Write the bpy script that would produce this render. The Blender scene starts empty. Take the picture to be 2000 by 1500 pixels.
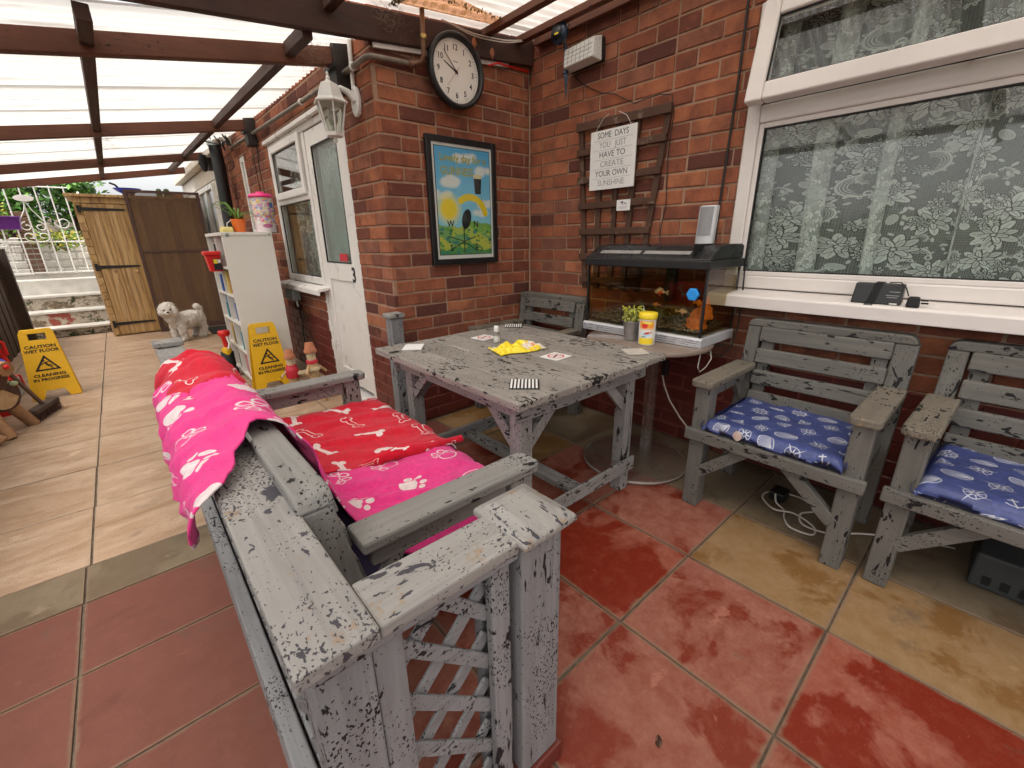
import bpy, bmesh, math, random
import numpy as np
from mathutils import Vector, Matrix, noise as mnoise

rnd = random.Random(7)
SC = bpy.context.scene
COL = SC.collection
R_ = math.radians
PI = math.pi

# ------------------------------------------------------------------ camera
yaw, pitch, roll = R_(41.15561435), R_(18.67405379), R_(-0.90594579)
CAMZ = 1.1255643897
fw = Vector((math.sin(yaw) * math.cos(pitch), math.cos(yaw) * math.cos(pitch), -math.sin(pitch)))
r0 = Vector((math.cos(yaw), -math.sin(yaw), 0))
u0 = r0.cross(fw)
rt = math.cos(roll) * r0 + math.sin(roll) * u0
up = -math.sin(roll) * r0 + math.cos(roll) * u0
cam_data = bpy.data.cameras.new('camera')
cam_data.sensor_width = 36.0
cam_data.lens = 841.038 / 2000 * 36
cam_data.clip_start = 0.02
cam_data.clip_end = 500
cam = bpy.data.objects.new('camera', cam_data)
COL.objects.link(cam)
cam.matrix_world = Matrix(((rt.x, up.x, -fw.x, 0), (rt.y, up.y, -fw.y, 0), (rt.z, up.z, -fw.z, CAMZ), (0, 0, 0, 1)))
SC.camera = cam

# ------------------------------------------------------------------ light
SUN_EL, SUN_AZ = 62, 250            # azimuth measured from +Y towards +X
world = bpy.data.worlds.new('World')
SC.world = world
world.use_nodes = True
wn = world.node_tree
wn.nodes.clear()
sky = wn.nodes.new('ShaderNodeTexSky')
sky.sky_type = 'NISHITA'
sky.sun_disc = False
sky.sun_elevation = R_(SUN_EL)
sky.sun_rotation = R_(SUN_AZ)
sky.air_density = 1.0
sky.dust_density = 4.0
sky.ozone_density = 1.0
hs = wn.nodes.new('ShaderNodeHueSaturation')
hs.inputs['Saturation'].default_value = 0.06
bg = wn.nodes.new('ShaderNodeBackground')
bg.inputs['Strength'].default_value = 0.14
wo = wn.nodes.new('ShaderNodeOutputWorld')
wn.links.new(sky.outputs[0], hs.inputs['Color'])
wn.links.new(hs.outputs[0], bg.inputs['Color'])
wn.links.new(bg.outputs[0], wo.inputs['Surface'])
sd = bpy.data.lights.new('sun', 'SUN')
sd.energy = 1.5
sd.angle = R_(25)
sd.color = (1.0, 0.90, 0.78)
so = bpy.data.objects.new('sun', sd)
COL.objects.link(so)
az, el = R_(SUN_AZ), R_(SUN_EL)
sdir = Vector((math.sin(az) * math.cos(el), math.cos(az) * math.cos(el), math.sin(el)))
so.rotation_euler = sdir.to_track_quat('Z', 'Y').to_euler()
so.location = sdir * 20
SC.view_settings.view_transform = 'Standard'
SC.view_settings.look = 'None'
SC.view_settings.gamma = 1
SC.view_settings.use_curve_mapping = False
SC.view_settings.exposure = 1.24
SC.render.engine = 'CYCLES'
SC.cycles.max_bounces = 10
SC.cycles.diffuse_bounces = 2
SC.cycles.transparent_max_bounces = 24
SC.cycles.use_denoising = True

# ------------------------------------------------------------------ mesh helpers
class MB:
    def __init__(s):
        s.v = []; s.f = []; s.uv = {}; s.sm = set(); s.mi = {}
    def add(s, vs, fs, smooth=False, mi=0):
        b = len(s.v)
        s.v += [tuple(v) for v in vs]
        for f in fs:
            if smooth: s.sm.add(len(s.f))
            if mi: s.mi[len(s.f)] = mi
            s.f.append(tuple(i + b for i in f))
        return s
    def box(s, x0, x1, y0, y1, z0, z1, mi=0):
        return s.add([(x0,y0,z0),(x1,y0,z0),(x1,y1,z0),(x0,y1,z0),(x0,y0,z1),(x1,y0,z1),(x1,y1,z1),(x0,y1,z1)],
                     [(0,3,2,1),(4,5,6,7),(0,1,5,4),(1,2,6,5),(2,3,7,6),(3,0,4,7)], mi=mi)
    def hexa(s, p):   # 8 points: bottom 4 ccw, top 4 ccw
        return s.add(p, [(0,3,2,1),(4,5,6,7),(0,1,5,4),(1,2,6,5),(2,3,7,6),(3,0,4,7)])
    def beam(s, p0, p1, w, h, upv=(0,0,1)):
        p0, p1 = Vector(p0), Vector(p1)
        d = (p1 - p0).normalized(); a = d.cross(Vector(upv))
        if a.length < 1e-4: a = d.cross(Vector((1,0,0)))
        a.normalize(); b = a.cross(d)
        a *= w / 2; b *= h / 2
        return s.hexa([p0-a-b, p0+a-b, p1+a-b, p1-a-b, p0-a+b, p0+a+b, p1+a+b, p1-a+b])
    def prism(s, pts, axis, a, b):
        # polygon in the plane normal to axis, extruded from a to b
        def P(p, t):
            if axis == 'x': return (t, p[0], p[1])
            if axis == 'y': return (p[0], t, p[1])
            return (p[0], p[1], t)
        n = len(pts)
        vs = [P(p, a) for p in pts] + [P(p, b) for p in pts]
        fs = [tuple(range(n))[::-1], tuple(range(n, 2*n))] + [(i, (i+1) % n, n+(i+1) % n, n+i) for i in range(n)]
        return s.add(vs, fs)
    def tube(s, pts, r, n=8, caps=True):
        pts = [Vector(p) for p in pts]
        rs = r if isinstance(r, (list, tuple)) else [r] * len(pts)
        vs = []; prev = None
        for i, p in enumerate(pts):
            d = (pts[min(i+1, len(pts)-1)] - pts[max(i-1, 0)])
            if d.length < 1e-9: d = Vector((0,0,1))
            d.normalize()
            if prev is None:
                a = d.orthogonal().normalized()
            else:
                a = prev - d * prev.dot(d)
                a = a.normalized() if a.length > 1e-6 else d.orthogonal().normalized()
            prev = a; b = d.cross(a)
            for k in range(n):
                t = 2*PI*k/n
                vs.append(p + (a*math.cos(t) + b*math.sin(t)) * rs[i])
        fs = [(i*n+k, i*n+(k+1) % n, (i+1)*n+(k+1) % n, (i+1)*n+k) for i in range(len(pts)-1) for k in range(n)]
        s.add(vs, fs, True)
        if caps:
            s.add(vs[:n], [tuple(range(n))[::-1]]); s.add(vs[-n:], [tuple(range(n))])
        return s
    def lathe(s, prof, c, n=24, axis='z', smooth=True, ang=0, caps=True):
        # prof = [(radius, height)]
        vs = []
        for (r, h) in prof:
            for k in range(n):
                t = 2*PI*k/n + ang
                a, b = r*math.cos(t), r*math.sin(t)
                if axis == 'z': q = (c[0]+a, c[1]+b, c[2]+h)
                elif axis == 'y': q = (c[0]+a, c[1]+h, c[2]+b)
                else: q = (c[0]+h, c[1]+a, c[2]+b)
                vs.append(q)
        m = len(prof)
        fs = [(i*n+k, i*n+(k+1) % n, (i+1)*n+(k+1) % n, (i+1)*n+k) for i in range(m-1) for k in range(n)]
        s.add(vs, fs, smooth)
        if not caps: return s
        if prof[0][0] > 1e-6: s.add(vs[:n], [tuple(range(n))[::-1]])
        if prof[-1][0] > 1e-6: s.add(vs[-n:], [tuple(range(n))])
        return s
    def ball(s, c, r, sx=1, sy=1, sz=1, n=12, m=8, rot=0):
        vs = []; cr, sr = math.cos(rot), math.sin(rot)
        for i in range(m+1):
            th = PI*i/m
            for k in range(n):
                ph = 2*PI*k/n
                x, y, z = r*sx*math.sin(th)*math.cos(ph), r*sy*math.sin(th)*math.sin(ph), r*sz*math.cos(th)
                vs.append((c[0]+x*cr-y*sr, c[1]+x*sr+y*cr, c[2]+z))
        fs = [(i*n+k, (i+1)*n+k, (i+1)*n+(k+1) % n, i*n+(k+1) % n) for i in range(m) for k in range(n)]
        return s.add(vs, fs, True)
    def quad(s, a, b, c, d):   # with 0..1 uv
        i = len(s.f)
        s.add([a, b, c, d], [(0,1,2,3)])
        s.uv[i] = [(0,0),(1,0),(1,1),(0,1)]
        return s
    def grid(s, fn, nu, nv, uvfn=None, smooth=True):
        b = len(s.f)
        vs = [fn(i/(nu), j/(nv)) for j in range(nv+1) for i in range(nu+1)]
        fs = []; w = nu+1
        for j in range(nv):
            for i in range(nu):
                fs.append((j*w+i, j*w+i+1, (j+1)*w+i+1, (j+1)*w+i))
        s.add(vs, fs, smooth)
        if uvfn:
            k = b
            for j in range(nv):
                for i in range(nu):
                    s.uv[k] = [uvfn(i/nu, j/nv), uvfn((i+1)/nu, j/nv), uvfn((i+1)/nu, (j+1)/nv), uvfn(i/nu, (j+1)/nv)]
                    k += 1
        return s

def make_mesh(name, mb, mats, bevel=0, seg=2, loc=None, wobble=0):
    me = bpy.data.meshes.new(name)
    me.from_pydata(mb.v, [], mb.f)
    for m in (mats if isinstance(mats, (list, tuple)) else [mats]): me.materials.append(m)
    for i in mb.sm: me.polygons[i].use_smooth = True
    for i, k in mb.mi.items(): me.polygons[i].material_index = k
    if mb.uv:
        ul = me.uv_layers.new(name='UVMap')
        for i, uvs in mb.uv.items():
            for li, uv in zip(me.polygons[i].loop_indices, uvs): ul.data[li].uv = uv
    if bevel or not mb.uv:
        bm = bmesh.new(); bm.from_mesh(me)
        bmesh.ops.recalc_face_normals(bm, faces=bm.faces)
        if bevel:
            ed = [e for e in bm.edges if len(e.link_faces) == 2 and e.calc_face_angle(0) > 0.5]
            bmesh.ops.bevel(bm, geom=ed, offset=bevel, segments=seg, affect='EDGES', profile=0.5, clamp_overlap=True)
        if wobble:
            for v in bm.verts:
                q = v.co * 14
                v.co += Vector((mnoise.noise(q), mnoise.noise(q + Vector((9,0,0))), mnoise.noise(q + Vector((0,9,0))))) * wobble
        bm.to_mesh(me); bm.free()
    if loc is not None:
        me.transform(Matrix.Translation(-Vector(loc)))
    return me

def tag(o, label=None, cat=None, group=None, kind=None):
    if label: o['label'] = label
    if cat: o['category'] = cat
    if group: o['group'] = group
    if kind: o['kind'] = kind
    return o

def thing(name, label, cat, loc=(0,0,0), group=None):
    o = bpy.data.objects.new(name, None)
    o.empty_display_size = 0.1
    COL.objects.link(o)
    o.location = loc
    return tag(o, label, cat, group)

def rootloc(p):
    L = Vector((0,0,0))
    while p is not None:
        L += p.location; p = p.parent
    return L

def part(name, mb, mats, parent=None, bevel=0, seg=2, wobble=0, label=None):
    """mb in world coordinates; parented without rotation"""
    L = rootloc(parent) if parent else Vector((0,0,0))
    if parent is None:
        # origin at the base centre
        xs = [v[0] for v in mb.v]; ys = [v[1] for v in mb.v]; zs = [v[2] for v in mb.v]
        L = Vector(((min(xs)+max(xs))/2, (min(ys)+max(ys))/2, min(zs)))
    me = make_mesh(name, mb, mats, bevel, seg, L, wobble)
    o = bpy.data.objects.new(name, me)
    COL.objects.link(o)
    if parent: o.parent = parent
    else: o.location = L
    if label: o['label'] = label
    return o

def copy_tree(o, parent=None):
    c = o.copy(); COL.objects.link(c); c.parent = parent
    for ch in list(o.children): copy_tree(ch, c)
    return c

def text(s, size, loc, rot, mat, parent=None, name='lettering', align='CENTER', sx=1.0, bold=0.0, depth=0.0006):
    cu = bpy.data.curves.new('t', 'FONT')
    cu.body = s; cu.size = size; cu.align_x = align; cu.align_y = 'CENTER'
    cu.extrude = depth; cu.offset = bold; cu.resolution_u = 3
    t = bpy.data.objects.new('t', cu); COL.objects.link(t)
    bpy.context.view_layer.update()
    me = bpy.data.meshes.new_from_object(t.evaluated_get(bpy.context.evaluated_depsgraph_get()))
    me.name = name
    bpy.data.objects.remove(t)
    L = rootloc(parent) if parent else Vector((0,0,0))
    if not isinstance(rot, Matrix):
        from mathutils import Euler
        rot = Euler(rot).to_matrix()
    M = Matrix.Translation(Vector(loc) - L) @ rot.to_4x4() @ Matrix.Diagonal((sx, 1, 1, 1))
    me.transform(M)
    me.materials.clear(); me.materials.append(mat)
    o = bpy.data.objects.new(name, me); COL.objects.link(o)
    if parent: o.parent = parent
    return o

# ------------------------------------------------------------------ material helpers
class NT:
    def __init__(s, name):
        s.m = bpy.data.materials.new(name); s.m.use_nodes = True
        s.t = s.m.node_tree; s.t.nodes.clear()
        s.out = s.t.nodes.new('ShaderNodeOutputMaterial')
    def n(s, typ, out=0, **kw):
        nd = s.t.nodes.new('ShaderNode' + typ)
        ins = {}
        for k, v in kw.items():
            if hasattr(nd, k) and not k[0].isupper(): setattr(nd, k, v)
            else: ins[k] = v
        for k, v in ins.items():
            key = int(k[1:]) if k[0] == 'I' and k[1:].isdigit() else k.replace('_', ' ')
            sk = nd.inputs[key]
            if isinstance(v, bpy.types.NodeSocket): s.t.links.new(v, sk)
            else:
                if sk.type == 'RGBA' and len(v) == 3: v = (*v, 1)
                sk.default_value = v
        return nd.outputs[out]
    def math(s, op, a, b=0.0, clamp=False): return s.n('Math', operation=op, use_clamp=clamp, I0=a, I1=b)
    def mr(s, v, a, b, c=0.0, d=1.0): return s.n('MapRange', I0=v, I1=a, I2=b, I3=c, I4=d)
    def mix(s, f, a, b): return s.n('MixRGB', I0=f, I1=a, I2=b)
    def mul(s, f, a, b): return s.n('MixRGB', blend_type='MULTIPLY', I0=f, I1=a, I2=b)
    def noise(s, v, sc, det=3, rough=.5, dist=0.0, out=0): return s.n('TexNoise', out=out, Vector=v, Scale=sc, Detail=det, Roughness=rough, Distortion=dist)
    def obj(s): return s.n('TexCoord', out=3)
    def uv(s): return s.n('TexCoord', out=2)
    def rand(s): return s.n('ObjectInfo', out=5)
    def vecadd(s, v, r, k=13.0):
        c = s.n('CombineXYZ', X=s.math('MULTIPLY', r, k), Y=s.math('MULTIPLY', r, k*1.7), Z=s.math('MULTIPLY', r, k*2.3))
        return s.n('VectorMath', operation='ADD', I0=v, I1=c)
    def mapv(s, v, scale): return s.n('Mapping', Vector=v, Scale=scale)
    def bump(s, h, st=.3, dist=.01): return s.n('Bump', Strength=st, Distance=dist, Height=h)
    def pbsdf(s, **kw): return s.n('BsdfPrincipled', **kw)
    def done(s, sh):
        s.t.links.new(sh, s.out.inputs['Surface']); return s.m

def plain(name, col, rough=.5, metal=0.0, var=.08, sc=20, bump=0.0, spec=.5, coat=0.0):
    t = NT(name)
    v = t.obj()
    n = t.noise(v, sc, 4, .6)
    c = t.mul(1.0, (*col, 1), t.n('CombineColor', I0=t.mr(n, .3, .7, 1-var, 1+var), I1=t.mr(n, .3, .7, 1-var, 1+var), I2=t.mr(n, .3, .7, 1-var, 1+var)))
    kw = dict(Base_Color=c, Roughness=t.mr(n, .3, .7, max(.02, rough-.08), min(1, rough+.08)), Metallic=metal)
    kw['Specular_IOR_Level'] = spec
    if coat: kw['Coat_Weight'] = coat
    if bump: kw['Normal'] = t.bump(n, bump, .004)
    return t.done(t.pbsdf(**kw))

def paint_wood(name, base, axis, amt=0.0, black=(.012,.011,.012), under=(.30,.20,.12), wear=0.0, rough=.62, light=None, sc=1.0, dots=0.0, big=0.0, streak=0.0):
    """flaking masonry-grey paint over dark stain, stretched along the grain"""
    t = NT(name)
    r = t.rand()
    v = t.vecadd(t.obj(), r, 17)
    st = [1.0, 1.0, 1.0]; st['xyz'.index(axis)] = .38
    g = [1.0, 1.0, 1.0]; g['xyz'.index(axis)] = .05
    vs = t.mapv(v, tuple(st)); vg = t.mapv(v, tuple(g))
    region = t.mr(t.noise(v, 5.5, 3, .6), .45, .62)
    ga = t.n('SeparateXYZ', out='xyz'.index(axis), I0=t.n('TexCoord', out=0))
    endw = t.mr(t.math('MINIMUM', ga, t.math('SUBTRACT', 1.0, ga)), .0, .10, .035, 0)
    fine = t.noise(vs, 75*sc, 3, .55, .3)
    thr = t.math('SUBTRACT', .735 - amt, t.math('MULTIPLY', region, .13))
    spots = t.mr(t.math('SUBTRACT', fine, thr), 0.0, .012)
    blotch = t.mr(t.math('ADD', t.noise(vs, 20*sc, 5, .68, .4), endw), .70 - amt*.7, .712 - amt*.7)
    mask = t.math('MAXIMUM', spots, blotch)
    if dots > 0:
        d1 = t.noise(t.mapv(v, tuple(1.0 if q == 1.0 else .7 for q in st)), 210, 2, .5)
        reg2 = t.mr(t.noise(v, 6, 4, .65), .44, .60)
        mask = t.math('MAXIMUM', mask, t.mr(t.math('ADD', d1, t.math('MULTIPLY', reg2, .15)), .775-dots, .79-dots))
    if streak > 0:
        sk_ = [1.0, 1.0, 1.0]; sk_['xyz'.index(axis)] = .13
        s1 = t.noise(t.mapv(v, tuple(sk_)), 34, 4, .6, .6)
        reg3 = t.mr(t.noise(v, 4.2, 2, .5), .46, .60)
        mask = t.math('MAXIMUM', mask, t.mr(t.math('ADD', s1, t.math('MULTIPLY', reg3, .10)), .745-streak, .757-streak))
    if big > 0:
        mask = t.math('MAXIMUM', mask, t.mr(t.noise(v, 9, 5, .6, .5), .70-big, .71-big))
    grain = t.noise(vg, 60, 4, .6, .6)
    tone = t.noise(v, 3.0, 4, .6)
    b2 = light or tuple(min(1, c*1.22) for c in base)
    c = t.mix(t.mr(tone, .35, .65), (*base, 1), (*b2, 1))
    c = t.mix(t.mr(grain, .35, .62, .42, 0.0), c, (*tuple(k*.55 for k in base), 1))
    if wear > 0:
        w = t.mr(t.noise(v, 11, 5, .7), .62 - wear, .68 - wear)
        c = t.mix(t.math('MULTIPLY', w, .75), c, (*under, 1))
    c = t.mix(mask, c, (*black, 1))
    h = t.math('ADD', t.math('MULTIPLY', grain, .5), t.math('MULTIPLY', mask, -.6))
    return t.done(t.pbsdf(Base_Color=c, Roughness=t.mr(grain, .3, .7, rough-.1, rough+.12), Normal=t.bump(h, .55, .003), Specular_IOR_Level=.28))

_pw = {}
def PW(kind, mb_or_axis):
    """painted wood by kind, grain along the longest side"""
    if isinstance(mb_or_axis, str): ax = mb_or_axis
    else:
        e = []
        for k in range(3):
            q = [v[k] for v in mb_or_axis.v]; e.append(max(q) - min(q))
        ax = 'xyz'[e.index(max(e))]
    key = (kind, ax)
    if key not in _pw:
        spec = {
            'chair': dict(base=(.14,.132,.118), amt=.045, dots=.02, sc=.8, streak=.025, big=.015),
            'fence': dict(base=(.235,.235,.24), amt=.02, black=(.018,.016,.02), dots=.05, big=.045, sc=1.2, streak=.05),
            'fencetop': dict(base=(.29,.275,.26), amt=.03, black=(.06,.055,.065), wear=.015, dots=.06, big=.075, sc=1.0, light=(.36,.34,.315)),
            'bench': dict(base=(.25,.24,.225), amt=.045, dots=.03, big=.03),
            'table': dict(base=(.25,.24,.23), amt=.05, dots=.02, big=.04, streak=.03),
            'tabletop': dict(base=(.265,.238,.212), amt=.065, light=(.36,.325,.29), sc=1.0, dots=.04, big=.03, streak=.02),
            'chairarm': dict(base=(.17,.148,.118), amt=.045, light=(.21,.18,.14), wear=.02, dots=.02),
            'brown': dict(base=(.115,.042,.024), amt=-.05, black=(.02,.012,.01), light=(.16,.062,.036), under=(.25,.2,.16), wear=.0),
            'browndark': dict(base=(.05,.022,.016), amt=-.05, light=(.075,.032,.022)),
            'trellis': dict(base=(.085,.042,.028), amt=-.03, light=(.12,.062,.04), under=(.22,.16,.12), wear=.03),
            'fencedark': dict(base=(.045,.028,.02), amt=-.04, light=(.075,.045,.03)),
        }[kind]
        _pw[key] = paint_wood('painted_wood_' + kind + '_' + ax, axis=ax, **spec)
    return _pw[key]

# --- brick
def brick_mat(name, painted=False):
    t = NT(name)
    at = t.n('Attribute', out=2, attribute_name='rnd')
    r = t.math('FRACT', t.math('ADD', t.rand(), at))
    v = t.vecadd(t.obj(), r, 23)
    if painted:
        c = t.mix(t.mr(t.noise(v, 4, 4), .35, .65), (.105,.018,.013,1), (.155,.030,.021,1))
        n2 = t.noise(v, 50, 4, .6)
        c = t.mix(t.mr(n2, .6, .72, 0, .5), c, (.06,.013,.011,1))
        return t.done(t.pbsdf(Base_Color=c, Roughness=.42, Normal=t.bump(n2, .35, .004)))
    ramp = t.t.nodes.new('ShaderNodeValToRGB')
    cr = ramp.color_ramp
    stops = [(0, (.11,.043,.034)), (.08, (.17,.058,.040)), (.22, (.265,.088,.050)), (.52, (.365,.120,.061)), (.74, (.45,.165,.082)), (.88, (.34,.135,.080)), (1, (.22,.092,.064))]
    cr.elements[0].position = 0; cr.elements[0].color = (*stops[0][1], 1)
    cr.elements[1].position = 1; cr.elements[1].color = (*stops[-1][1], 1)
    for p, c in stops[1:-1]:
        e = cr.elements.new(p); e.color = (*c, 1)
    t.t.links.new(r, ramp.inputs[0])
    n1 = t.noise(v, 9, 5, .65)
    n2 = t.noise(v, 130, 4, .7)
    c = t.mix(t.mr(n1, .40, .68, 0, .7), ramp.outputs[0], (.125,.048,.038,1))
    c = t.mix(t.mr(n1, .28, .42, .55, 0), c, (.40,.155,.088,1))
    c = t.mix(t.mr(n2, .58, .75, 0, .55), c, (.08,.034,.028,1))
    c = t.mix(t.mr(n2, .26, .40, .45, 0), c, (.46,.24,.16,1))
    eff = t.mr(t.noise(t.mapv(v, (1,1,.35)), 14, 5, .7), .62, .76, 0, .35)
    c = t.mix(eff, c, (.52,.36,.28,1))
    h = t.math('ADD', t.math('MULTIPLY', n2, .5), n1)
    return t.done(t.pbsdf(Base_Color=c, Roughness=.9, Normal=t.bump(h, .8, .006), Specular_IOR_Level=.15))

def mortar_mat(name, a, b):
    t = NT(name)
    v = t.obj()
    n = t.noise(v, 16, 5, .7)
    c = t.mix(t.mr(n, .35, .65), (*a, 1), (*b, 1))
    f = t.noise(v, 180, 3, .6)
    c = t.mix(t.mr(f, .55, .72, 0, .4), c, (*tuple(k*.5 for k in a), 1))
    return t.done(t.pbsdf(Base_Color=c, Roughness=.95, Normal=t.bump(f, .6, .004), Specular_IOR_Level=.15))

# --- paving
def slab_mat(name, dry, wet, pale, wetness=.0, riven=False, stain=(.10,.085,.06), stainamt=.0, edgec=(.22,.15,.10)):
    t = NT(name)
    r = t.rand()
    vo = t.obj()
    v = t.vecadd(vo, r, 9)
    n1 = t.noise(v, 3.2, 5, .62, .35)
    n2 = t.noise(v, 17, 8, .74)
    n3 = t.noise(v, 160, 3, .6)
    tone = t.mix(t.mr(n2, .32, .68), (*dry, 1), (*pale, 1))
    if riven:
        w = t.noise(t.mapv(v, (1.0, 3.0, 1)), 2.4, 6, .62, 1.1)
        tone = t.mix(t.mr(w, .36, .64), (*dry, 1), (*pale, 1))
        tone = t.mix(t.mr(n2, .52, .72, 0, .6), tone, (*tuple(k*.78 for k in dry), 1))
    wm = t.mr(t.math('ADD', n1, t.math('MULTIPLY', t.math('SUBTRACT', n2, .5), .12)), .505 - wetness, .565 - wetness)
    wm = t.math('MULTIPLY', wm, t.mr(n2, .28, .50, .45, 1))
    c = t.mix(wm, tone, (*wet, 1))
    sp = t.mr(n3, .66, .74, 0, .45)
    c = t.mix(sp, c, (*tuple(min(1, k*1.5) for k in pale), 1))
    spl = t.mr(t.noise(v, 7.5, 5, .62, .2), .66, .70, 0, .45)
    c = t.mix(spl, c, (*tuple(min(1, k*1.35) for k in pale), 1))
    st = t.mr(t.noise(v, 5, 5, .7), .60 - stainamt, .72 - stainamt, 0, .7)
    c = t.mix(st, c, (*stain, 1))
    h = t.math('ADD', t.math('MULTIPLY', n2, .4), t.math('MULTIPLY', n3, .35))
    bd, bs = .004, .5
    if riven:
        h = t.math('ADD', t.math('MULTIPLY', w, 2.6), h); bd, bs = .012, .8
    gsep = t.n('TexCoord', out=0)
    gx = t.n('SeparateXYZ', out=0, I0=gsep); gy = t.n('SeparateXYZ', out=1, I0=gsep)
    ed = t.math('MINIMUM', t.math('MINIMUM', gx, t.math('SUBTRACT', 1.0, gx)), t.math('MINIMUM', gy, t.math('SUBTRACT', 1.0, gy)))
    em = t.mr(t.math('ADD', ed, t.math('MULTIPLY', n2, .07)), .035, .062, .85, 0)
    c = t.mix(em, c, (*edgec, 1))
    grit = t.mr(t.noise(v, 95, 3, .7), .70, .73, 0, .8)
    c = t.mix(grit, c, (.05,.035,.025,1))
    rough = t.math('SUBTRACT', t.mr(n2, .3, .7, .62, .8), t.math('MULTIPLY', wm, .26))
    if riven: rough = t.mr(w, .3, .7, .34, .62)
    return t.done(t.pbsdf(Base_Color=c, Roughness=rough, Normal=t.bump(h, bs, bd), Specular_IOR_Level=.3))

# --- numpy pictures (flat print and lace only)
def new_image(name, arr):
    h, w = arr.shape[:2]
    if arr.ndim == 2: arr = np.stack([arr]*3 + [np.ones_like(arr)], -1)
    if arr.shape[2] == 3: arr = np.concatenate([arr, np.ones((h, w, 1))], -1)
    im = bpy.data.images.new(name, w, h)
    im.colorspace_settings.name = 'Non-Color'
    im.pixels.foreach_set(np.ascontiguousarray(arr, dtype=np.float32).ravel())
    im.pack()
    return im

class Cv:
    """unit canvas, y up; optional tiling of shapes across the edges"""
    def __init__(s, w, h, col, tile=False):
        s.w, s.h, s.tile = w, h, tile
        s.a = np.ones((h, w, 3)) * np.array(col)
        s.X, s.Y = np.meshgrid((np.arange(w)+.5)/w, (np.arange(h)+.5)/w)
        s.H = h/w
    def put(s, sdf, c, pad, col, aa=None):
        # sdf(X,Y) in local window round centre c
        aa = aa or 1.2/s.w
        offs = [(0,0)]
        if s.tile: offs = [(i, j*s.H) for i in (-1,0,1) for j in (-1,0,1)]
        for ox, oy in offs:
            cx, cy = c[0]+ox, c[1]+oy
            x0, x1 = int((cx-pad)*s.w), int((cx+pad)*s.w)+2
            y0, y1 = int((cy-pad)*s.w), int((cy+pad)*s.w)+2
            x0, y0 = max(0,x0), max(0,y0); x1, y1 = min(s.w,x1), min(s.h,y1)
            if x1 <= x0 or y1 <= y0: continue
            d = sdf(s.X[y0:y1,x0:x1]-cx, s.Y[y0:y1,x0:x1]-cy)
            m = np.clip(.5 - d/aa, 0, 1)[..., None]
            s.a[y0:y1,x0:x1] = s.a[y0:y1,x0:x1]*(1-m) + np.array(col)*m
def rotf(X, Y, t): return X*np.cos(t)+Y*np.sin(t), -X*np.sin(t)+Y*np.cos(t)
def sd_ell(X, Y, a, b, t=0):
    x, y = rotf(X, Y, t); k = np.sqrt((x/a)**2+(y/b)**2)
    return (k-1)*min(a, b)
def sd_cap(X, Y, p, q, r):
    px, py = X-p[0], Y-p[1]; bx, by = q[0]-p[0], q[1]-p[1]
    h = np.clip((px*bx+py*by)/(bx*bx+by*by+1e-12), 0, 1)
    return np.hypot(px-bx*h, py-by*h)-r
def sd_poly(X, Y, P):
    ins = np.zeros(X.shape, bool); d = np.full(X.shape, 1e9)
    n = len(P)
    for i in range(n):
        x1, y1 = P[i]; x2, y2 = P[(i+1) % n]
        c = ((y1 > Y) != (y2 > Y)) & (X < (x2-x1)*(Y-y1)/((y2-y1) if abs(y2-y1) > 1e-12 else 1e-12)+x1)
        ins ^= c
        d = np.minimum(d, sd_cap(X, Y, (x1,y1), (x2,y2), 0))
    return np.where(ins, -d, d)
def sd_arc(X, Y, R, r, a0, a1):
    # ring segment a0..a1 ccw
    d = np.full(X.shape, 1e9); k = 10
    for i in range(k):
        t0 = a0+(a1-a0)*i/k; t1 = a0+(a1-a0)*(i+1)/k
        d = np.minimum(d, sd_cap(X, Y, (R*math.cos(t0), R*math.sin(t0)), (R*math.cos(t1), R*math.sin(t1)), r))
    return d

# ------------------------------------------------------------------ materials
M = {}
M['brick'] = brick_mat('red_brick')
M['brickp'] = brick_mat('red_painted_brick', True)
M['mortar'] = mortar_mat('tan_mortar', (.33,.195,.13), (.43,.275,.19))
M['mortarp'] = mortar_mat('red_painted_mortar', (.20,.055,.042), (.27,.085,.065))
M['upvc'] = plain('white_upvc', (.80,.76,.72), .32, var=.03, sc=6)
M['upvc2'] = plain('white_upvc_warm', (.78,.72,.68), .35, var=.03, sc=6)
M['whiteplastic'] = plain('white_plastic', (.78,.76,.72), .4, var=.05)
M['board'] = plain('white_laminate', (.80,.76,.69), .38, var=.02, sc=4)
M['black'] = plain('black_plastic', (.012,.012,.013), .38, var=.2)
M['blackmatt'] = plain('black_matt', (.01,.01,.01), .7, var=.2)
M['rubber'] = plain('black_gasket', (.008,.008,.008), .6)
M['chrome'] = plain('brushed_silver', (.62,.62,.64), .28, metal=.9, var=.08, sc=30)
M['zinc'] = plain('zinc_pot', (.50,.51,.52), .35, metal=.85, var=.2, sc=25)
M['silverplastic'] = plain('silver_trim', (.62,.62,.65), .35, metal=.25, var=.04)
M['iron'] = plain('black_iron', (.012,.011,.011), .5, var=.3)
M['copper'] = plain('weathered_copper_pipe', (.22,.12,.075), .5, metal=.55, var=.45, sc=24)
M['pipegrey'] = plain('grey_painted_pipe', (.20,.165,.13), .5, metal=.2, var=.35, sc=20)
M['wireiron'] = plain('white_painted_iron', (.78,.76,.72), .5, var=.08)
M['terracotta'] = plain('terracotta', (.42,.15,.07), .8, var=.15, sc=30, bump=.3)
M['orange'] = plain('orange_plastic', (.85,.17,.02), .4, var=.05)
M['pinkplastic'] = plain('pink_plastic', (.85,.03,.22), .35, var=.05)
M['yellow'] = plain('yellow_plastic', (.88,.50,.015), .42, var=.05, sc=5)
M['yellow2'] = plain('lemon_plastic', (.90,.66,.03), .35, var=.04)
M['redplastic'] = plain('red_plastic', (.72,.015,.012), .38, var=.06)
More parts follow.
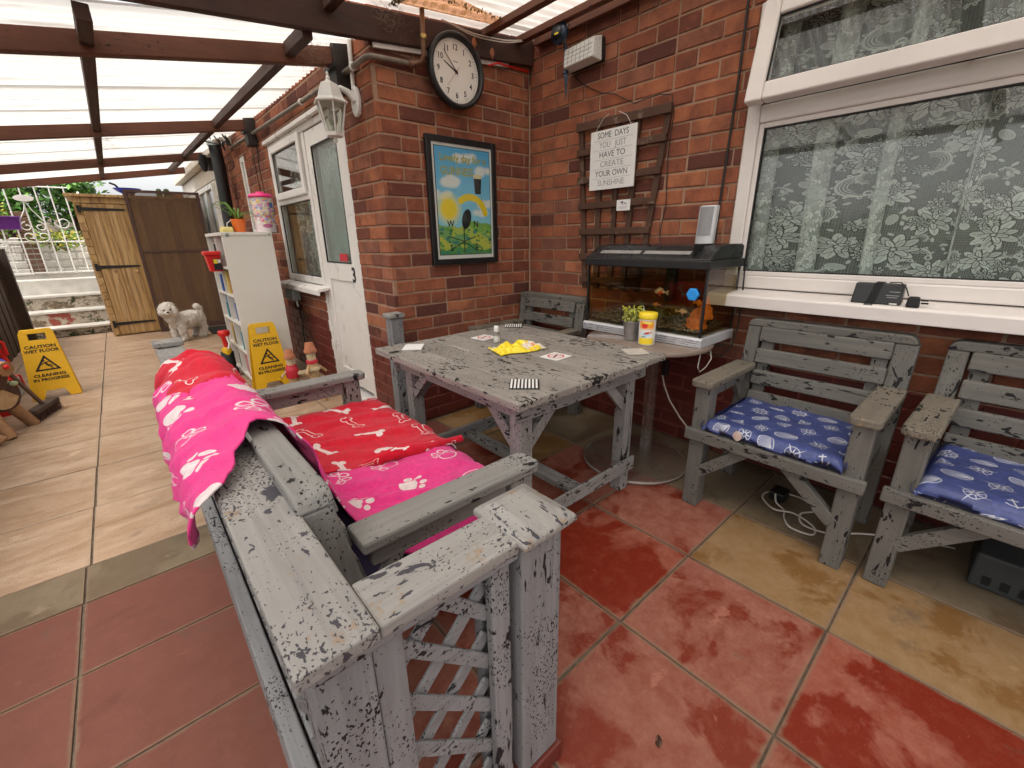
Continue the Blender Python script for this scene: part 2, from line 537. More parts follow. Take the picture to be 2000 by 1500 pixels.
M['blueplastic'] = plain('blue_plastic', (.02,.06,.75), .4, var=.05)
M['skyblue'] = plain('sky_blue_plastic', (.02,.30,.80), .45, var=.08)
M['purple'] = plain('purple_plastic', (.13,.02,.22), .4, var=.08)
M['ink'] = plain('black_ink', (.008,.008,.009), .55)
M['greyink'] = plain('grey_print', (.30,.31,.32), .7, var=.25, sc=60)
M['darkgreyink'] = plain('dark_grey_print', (.06,.065,.07), .7, var=.3, sc=60)
M['redink'] = plain('red_ink', (.55,.02,.04), .55)
M['paper'] = plain('white_card', (.80,.78,.76), .55, var=.03)
M['beige'] = plain('beige_card', (.55,.50,.44), .5, var=.08)
M['cordwhite'] = plain('white_cable', (.62,.56,.50), .5)
M['cordblack'] = plain('black_cable', (.012,.011,.010), .55)
M['greybox'] = plain('grey_plastic_box', (.36,.39,.38), .5, var=.08)
M['stonewhite'] = plain('whitewash', (.70,.66,.60), .85, var=.14, sc=9, bump=.5)
M['cream'] = plain('cream_cladding', (.66,.60,.52), .7, var=.12, sc=8, bump=.2)
M['soilm'] = plain('potting_soil', (.04,.028,.02), .95, var=.4, sc=80, bump=.8)
M['log'] = plain('peeled_log', (.36,.19,.09), .7, var=.25, sc=14, bump=.5)
M['bark'] = plain('dark_bark', (.09,.045,.03), .85, var=.4, sc=18, bump=.8)
M['cutwood'] = plain('cut_wood', (.50,.33,.17), .75, var=.2, sc=25, bump=.3)
M['leaf'] = plain('green_leaf', (.08,.22,.03), .5, var=.3, sc=30)
M['leaf2'] = plain('bright_leaf', (.15,.32,.05), .5, var=.35, sc=20)
M['leaf3'] = plain('yellow_leaf', (.45,.40,.05), .5, var=.25, sc=20)
M['leafdark'] = plain('dark_leaf', (.035,.08,.02), .5, var=.3, sc=20)
M['succ'] = plain('succulent', (.33,.33,.07), .45, var=.35, sc=60)
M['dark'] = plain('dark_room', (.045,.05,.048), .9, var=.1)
M['earth'] = plain('earth', (.10,.075,.05), .95, var=.3, sc=6, bump=.5)
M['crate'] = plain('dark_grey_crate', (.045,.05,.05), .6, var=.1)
M['rust'] = plain('brown_board', (.15,.075,.045), .8, var=.25, sc=10, bump=.4)

def glass_mat(name, tint=(1,1,1), rough=0.02, refl=1.0, wavy=0.0):
    t = NT(name)
    kw = {}
    if wavy:
        v = t.mapv(t.obj(), (1, 1, .35))
        kw['Normal'] = t.bump(t.noise(v, 60, 3, .6), wavy, .01)
    fr = t.n('Fresnel', IOR=1.5, **kw)
    fac = t.math('MINIMUM', t.math('MULTIPLY', fr, refl), 1.0)
    tr = t.n('BsdfTransparent', Color=(*tint, 1))
    gl = t.n('BsdfGlossy', Roughness=rough, **kw)
    fac = t.math('MULTIPLY', fac, t.math('SUBTRACT', 1.0, t.n('NewGeometry', out=6)))
    sh = t.n('MixShader', I0=fac, I1=tr, I2=gl)
    return t.done(sh)
M['glass'] = glass_mat('window_glass', (.93,.96,.94), .015, 1.7)
M['glassclear'] = glass_mat('clear_glass', (.97,.98,.97), .01, 1.0)
def acr():
    t = NT('clear_acrylic')
    fac = t.math('MULTIPLY', t.math('MINIMUM', t.math('MULTIPLY', t.n('Fresnel', IOR=1.5), 2.5), 1.0), t.math('SUBTRACT', 1.0, t.n('NewGeometry', out=6)))
    a = t.n('MixShader', I0=.09, I1=t.n('BsdfTransparent', Color=(.95,.93,.91,1)), I2=t.n('BsdfDiffuse', Color=(.50,.44,.39,1)))
    return t.done(t.n('MixShader', I0=fac, I1=a, I2=t.n('BsdfGlossy', Roughness=.12)))
M['acrylic'] = acr()
M['tankglass'] = glass_mat('aquarium_glass', (.95,.94,.88), .01, 1.0)
M['water'] = glass_mat('aquarium_water', (.80,.72,.55), .02, .5)
M['frost'] = glass_mat('lantern_glass', (.75,.76,.72), .15, 1.4, .3)
M['obscure'] = glass_mat('patterned_glass', (.85,.90,.88), .08, 2.6, .8)
M['bottleclear'] = glass_mat('clear_bottle', (.88,.88,.86), .05, 1.6)

def sheet_mat():
    t = NT('corrugated_pvc')
    v = t.obj()
    n = t.noise(t.mapv(v, (.5, 5, 1)), 3.0, 5, .65)
    s = t.noise(t.mapv(v, (.6, 9, 1)), 4.0, 4, .6)
    dirt = t.mr(s, .56, .70, 0, .55)
    col = t.mix(dirt, (.95,.94,.90,1), (.52,.42,.33,1))
    lw = t.n('LayerWeight', out=1, Blend=.5)
    edge = t.mr(t.math('ABSOLUTE', t.n('SeparateXYZ', out=1, I0=t.n('NewGeometry', out=1))), .12, .50)  # corrugation slopes tinted dark in place of shading from refraction
    tr = t.n('BsdfTransparent', Color=t.mix(edge, t.mix(dirt, (.90,.90,.88,1), (.55,.47,.40,1)), (.16,.145,.14,1)))
    tl = t.n('BsdfTranslucent', Color=col)
    df = t.n('BsdfPrincipled', Base_Color=col, Roughness=.3)
    a = t.n('MixShader', I0=.50, I1=tr, I2=tl)
    return t.done(t.n('MixShader', I0=t.mr(n, .3, .7, .14, .28), I1=a, I2=df))
M['sheet'] = sheet_mat()
def rust_sheet():
    t = NT('moss_stained_pvc')
    v = t.obj()
    n = t.noise(v, 22, 5, .7)
    col = t.mix(t.mr(n, .45, .6), (.85,.50,.32,1), (.45,.24,.10,1))
    tl = t.n('BsdfTranslucent', Color=col); df = t.n('BsdfDiffuse', Color=col)
    return t.done(t.n('MixShader', I0=.35, I1=tl, I2=df))
M['rustsheet'] = rust_sheet()

M['slabred'] = slab_mat('red_slab', (.235,.062,.038), (.19,.030,.014), (.33,.135,.094), .0, stainamt=-.02)
M['slabwet'] = slab_mat('wet_red_slab', (.25,.05,.026), (.19,.020,.007), (.34,.12,.08), .09, stainamt=-.05)
M['slabdry'] = slab_mat('dry_red_slab', (.155,.052,.036), (.125,.037,.025), (.19,.072,.052), -.08, stainamt=-.03)
M['slabbuff'] = slab_mat('buff_slab', (.25,.14,.055), (.21,.105,.035), (.31,.195,.10), .0, stain=(.14,.10,.065), stainamt=.02)
M['slabgrey'] = slab_mat('grey_buff_slab', (.17,.125,.078), (.14,.095,.055), (.22,.168,.11), .0, stain=(.10,.08,.055), stainamt=.02)
M['slabriven'] = slab_mat('riven_buff_slab', (.38,.235,.14), (.30,.18,.10), (.52,.37,.26), -.35, True, stain=(.26,.18,.13), stainamt=-.02, edgec=(.42,.30,.21))
M['joint'] = mortar_mat('paving_joint', (.10,.075,.055), (.19,.145,.11))

# ------------------------------------------------------------------ ground
g = MB().box(-40, 40, -40, 60, -.30, -.02)
tag(part('ground', g, M['earth']), kind='structure')
bed = MB().box(-1.6, 2.3, -3, 8.0, -.020, -.0055)
pav = tag(part('paving', bed, M['joint']), 'patio paving of red, buff and grey concrete slabs', kind='structure')

def slab(x0, x1, y0, y1, mat, k=[0]):
    jt = .0020
    dz = rnd.uniform(-.0012, .0010)
    b = MB()
    tx, ty = rnd.uniform(-.0006,.0006), rnd.uniform(-.0006,.0006)
    pts = [(x0+jt+rnd.uniform(0,.004),y0+jt),(x1-jt,y0+jt+rnd.uniform(0,.004)),(x1-jt-rnd.uniform(0,.004),y1-jt),(x0+jt,y1-jt-rnd.uniform(0,.004))]
    b.hexa([(*p, -.03) for p in pts] + [(p[0], p[1], dz+tx*(1 if i in (1,2) else -1)+ty*(1 if i > 1 else -1)) for i, p in enumerate(pts)])
    part('slab', b, M[mat], pav, bevel=.0022, seg=2)

XL = [.05, .488, .918, 1.345, 1.742, 2.22]
YL = [-1.62, -1.18, -.745, -.31, .125, .56, 1.005, 1.45, 1.895, 2.325]
cm = {}
for j in range(len(YL)-1):
    for i in range(5):
        m = 'slabred'
        if i >= 3: m = 'slabbuff'
        if i == 4: m = 'slabgrey'
        if (i, j) == (3, 5): m = 'slabred'
        if (i, j) == (3, 6): m = 'slabred'
        if (i, j) in ((2, 5), (2, 3)): m = 'slabwet'
        if (i, j) in ((3, 7), (3, 8)): m = 'slabbuff'
        if (i, j) in ((2, 8), (1, 6)): m = 'slabdry'
        slab(XL[i], XL[i+1], YL[j], YL[j+1], m)
# left walkway: red dry slabs, a cut grey row, then riven buff slabs to the steps
for y0, y1, m in [(-1.1,-.64,'slabdry'), (-.64,-.21,'slabdry'), (-.21,.23,'slabdry'), (.23,.66,'slabdry'), (.66,1.093,'slabdry'), (1.093,1.45,'slabdry'), (1.45,1.79,'slabdry'), (1.79,2.02,'slabgrey')]:
    sh = (1.79-y0)*.03 if y0 < 1.79 else 0
    for x0, x1 in [(-1.2,-.76), (-.76,-.335), (-.335,.045)]:
        slab(x0, x1, y0, y1, m)
y = 2.02
while y < 7.9:
    for x0, x1 in [(-1.32,-.95), (-.95,-.325), (-.325,.3), (.3,.88), (.88,1.2)]:
        if y < 2.3 and x0 >= .3: continue
        if y < 2.3 and x0 > -.33: x1 = .045
        slab(x0, x1, y, min(y+.5, 7.95), 'slabriven')
    y += .5
# wavy black rubber strip closing the step between the two floors
b = MB()
for i in range(28):
    x = .30 + i*.03
    b.tube([(x, 2.325, .006), (x+.02, 2.345+.006*math.sin(i*1.9), .012), (x+.034, 2.33, .006)], .009, 6)
tag(part('edging_strip', b, M['rubber']), 'scalloped black rubber edging where the buff floor meets the red slabs', 'edging')

# small stones and leaf litter on the floor
for i, (x, y) in enumerate([(.70,.30), (1.02,-.09), (.5,.61), (1.18,.99), (1.21,1.98)]):
    b = MB()
    k = rnd.uniform(0, 6)
    b.grid(lambda u, v, k=k: (x+(u-.5)*.030*math.cos(k)-(v-.5)*.014*math.sin(k)*math.sin(PI*u), y+(u-.5)*.030*math.sin(k)+(v-.5)*.016*math.cos(k)*math.sin(PI*u), .004+.006*math.sin(PI*v+u*3)), 6, 4)
    tag(part('dead_leaf', b, M['bark']), ['curled brown leaf on the pink-red slab nearest the camera', 'tiny brown scrap on the right-hand red slab', 'small brown leaf beside the near fence post', 'small dry leaf on the slab under the table', 'dark crumpled leaf against the brick wall under the table'][i], 'leaf')

# ------------------------------------------------------------------ brick walls
XA, XC, YB = 1.151, 2.234, 2.336
_bm = {}
def brick_mesh(L, painted, hgt=.0645, dep=.05):
    key = (round(L, 3), painted)
    if key not in _bm:
        vs = []
        for k in range(3):
            b = MB().box(-L/2, L/2, 0, dep, -hgt/2, hgt/2)
            me = make_mesh('brick', b, M['brickp'] if painted else M['brick'], .004, 1, None, 0)
            for v in me.vertices:
                q = Vector(v.co)*11 + Vector((k*7, L*30, 0))
                if v.co.y < dep*.5:
                    v.co.y += mnoise.noise(q)*.0015
                    v.co.z += mnoise.noise(q+Vector((5,5,5)))*.0022
                    v.co.x += mnoise.noise(q+Vector((2,8,1)))*.0022
            vs.append(me)
        _bm[key] = vs
    return rnd.choice(_bm[key])

def brick_courses(root, org, ang, length, ztop, holes, off, paint_z=.5275, limit=300, z0=.0025):
    """org: world start point of the wall face; ang: rotation about z of the wall's local x; bricks face local -y"""
    ca, sa = math.cos(ang), math.sin(ang)
    items = []
    k = 0; z = z0
    rl = rootloc(root)
    while z < ztop - .02:
        zc = z + .0375
        u = -.225 + (off if k % 2 == 0 else off + .1125)
        # heads now and then
        while u < length:
            segs = [(u+.005, u+.22)]
            if rnd.random() < .16: segs = [(u+.005, u+.1075), (u+.1175, u+.22)]
            u += .225
            for a, b in segs:
                a, b = max(a, .0015), min(b, length-.0015)
                if b - a < .018: continue
                pcs = [(a, b)]
                for (h0, h1, g0, g1) in holes:
                    if g0 < zc < g1:
                        np_ = []
                        for (p, q) in pcs:
                            if q <= h0 or p >= h1: np_.append((p, q)); continue
                            if p < h0 - .018: np_.append((p, h0-.002))
                            if q > h1 + .018: np_.append((h1+.002, q))
                        pcs = np_
                for (p, q) in pcs:
                    if q - p > .018: items.append((p, q, zc))
        z += .075; k += 1
    def wpos(u, zc): return Vector((org[0] + u*ca, org[1] + u*sa, zc))
    items.sort(key=lambda t: (wpos((t[0]+t[1])/2, t[2]) - Vector((0,0,CAMZ))).length / math.sqrt(t[1]-t[0]))
    stuff = {False: MB(), True: MB()}; srn = {False: [], True: []}
    for n, (p, q, zc) in enumerate(items):
        painted = zc < paint_z
        c = wpos((p+q)/2, zc)
        d = rnd.uniform(-.0022, .0016)
        if n < limit:
            L = round(q-p, 2) if abs((q-p)-.215) > .012 and abs((q-p)-.1025) > .01 else (.215 if q-p > .16 else .1025)
            L = min(L, q-p) if abs(L-(q-p)) < .006 else q-p
            o = bpy.data.objects.new('brick', brick_mesh(L, painted))
            COL.objects.link(o); o.parent = root
            o.location = c - rl + Vector((-sa*-d, ca*-d, rnd.uniform(-.0012,.0012)))
            o.rotation_euler = (0, 0, ang + rnd.uniform(-.006,.006))
        else:
            s = stuff[painted]
            hl = (q-p)/2
            pts = []
            for (x, y_, zz) in [(-hl,0,-.032),(hl,0,-.032),(hl,.05,-.032),(-hl,.05,-.032),(-hl,0,.032),(hl,0,.032),(hl,.05,.032),(-hl,.05,.032)]:
                y_ += d
                pts.append((c.x + x*ca - y_*sa, c.y + x*sa + y_*ca, c.z + zz))
            s.hexa(pts); srn[painted].append(rnd.random())
    for pt in (False, True):
        if stuff[pt].v:
            o = part('brick_courses', stuff[pt], M['brickp'] if pt else M['brick'], root)
            o['kind'] = 'stuff'
            at = o.data.attributes.new('rnd', 'FLOAT', 'FACE')
            vals = np.repeat(np.array(srn[pt]), 6)
            if len(vals) == len(o.data.polygons): at.data.foreach_set('value', vals.astype(np.float32))

# wall behind the poster and clock
wb = thing('brick_wall', 'short red brick wall carrying the clock and the framed poster', 'wall', (XA, YB, 0))
e = .0055
brick_courses(wb, (XA, YB), 0, XC-XA-.006, 2.30, [], .02, limit=300)
part('mortar', MB().box(XA+.03, XC+.02, YB+e, YB+.3, .5275, 2.9), M['mortar'], wb)
part('painted_mortar', MB().box(XA+.03, XC+.02, YB+e, YB+.3, 0, .5275), M['mortarp'], wb)
# mortar bead running up the inside corner
b = MB(); pts = []
zz = .02
while zz < 2.2:
    pts.append((XC-.008+rnd.uniform(-.002,.002), YB-.006+rnd.uniform(-.002,.002), zz)); zz += .05
b.tube(pts, .007, 6)
part('corner_fillet', b, M['mortar'], wb)

# wall with the big window
WY0, WY1, WZ0, WZ1 = -1.0, .945, .855, 2.03
wc = thing('brick_wall', 'long red brick wall with the trellis and the large lace-curtained window', 'wall', (XC, YB, 0))
brick_courses(wc, (XC, YB), -PI/2, YB+2.2, 2.40, [(YB-WY1-.004, YB-WY0+.004, WZ0-.02, WZ1+.01)], .115, limit=300)
def wall_core(root, x0, x1, y0, y1, holes, split=.5275, top=3.0):
    # holes in y; core in pieces round the opening
    (h0, h1, g0, g1) = holes
    m = MB()
    m.box(x0, x1, y0, h0, split, top); m.box(x0, x1, h1, y1, split, top)
    m.box(x0, x1, h0, h1, split, g0); m.box(x0, x1, h0, h1, g1, top)
    part('mortar', m, M['mortar'], root)
    part('painted_mortar', MB().box(x0, x1, y0, y1, 0, split), M['mortarp'], root)
wall_core(wc, XC+e, XC+.3, -2.2, YB+.05, (WY0, WY1, WZ0-.02, WZ1), top=4.2)

# wall with the door
AY0, AY1, AYD, AZ0, AZ1 = 2.765, 4.395, 3.50, .775, 1.905
wa = thing('brick_wall', 'brick house wall with the white door marked 3, running down the passage', 'wall', (XA, YB, 0))
brick_courses(wa, (XA, 6.35), -PI/2, 6.35-YB-.002, 2.30, [(6.35-AY1, 6.35-AY0, AZ0, AZ1), (6.35-AYD, 6.35-AY0, 0, AZ1), (6.35-5.44, 6.35-5.26, 1.20, 1.93)], .06, limit=300)
m = MB()
m.box(XA+e, XA+.28, YB+e+.001, AY0, .5275, 2.5); m.box(XA+e, XA+.28, AY0, AY1, AZ1, 2.5)
m.box(XA+e, XA+.28, AY1, 5.26, .5275, 2.5); m.box(XA+e, XA+.28, 5.26, 5.44, .5275, 1.20); m.box(XA+e, XA+.28, 5.26, 5.44, 1.93, 2.5); m.box(XA+e, XA+.28, 5.44, 6.4, .5275, 2.5)
m.box(XA+e, XA+.28, AYD, AY1, .5275, AZ0)
part('mortar', m, M['mortar'], wa)
m = MB()
m.box(XA+e, XA+.28, AYD, 6.4, 0, .5275); m.box(XA+e, XA+.28, YB+e+.001, AY0, 0, .5275)
part('painted_mortar', m, M['mortarp'], wa)

# ------------------------------------------------------------------ big window on wall C (part of the wall)
def uframe(mb, y0, y1, z0, z1, x0, x1, w):
    mb.box(x0, x1, y0, y0+w, z0, z1); mb.box(x0, x1, y1-w, y1, z0, z1)
    mb.box(x0, x1, y0+w, y1-w, z0, z0+w); mb.box(x0, x1, y0+w, y1-w, z1-w, z1)
f = MB()
FX = XC - .004
uframe(f, WY0, WY1, WZ0+.03, WZ1, FX, FX+.06, .056)
f.box(FX+.001, FX+.059, WY0+.056, WY1-.056, 1.585, 1.655)      # transom
win = part('window', f, M['upvc2'], wc, bevel=.006, seg=2)
f = MB(); uframe(f, WY0+.056, WY1-.056, WZ0+.086, 1.585, FX+.010, FX+.045, .022)
part('glazing_bead', f, M['upvc2'], win, bevel=.004)
f = MB(); uframe(f, WY0+.076, WY1-.076, WZ0+.106, 1.565, FX+.012, FX+.03, .006)
part('gasket', f, M['rubber'], win)
part('pane', MB().box(FX+.024, FX+.028, WY0+.078, WY1-.078, WZ0+.108, 1.563), M['glass'], win)
f = MB(); uframe(f, WY0+.05, WY1-.05, 1.65, WZ1-.01, FX+.004, FX+.02, .012)
part('gasket', f, M['rubber'], win)
f = MB()
f.prism([(FX+.055, WZ0+.03), (FX-.125, WZ0+.012), (FX-.135, WZ0+.004), (FX-.135, WZ0-.045), (FX-.115, WZ0-.045), (FX-.11, WZ0-.02), (FX+.02, WZ0-.005)], 'y', WY0-.05, WY1+.012)
part('sill', f, M['upvc2'], win, bevel=.003)
# the open top-hung sash
SH0, SH1 = WY0+.03, WY1-.02
zt, zb = 2.02, 1.648
tilt = math.atan2(.075, zt-zb)
def sp(y, s, d):   # y along, s distance down from the hinge, d outward
    return (FX-.004 - math.sin(tilt)*s - math.cos(tilt)*d, y, zt - math.cos(tilt)*s + math.sin(tilt)*d)
def sbox(mb, y0, y1, s0, s1, d0, d1):
    mb.hexa([sp(y0,s1,d0), sp(y0,s1,d1), sp(y1,s1,d1), sp(y1,s1,d0), sp(y0,s0,d0), sp(y0,s0,d1), sp(y1,s0,d1), sp(y1,s0,d0)])
Ls = (zt-zb)/math.cos(tilt)
f = MB()
wf = .068
sbox(f, SH0, SH0+wf, 0, Ls, -.03, .022); sbox(f, SH1-wf, SH1, 0, Ls, -.03, .022)
sbox(f, SH0+wf, SH1-wf, 0, wf, -.03, .022); sbox(f, SH0+wf, SH1-wf, Ls-wf, Ls, -.03, .022)
sash = part('sash', f, M['upvc2'], wc, bevel=.008, seg=3)
f = MB(); sbox(f, SH0+wf-.002, SH1-wf+.002, wf-.002, Ls-wf+.002, .000, .003)
part('pane', f, M['glass'], sash)
f = MB()
sbox(f, SH0+wf-.001, SH0+wf+.005, wf, Ls-wf, .003, .010); sbox(f, SH1-wf-.005, SH1-wf+.001, wf, Ls-wf, .003, .010)
sbox(f, SH0+wf+.005, SH1-wf-.005, wf-.001, wf+.005, .003, .010); sbox(f, SH0+wf+.005, SH1-wf-.005, Ls-wf-.005, Ls-wf+.001, .003, .010)
part('gasket', f, M['rubber'], sash)
f = MB(); f.beam(sp(.25, Ls-.03, -.03), (FX+.03, .25, 1.66), .012, .008); f.box(FX+.0, FX+.02, .22, .30, 1.657, 1.664)
part('stay', f, M['iron'], sash)
# dark room behind
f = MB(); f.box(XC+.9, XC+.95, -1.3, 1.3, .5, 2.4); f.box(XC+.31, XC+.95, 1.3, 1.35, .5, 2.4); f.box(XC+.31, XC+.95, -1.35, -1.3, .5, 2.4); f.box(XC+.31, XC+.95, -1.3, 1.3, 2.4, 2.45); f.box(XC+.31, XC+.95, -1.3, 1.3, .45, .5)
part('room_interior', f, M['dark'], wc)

# ------------------------------------------------------------------ lace
def lace_image():
    N = 1024
    c = Cv(N, N, (.30,)*3, tile=True)
    # net
    X, Y = c.X, c.Y
    net = ((np.sin(X*2*PI*90) > .5) | (np.sin(Y*2*PI*90) > .5))
    c.a = np.where(net[..., None], .30, .20) * np.ones((1,1,3))
    R = np.random.RandomState(5)
    def flower(cx, cy, s, a0):
        for rr, nn, ph in ((1.0, 9, 0), (.62, 7, .4)):
            for k in range(nn):
                t = a0 + ph + 2*PI*k/nn
                L = s*rr*R.uniform(.85, 1.15)
                p = (cx+math.cos(t)*L*.55, cy+math.sin(t)*L*.55)
                c.put(lambda X, Y: sd_ell(X, Y, L*.50+.004, L*.20+.004, t), p, s, (.03,)*3)
                c.put(lambda X, Y: sd_ell(X, Y, L*.50, L*.20, t), p, s, (.96 if k % 2 else .80,)*3)
                c.put(lambda X, Y: sd_cap(X, Y, (-math.cos(t)*L*.3, -math.sin(t)*L*.3), (math.cos(t)*L*.3, math.sin(t)*L*.3), .0016), p, s, (.35,)*3)
        c.put(lambda X, Y: sd_ell(X, Y, s*.16, s*.16), (cx, cy), s, (.12,)*3)
        c.put(lambda X, Y: sd_ell(X, Y, s*.10, s*.10), (cx, cy), s, (.9,)*3)
    def scroll(cx, cy, s, a0, fl):
        for k, rr in enumerate((1.0, .84, .68, .52)):
            c.put(lambda X, Y: sd_arc(X, Y, s*rr, s*(.07 if k == 0 else .028), a0, a0+fl*(3.6-k*.35)), (cx, cy), s*1.3, (.95 if k == 0 else .85,)*3)
        e_ = a0+fl*3.6
        px, py = cx+math.cos(e_)*s*.86, cy+math.sin(e_)*s*.86
        c.put(lambda X, Y: sd_arc(X, Y, s*.2, s*.055, e_, e_+fl*5), (px, py), s*.6, (.95,)*3)
        for k in range(6):
            t = a0 + fl*(.4+k*.55)
            c.put(lambda X, Y: sd_ell(X, Y, s*.17, s*.11, t), (cx+math.cos(t)*s*1.1, cy+math.sin(t)*s*1.1), s, (.95,)*3)
            c.put(lambda X, Y: sd_ell(X, Y, s*.07, s*.04, t), (cx+math.cos(t)*s*1.1, cy+math.sin(t)*s*1.1), s, (.25,)*3)
    def fan(cx, cy, s, a0):
        c.put(lambda X, Y: sd_ell(X, Y, s, s*.62, a0), (cx, cy), s*1.2, (.92,)*3)
        c.put(lambda X, Y: sd_ell(X, Y, s*.82, s*.46, a0), (cx, cy), s*1.2, (.08,)*3)
        for i in range(-4, 5):
            for sg in (1, -1):
                def ln(X, Y, i=i, sg=sg):
                    x, y = rotf(X, Y, a0)
                    return np.maximum(np.abs(x*.7+sg*y*.7-i*s*.17)-.0022, sd_ell(x, y, s*.82, s*.46))
                c.put(ln, (cx, cy), s*1.2, (.85,)*3)
    fl = [(.34,.16),(.66,.44),(.18,.88),(.70,.76),(.94,.50),(.10,.34),(.16,.20),(.50,.12),(.83,.26),(.32,.52),(.68,.60),(.05,.70),(.48,.86),(.86,.90)]
    sc = [(.33,.28),(.66,.36),(.02,.44),(.50,.40),(.84,.50),(.22,.78),(.66,.84),(.34,.98),(.98,.10)]
    fa = [(.18,.40),(.60,.22),(.90,.72),(.40,.70),(.08,.92),(.74,.02)]
    for i, (x, y) in enumerate(sc): scroll(x, y, R.uniform(.062,.080), R.uniform(0, 6), 1 if i % 2 else -1)
    for i in range(20): scroll(R.uniform(0,1), R.uniform(0,1), R.uniform(.03,.05), R.uniform(0, 6), 1 if i % 2 else -1)
    for i in range(7): fan(R.uniform(0,1), R.uniform(0,1), R.uniform(.03,.04), R.uniform(0,3))
    for x, y in fa: fan(x, y, R.uniform(.038,.050), R.uniform(0, 3))
    for x, y in fl: flower(x, y, R.uniform(.085,.105), R.uniform(0, 1))
    for k in range(40): flower(R.uniform(0,1), R.uniform(0,1), R.uniform(.030,.045), R.uniform(0,1))
    for k in range(110):
        x, y, t = R.uniform(0,1), R.uniform(0,1), R.uniform(0, PI)
        c.put(lambda X, Y: sd_ell(X, Y, .016, .008, t), (x, y), .03, (.9,)*3)
    return new_image('lace_pattern', c.a)
def lace_mat():
    t = NT('lace')
    im = t.t.nodes.new('ShaderNodeTexImage'); im.image = lace_image(); im.interpolation = 'Linear'
    t.t.links.new(t.uv(), im.inputs['Vector'])
    v = im.outputs[0]
    fac = t.mr(v, 0, 1, .05, .97)
    d = t.n('BsdfDiffuse', Color=(.95,.96,.94,1)); tl = t.n('BsdfTranslucent', Color=(.6,.66,.62,1))
    cl = t.n('MixShader', I0=.25, I1=d, I2=tl)
    return t.done(t.n('MixShader', I0=fac, I1=t.n('BsdfTransparent'), I2=cl))
M['lace'] = lace_mat()
b = MB()
CL = WY1 - WY0 + .1
def cur(u, v):
    y = WY1+.05 - u*CL*1.0
    s = u*CL
    a = .020 + .016*math.sin(s*3.1+1)
    w = s*26 + 2.2*math.sin(s*2.3) + .5*math.sin(v*3)
    tri = math.sin(w) + .25*math.sin(2*w+1)
    return (XC+.115 + a*tri, y + (.064+.02*math.sin(s*5))*math.cos(w), .80 + v*1.30)
b.grid(cur, 560, 6, lambda u, v: (u*CL*1.5/.52, v*1.30/.52))
tag(part('lace_curtain', b, M['lace']), 'floral white lace net curtain hanging in loose folds inside the big window', 'curtain')

# ------------------------------------------------------------------ door and small window on wall A (parts of the wall)
f = MB()
X0, X1 = XA+.001, XA+.062
f.box(X0, X1, AYD-.025, AYD+.03, 0.0, AZ1-.06)                  # mullion between door and window
f.box(X0, X1, AY0+.002, AY0+.045, 0.05, AZ1-.06)
f.box(X0, X1, AY1-.055, AY1-.002, AZ0+.03, AZ1-.06)
f.box(X0, X1, AY0+.002, AY1-.002, AZ1-.058, AZ1-.002)
f.box(X0, X1, AYD+.03, AY1-.055, AZ0+.03, AZ0+.085)
f.box(X0+.002, X1-.002, AYD+.03, AY1-.055, 1.42, 1.475)
dwin = part('window', f, M['upvc'], wa, bevel=.007, seg=2)
f = MB(); f.box(XA-.03, XA+.02, AY0+.01, AY1+.01, AZ1-.016, AZ1+.012)
part('head_trim', f, M['upvc'], dwin, bevel=.004)
f = MB(); uframe(f, AYD+.05, AY1-.075, 1.455, AZ1-.045, X0-.018, X0+.03, .055)
part('vent_sash', f, M['upvc'], dwin, bevel=.008, seg=2)
f = MB(); uframe(f, AYD+.104, AY1-.129, 1.509, AZ1-.099, X0-.006, X0-.0005, .006); uframe(f, AYD+.0305, AY1-.0555, AZ0+.0855, 1.4195, X0+.012, X0+.02, .007)
part('gasket', f, M['rubber'], dwin)
f = MB(); f.box(X0+.003, X0+.006, AYD+.106, AY1-.131, 1.511, AZ1-.101)
part('pane', f, M['glass'], dwin)
f = MB(); f.box(X0+.016, X0+.019, AYD+.033, AY1-.058, AZ0+.088, 1.417)
part('pane', f, M['glass'], dwin)
f = MB(); f.prism([(XA+.05, AZ0+.028), (XA-.075, AZ0+.014), (XA-.085, AZ0+.002), (XA-.085, AZ0-.035), (XA-.07, AZ0-.035), (XA-.068, AZ0-.01), (XA+.0, AZ0)], 'y', AYD-.10, AY1+.03)
part('sill', f, M['upvc'], dwin, bevel=.003)
f = MB()
def cur2(u, v):
    y = AYD+.02 + u*(AY1-AYD-.04)
    return (XA+.14+.014*math.sin(u*46), y, .75+v*1.1)
f.grid(cur2, 90, 3, lambda u, v: (u*1.6, v*1.6))
part('net', f, M['lace'], dwin)
f = MB(); f.box(XA+.27, XA+.275, AY0, AY1, 0, 2.0)
part('room_interior', f, plain('pale_interior', (.34,.36,.34), .9, var=.3, sc=2), wa)
# the door leaf
dr = MB(); uframe(dr, AY0+.05, AYD-.03, .09, AZ1-.065, X0+.006, X0+.05, .105)
dr.box(X0+.0065, X0+.0495, AY0+.155, AYD-.135, .86, .985)
door = part('door', dr, M['upvc'], wa, bevel=.006, seg=2)
part('door_panel', MB().box(X0+.018, X0+.04, AY0+.152, AYD-.132, .19, .865), M['upvc'], door, bevel=.01)
f = MB(); uframe(f, AY0+.150, AYD-.130, .98, AZ1-.165, X0+.004, X0+.014, .008)
part('gasket', f, M['rubber'], door)
part('door_glass', MB().box(X0+.02, X0+.025, AY0+.153, AYD-.133, .983, AZ1-.168), M['obscure'], door)
f = MB(); f.box(XA+.05, XA+.054, AY0+.16, AYD-.14, .98, AZ1-.17)
part('door_net', f, plain('green_white_net', (.42,.52,.48), .9, var=.35, sc=5), door)
text('3', .135, (X0+.004, AY0+.135, .905), (PI/2, 0, -PI/2), M['ink'], door, 'door_number', bold=.003)
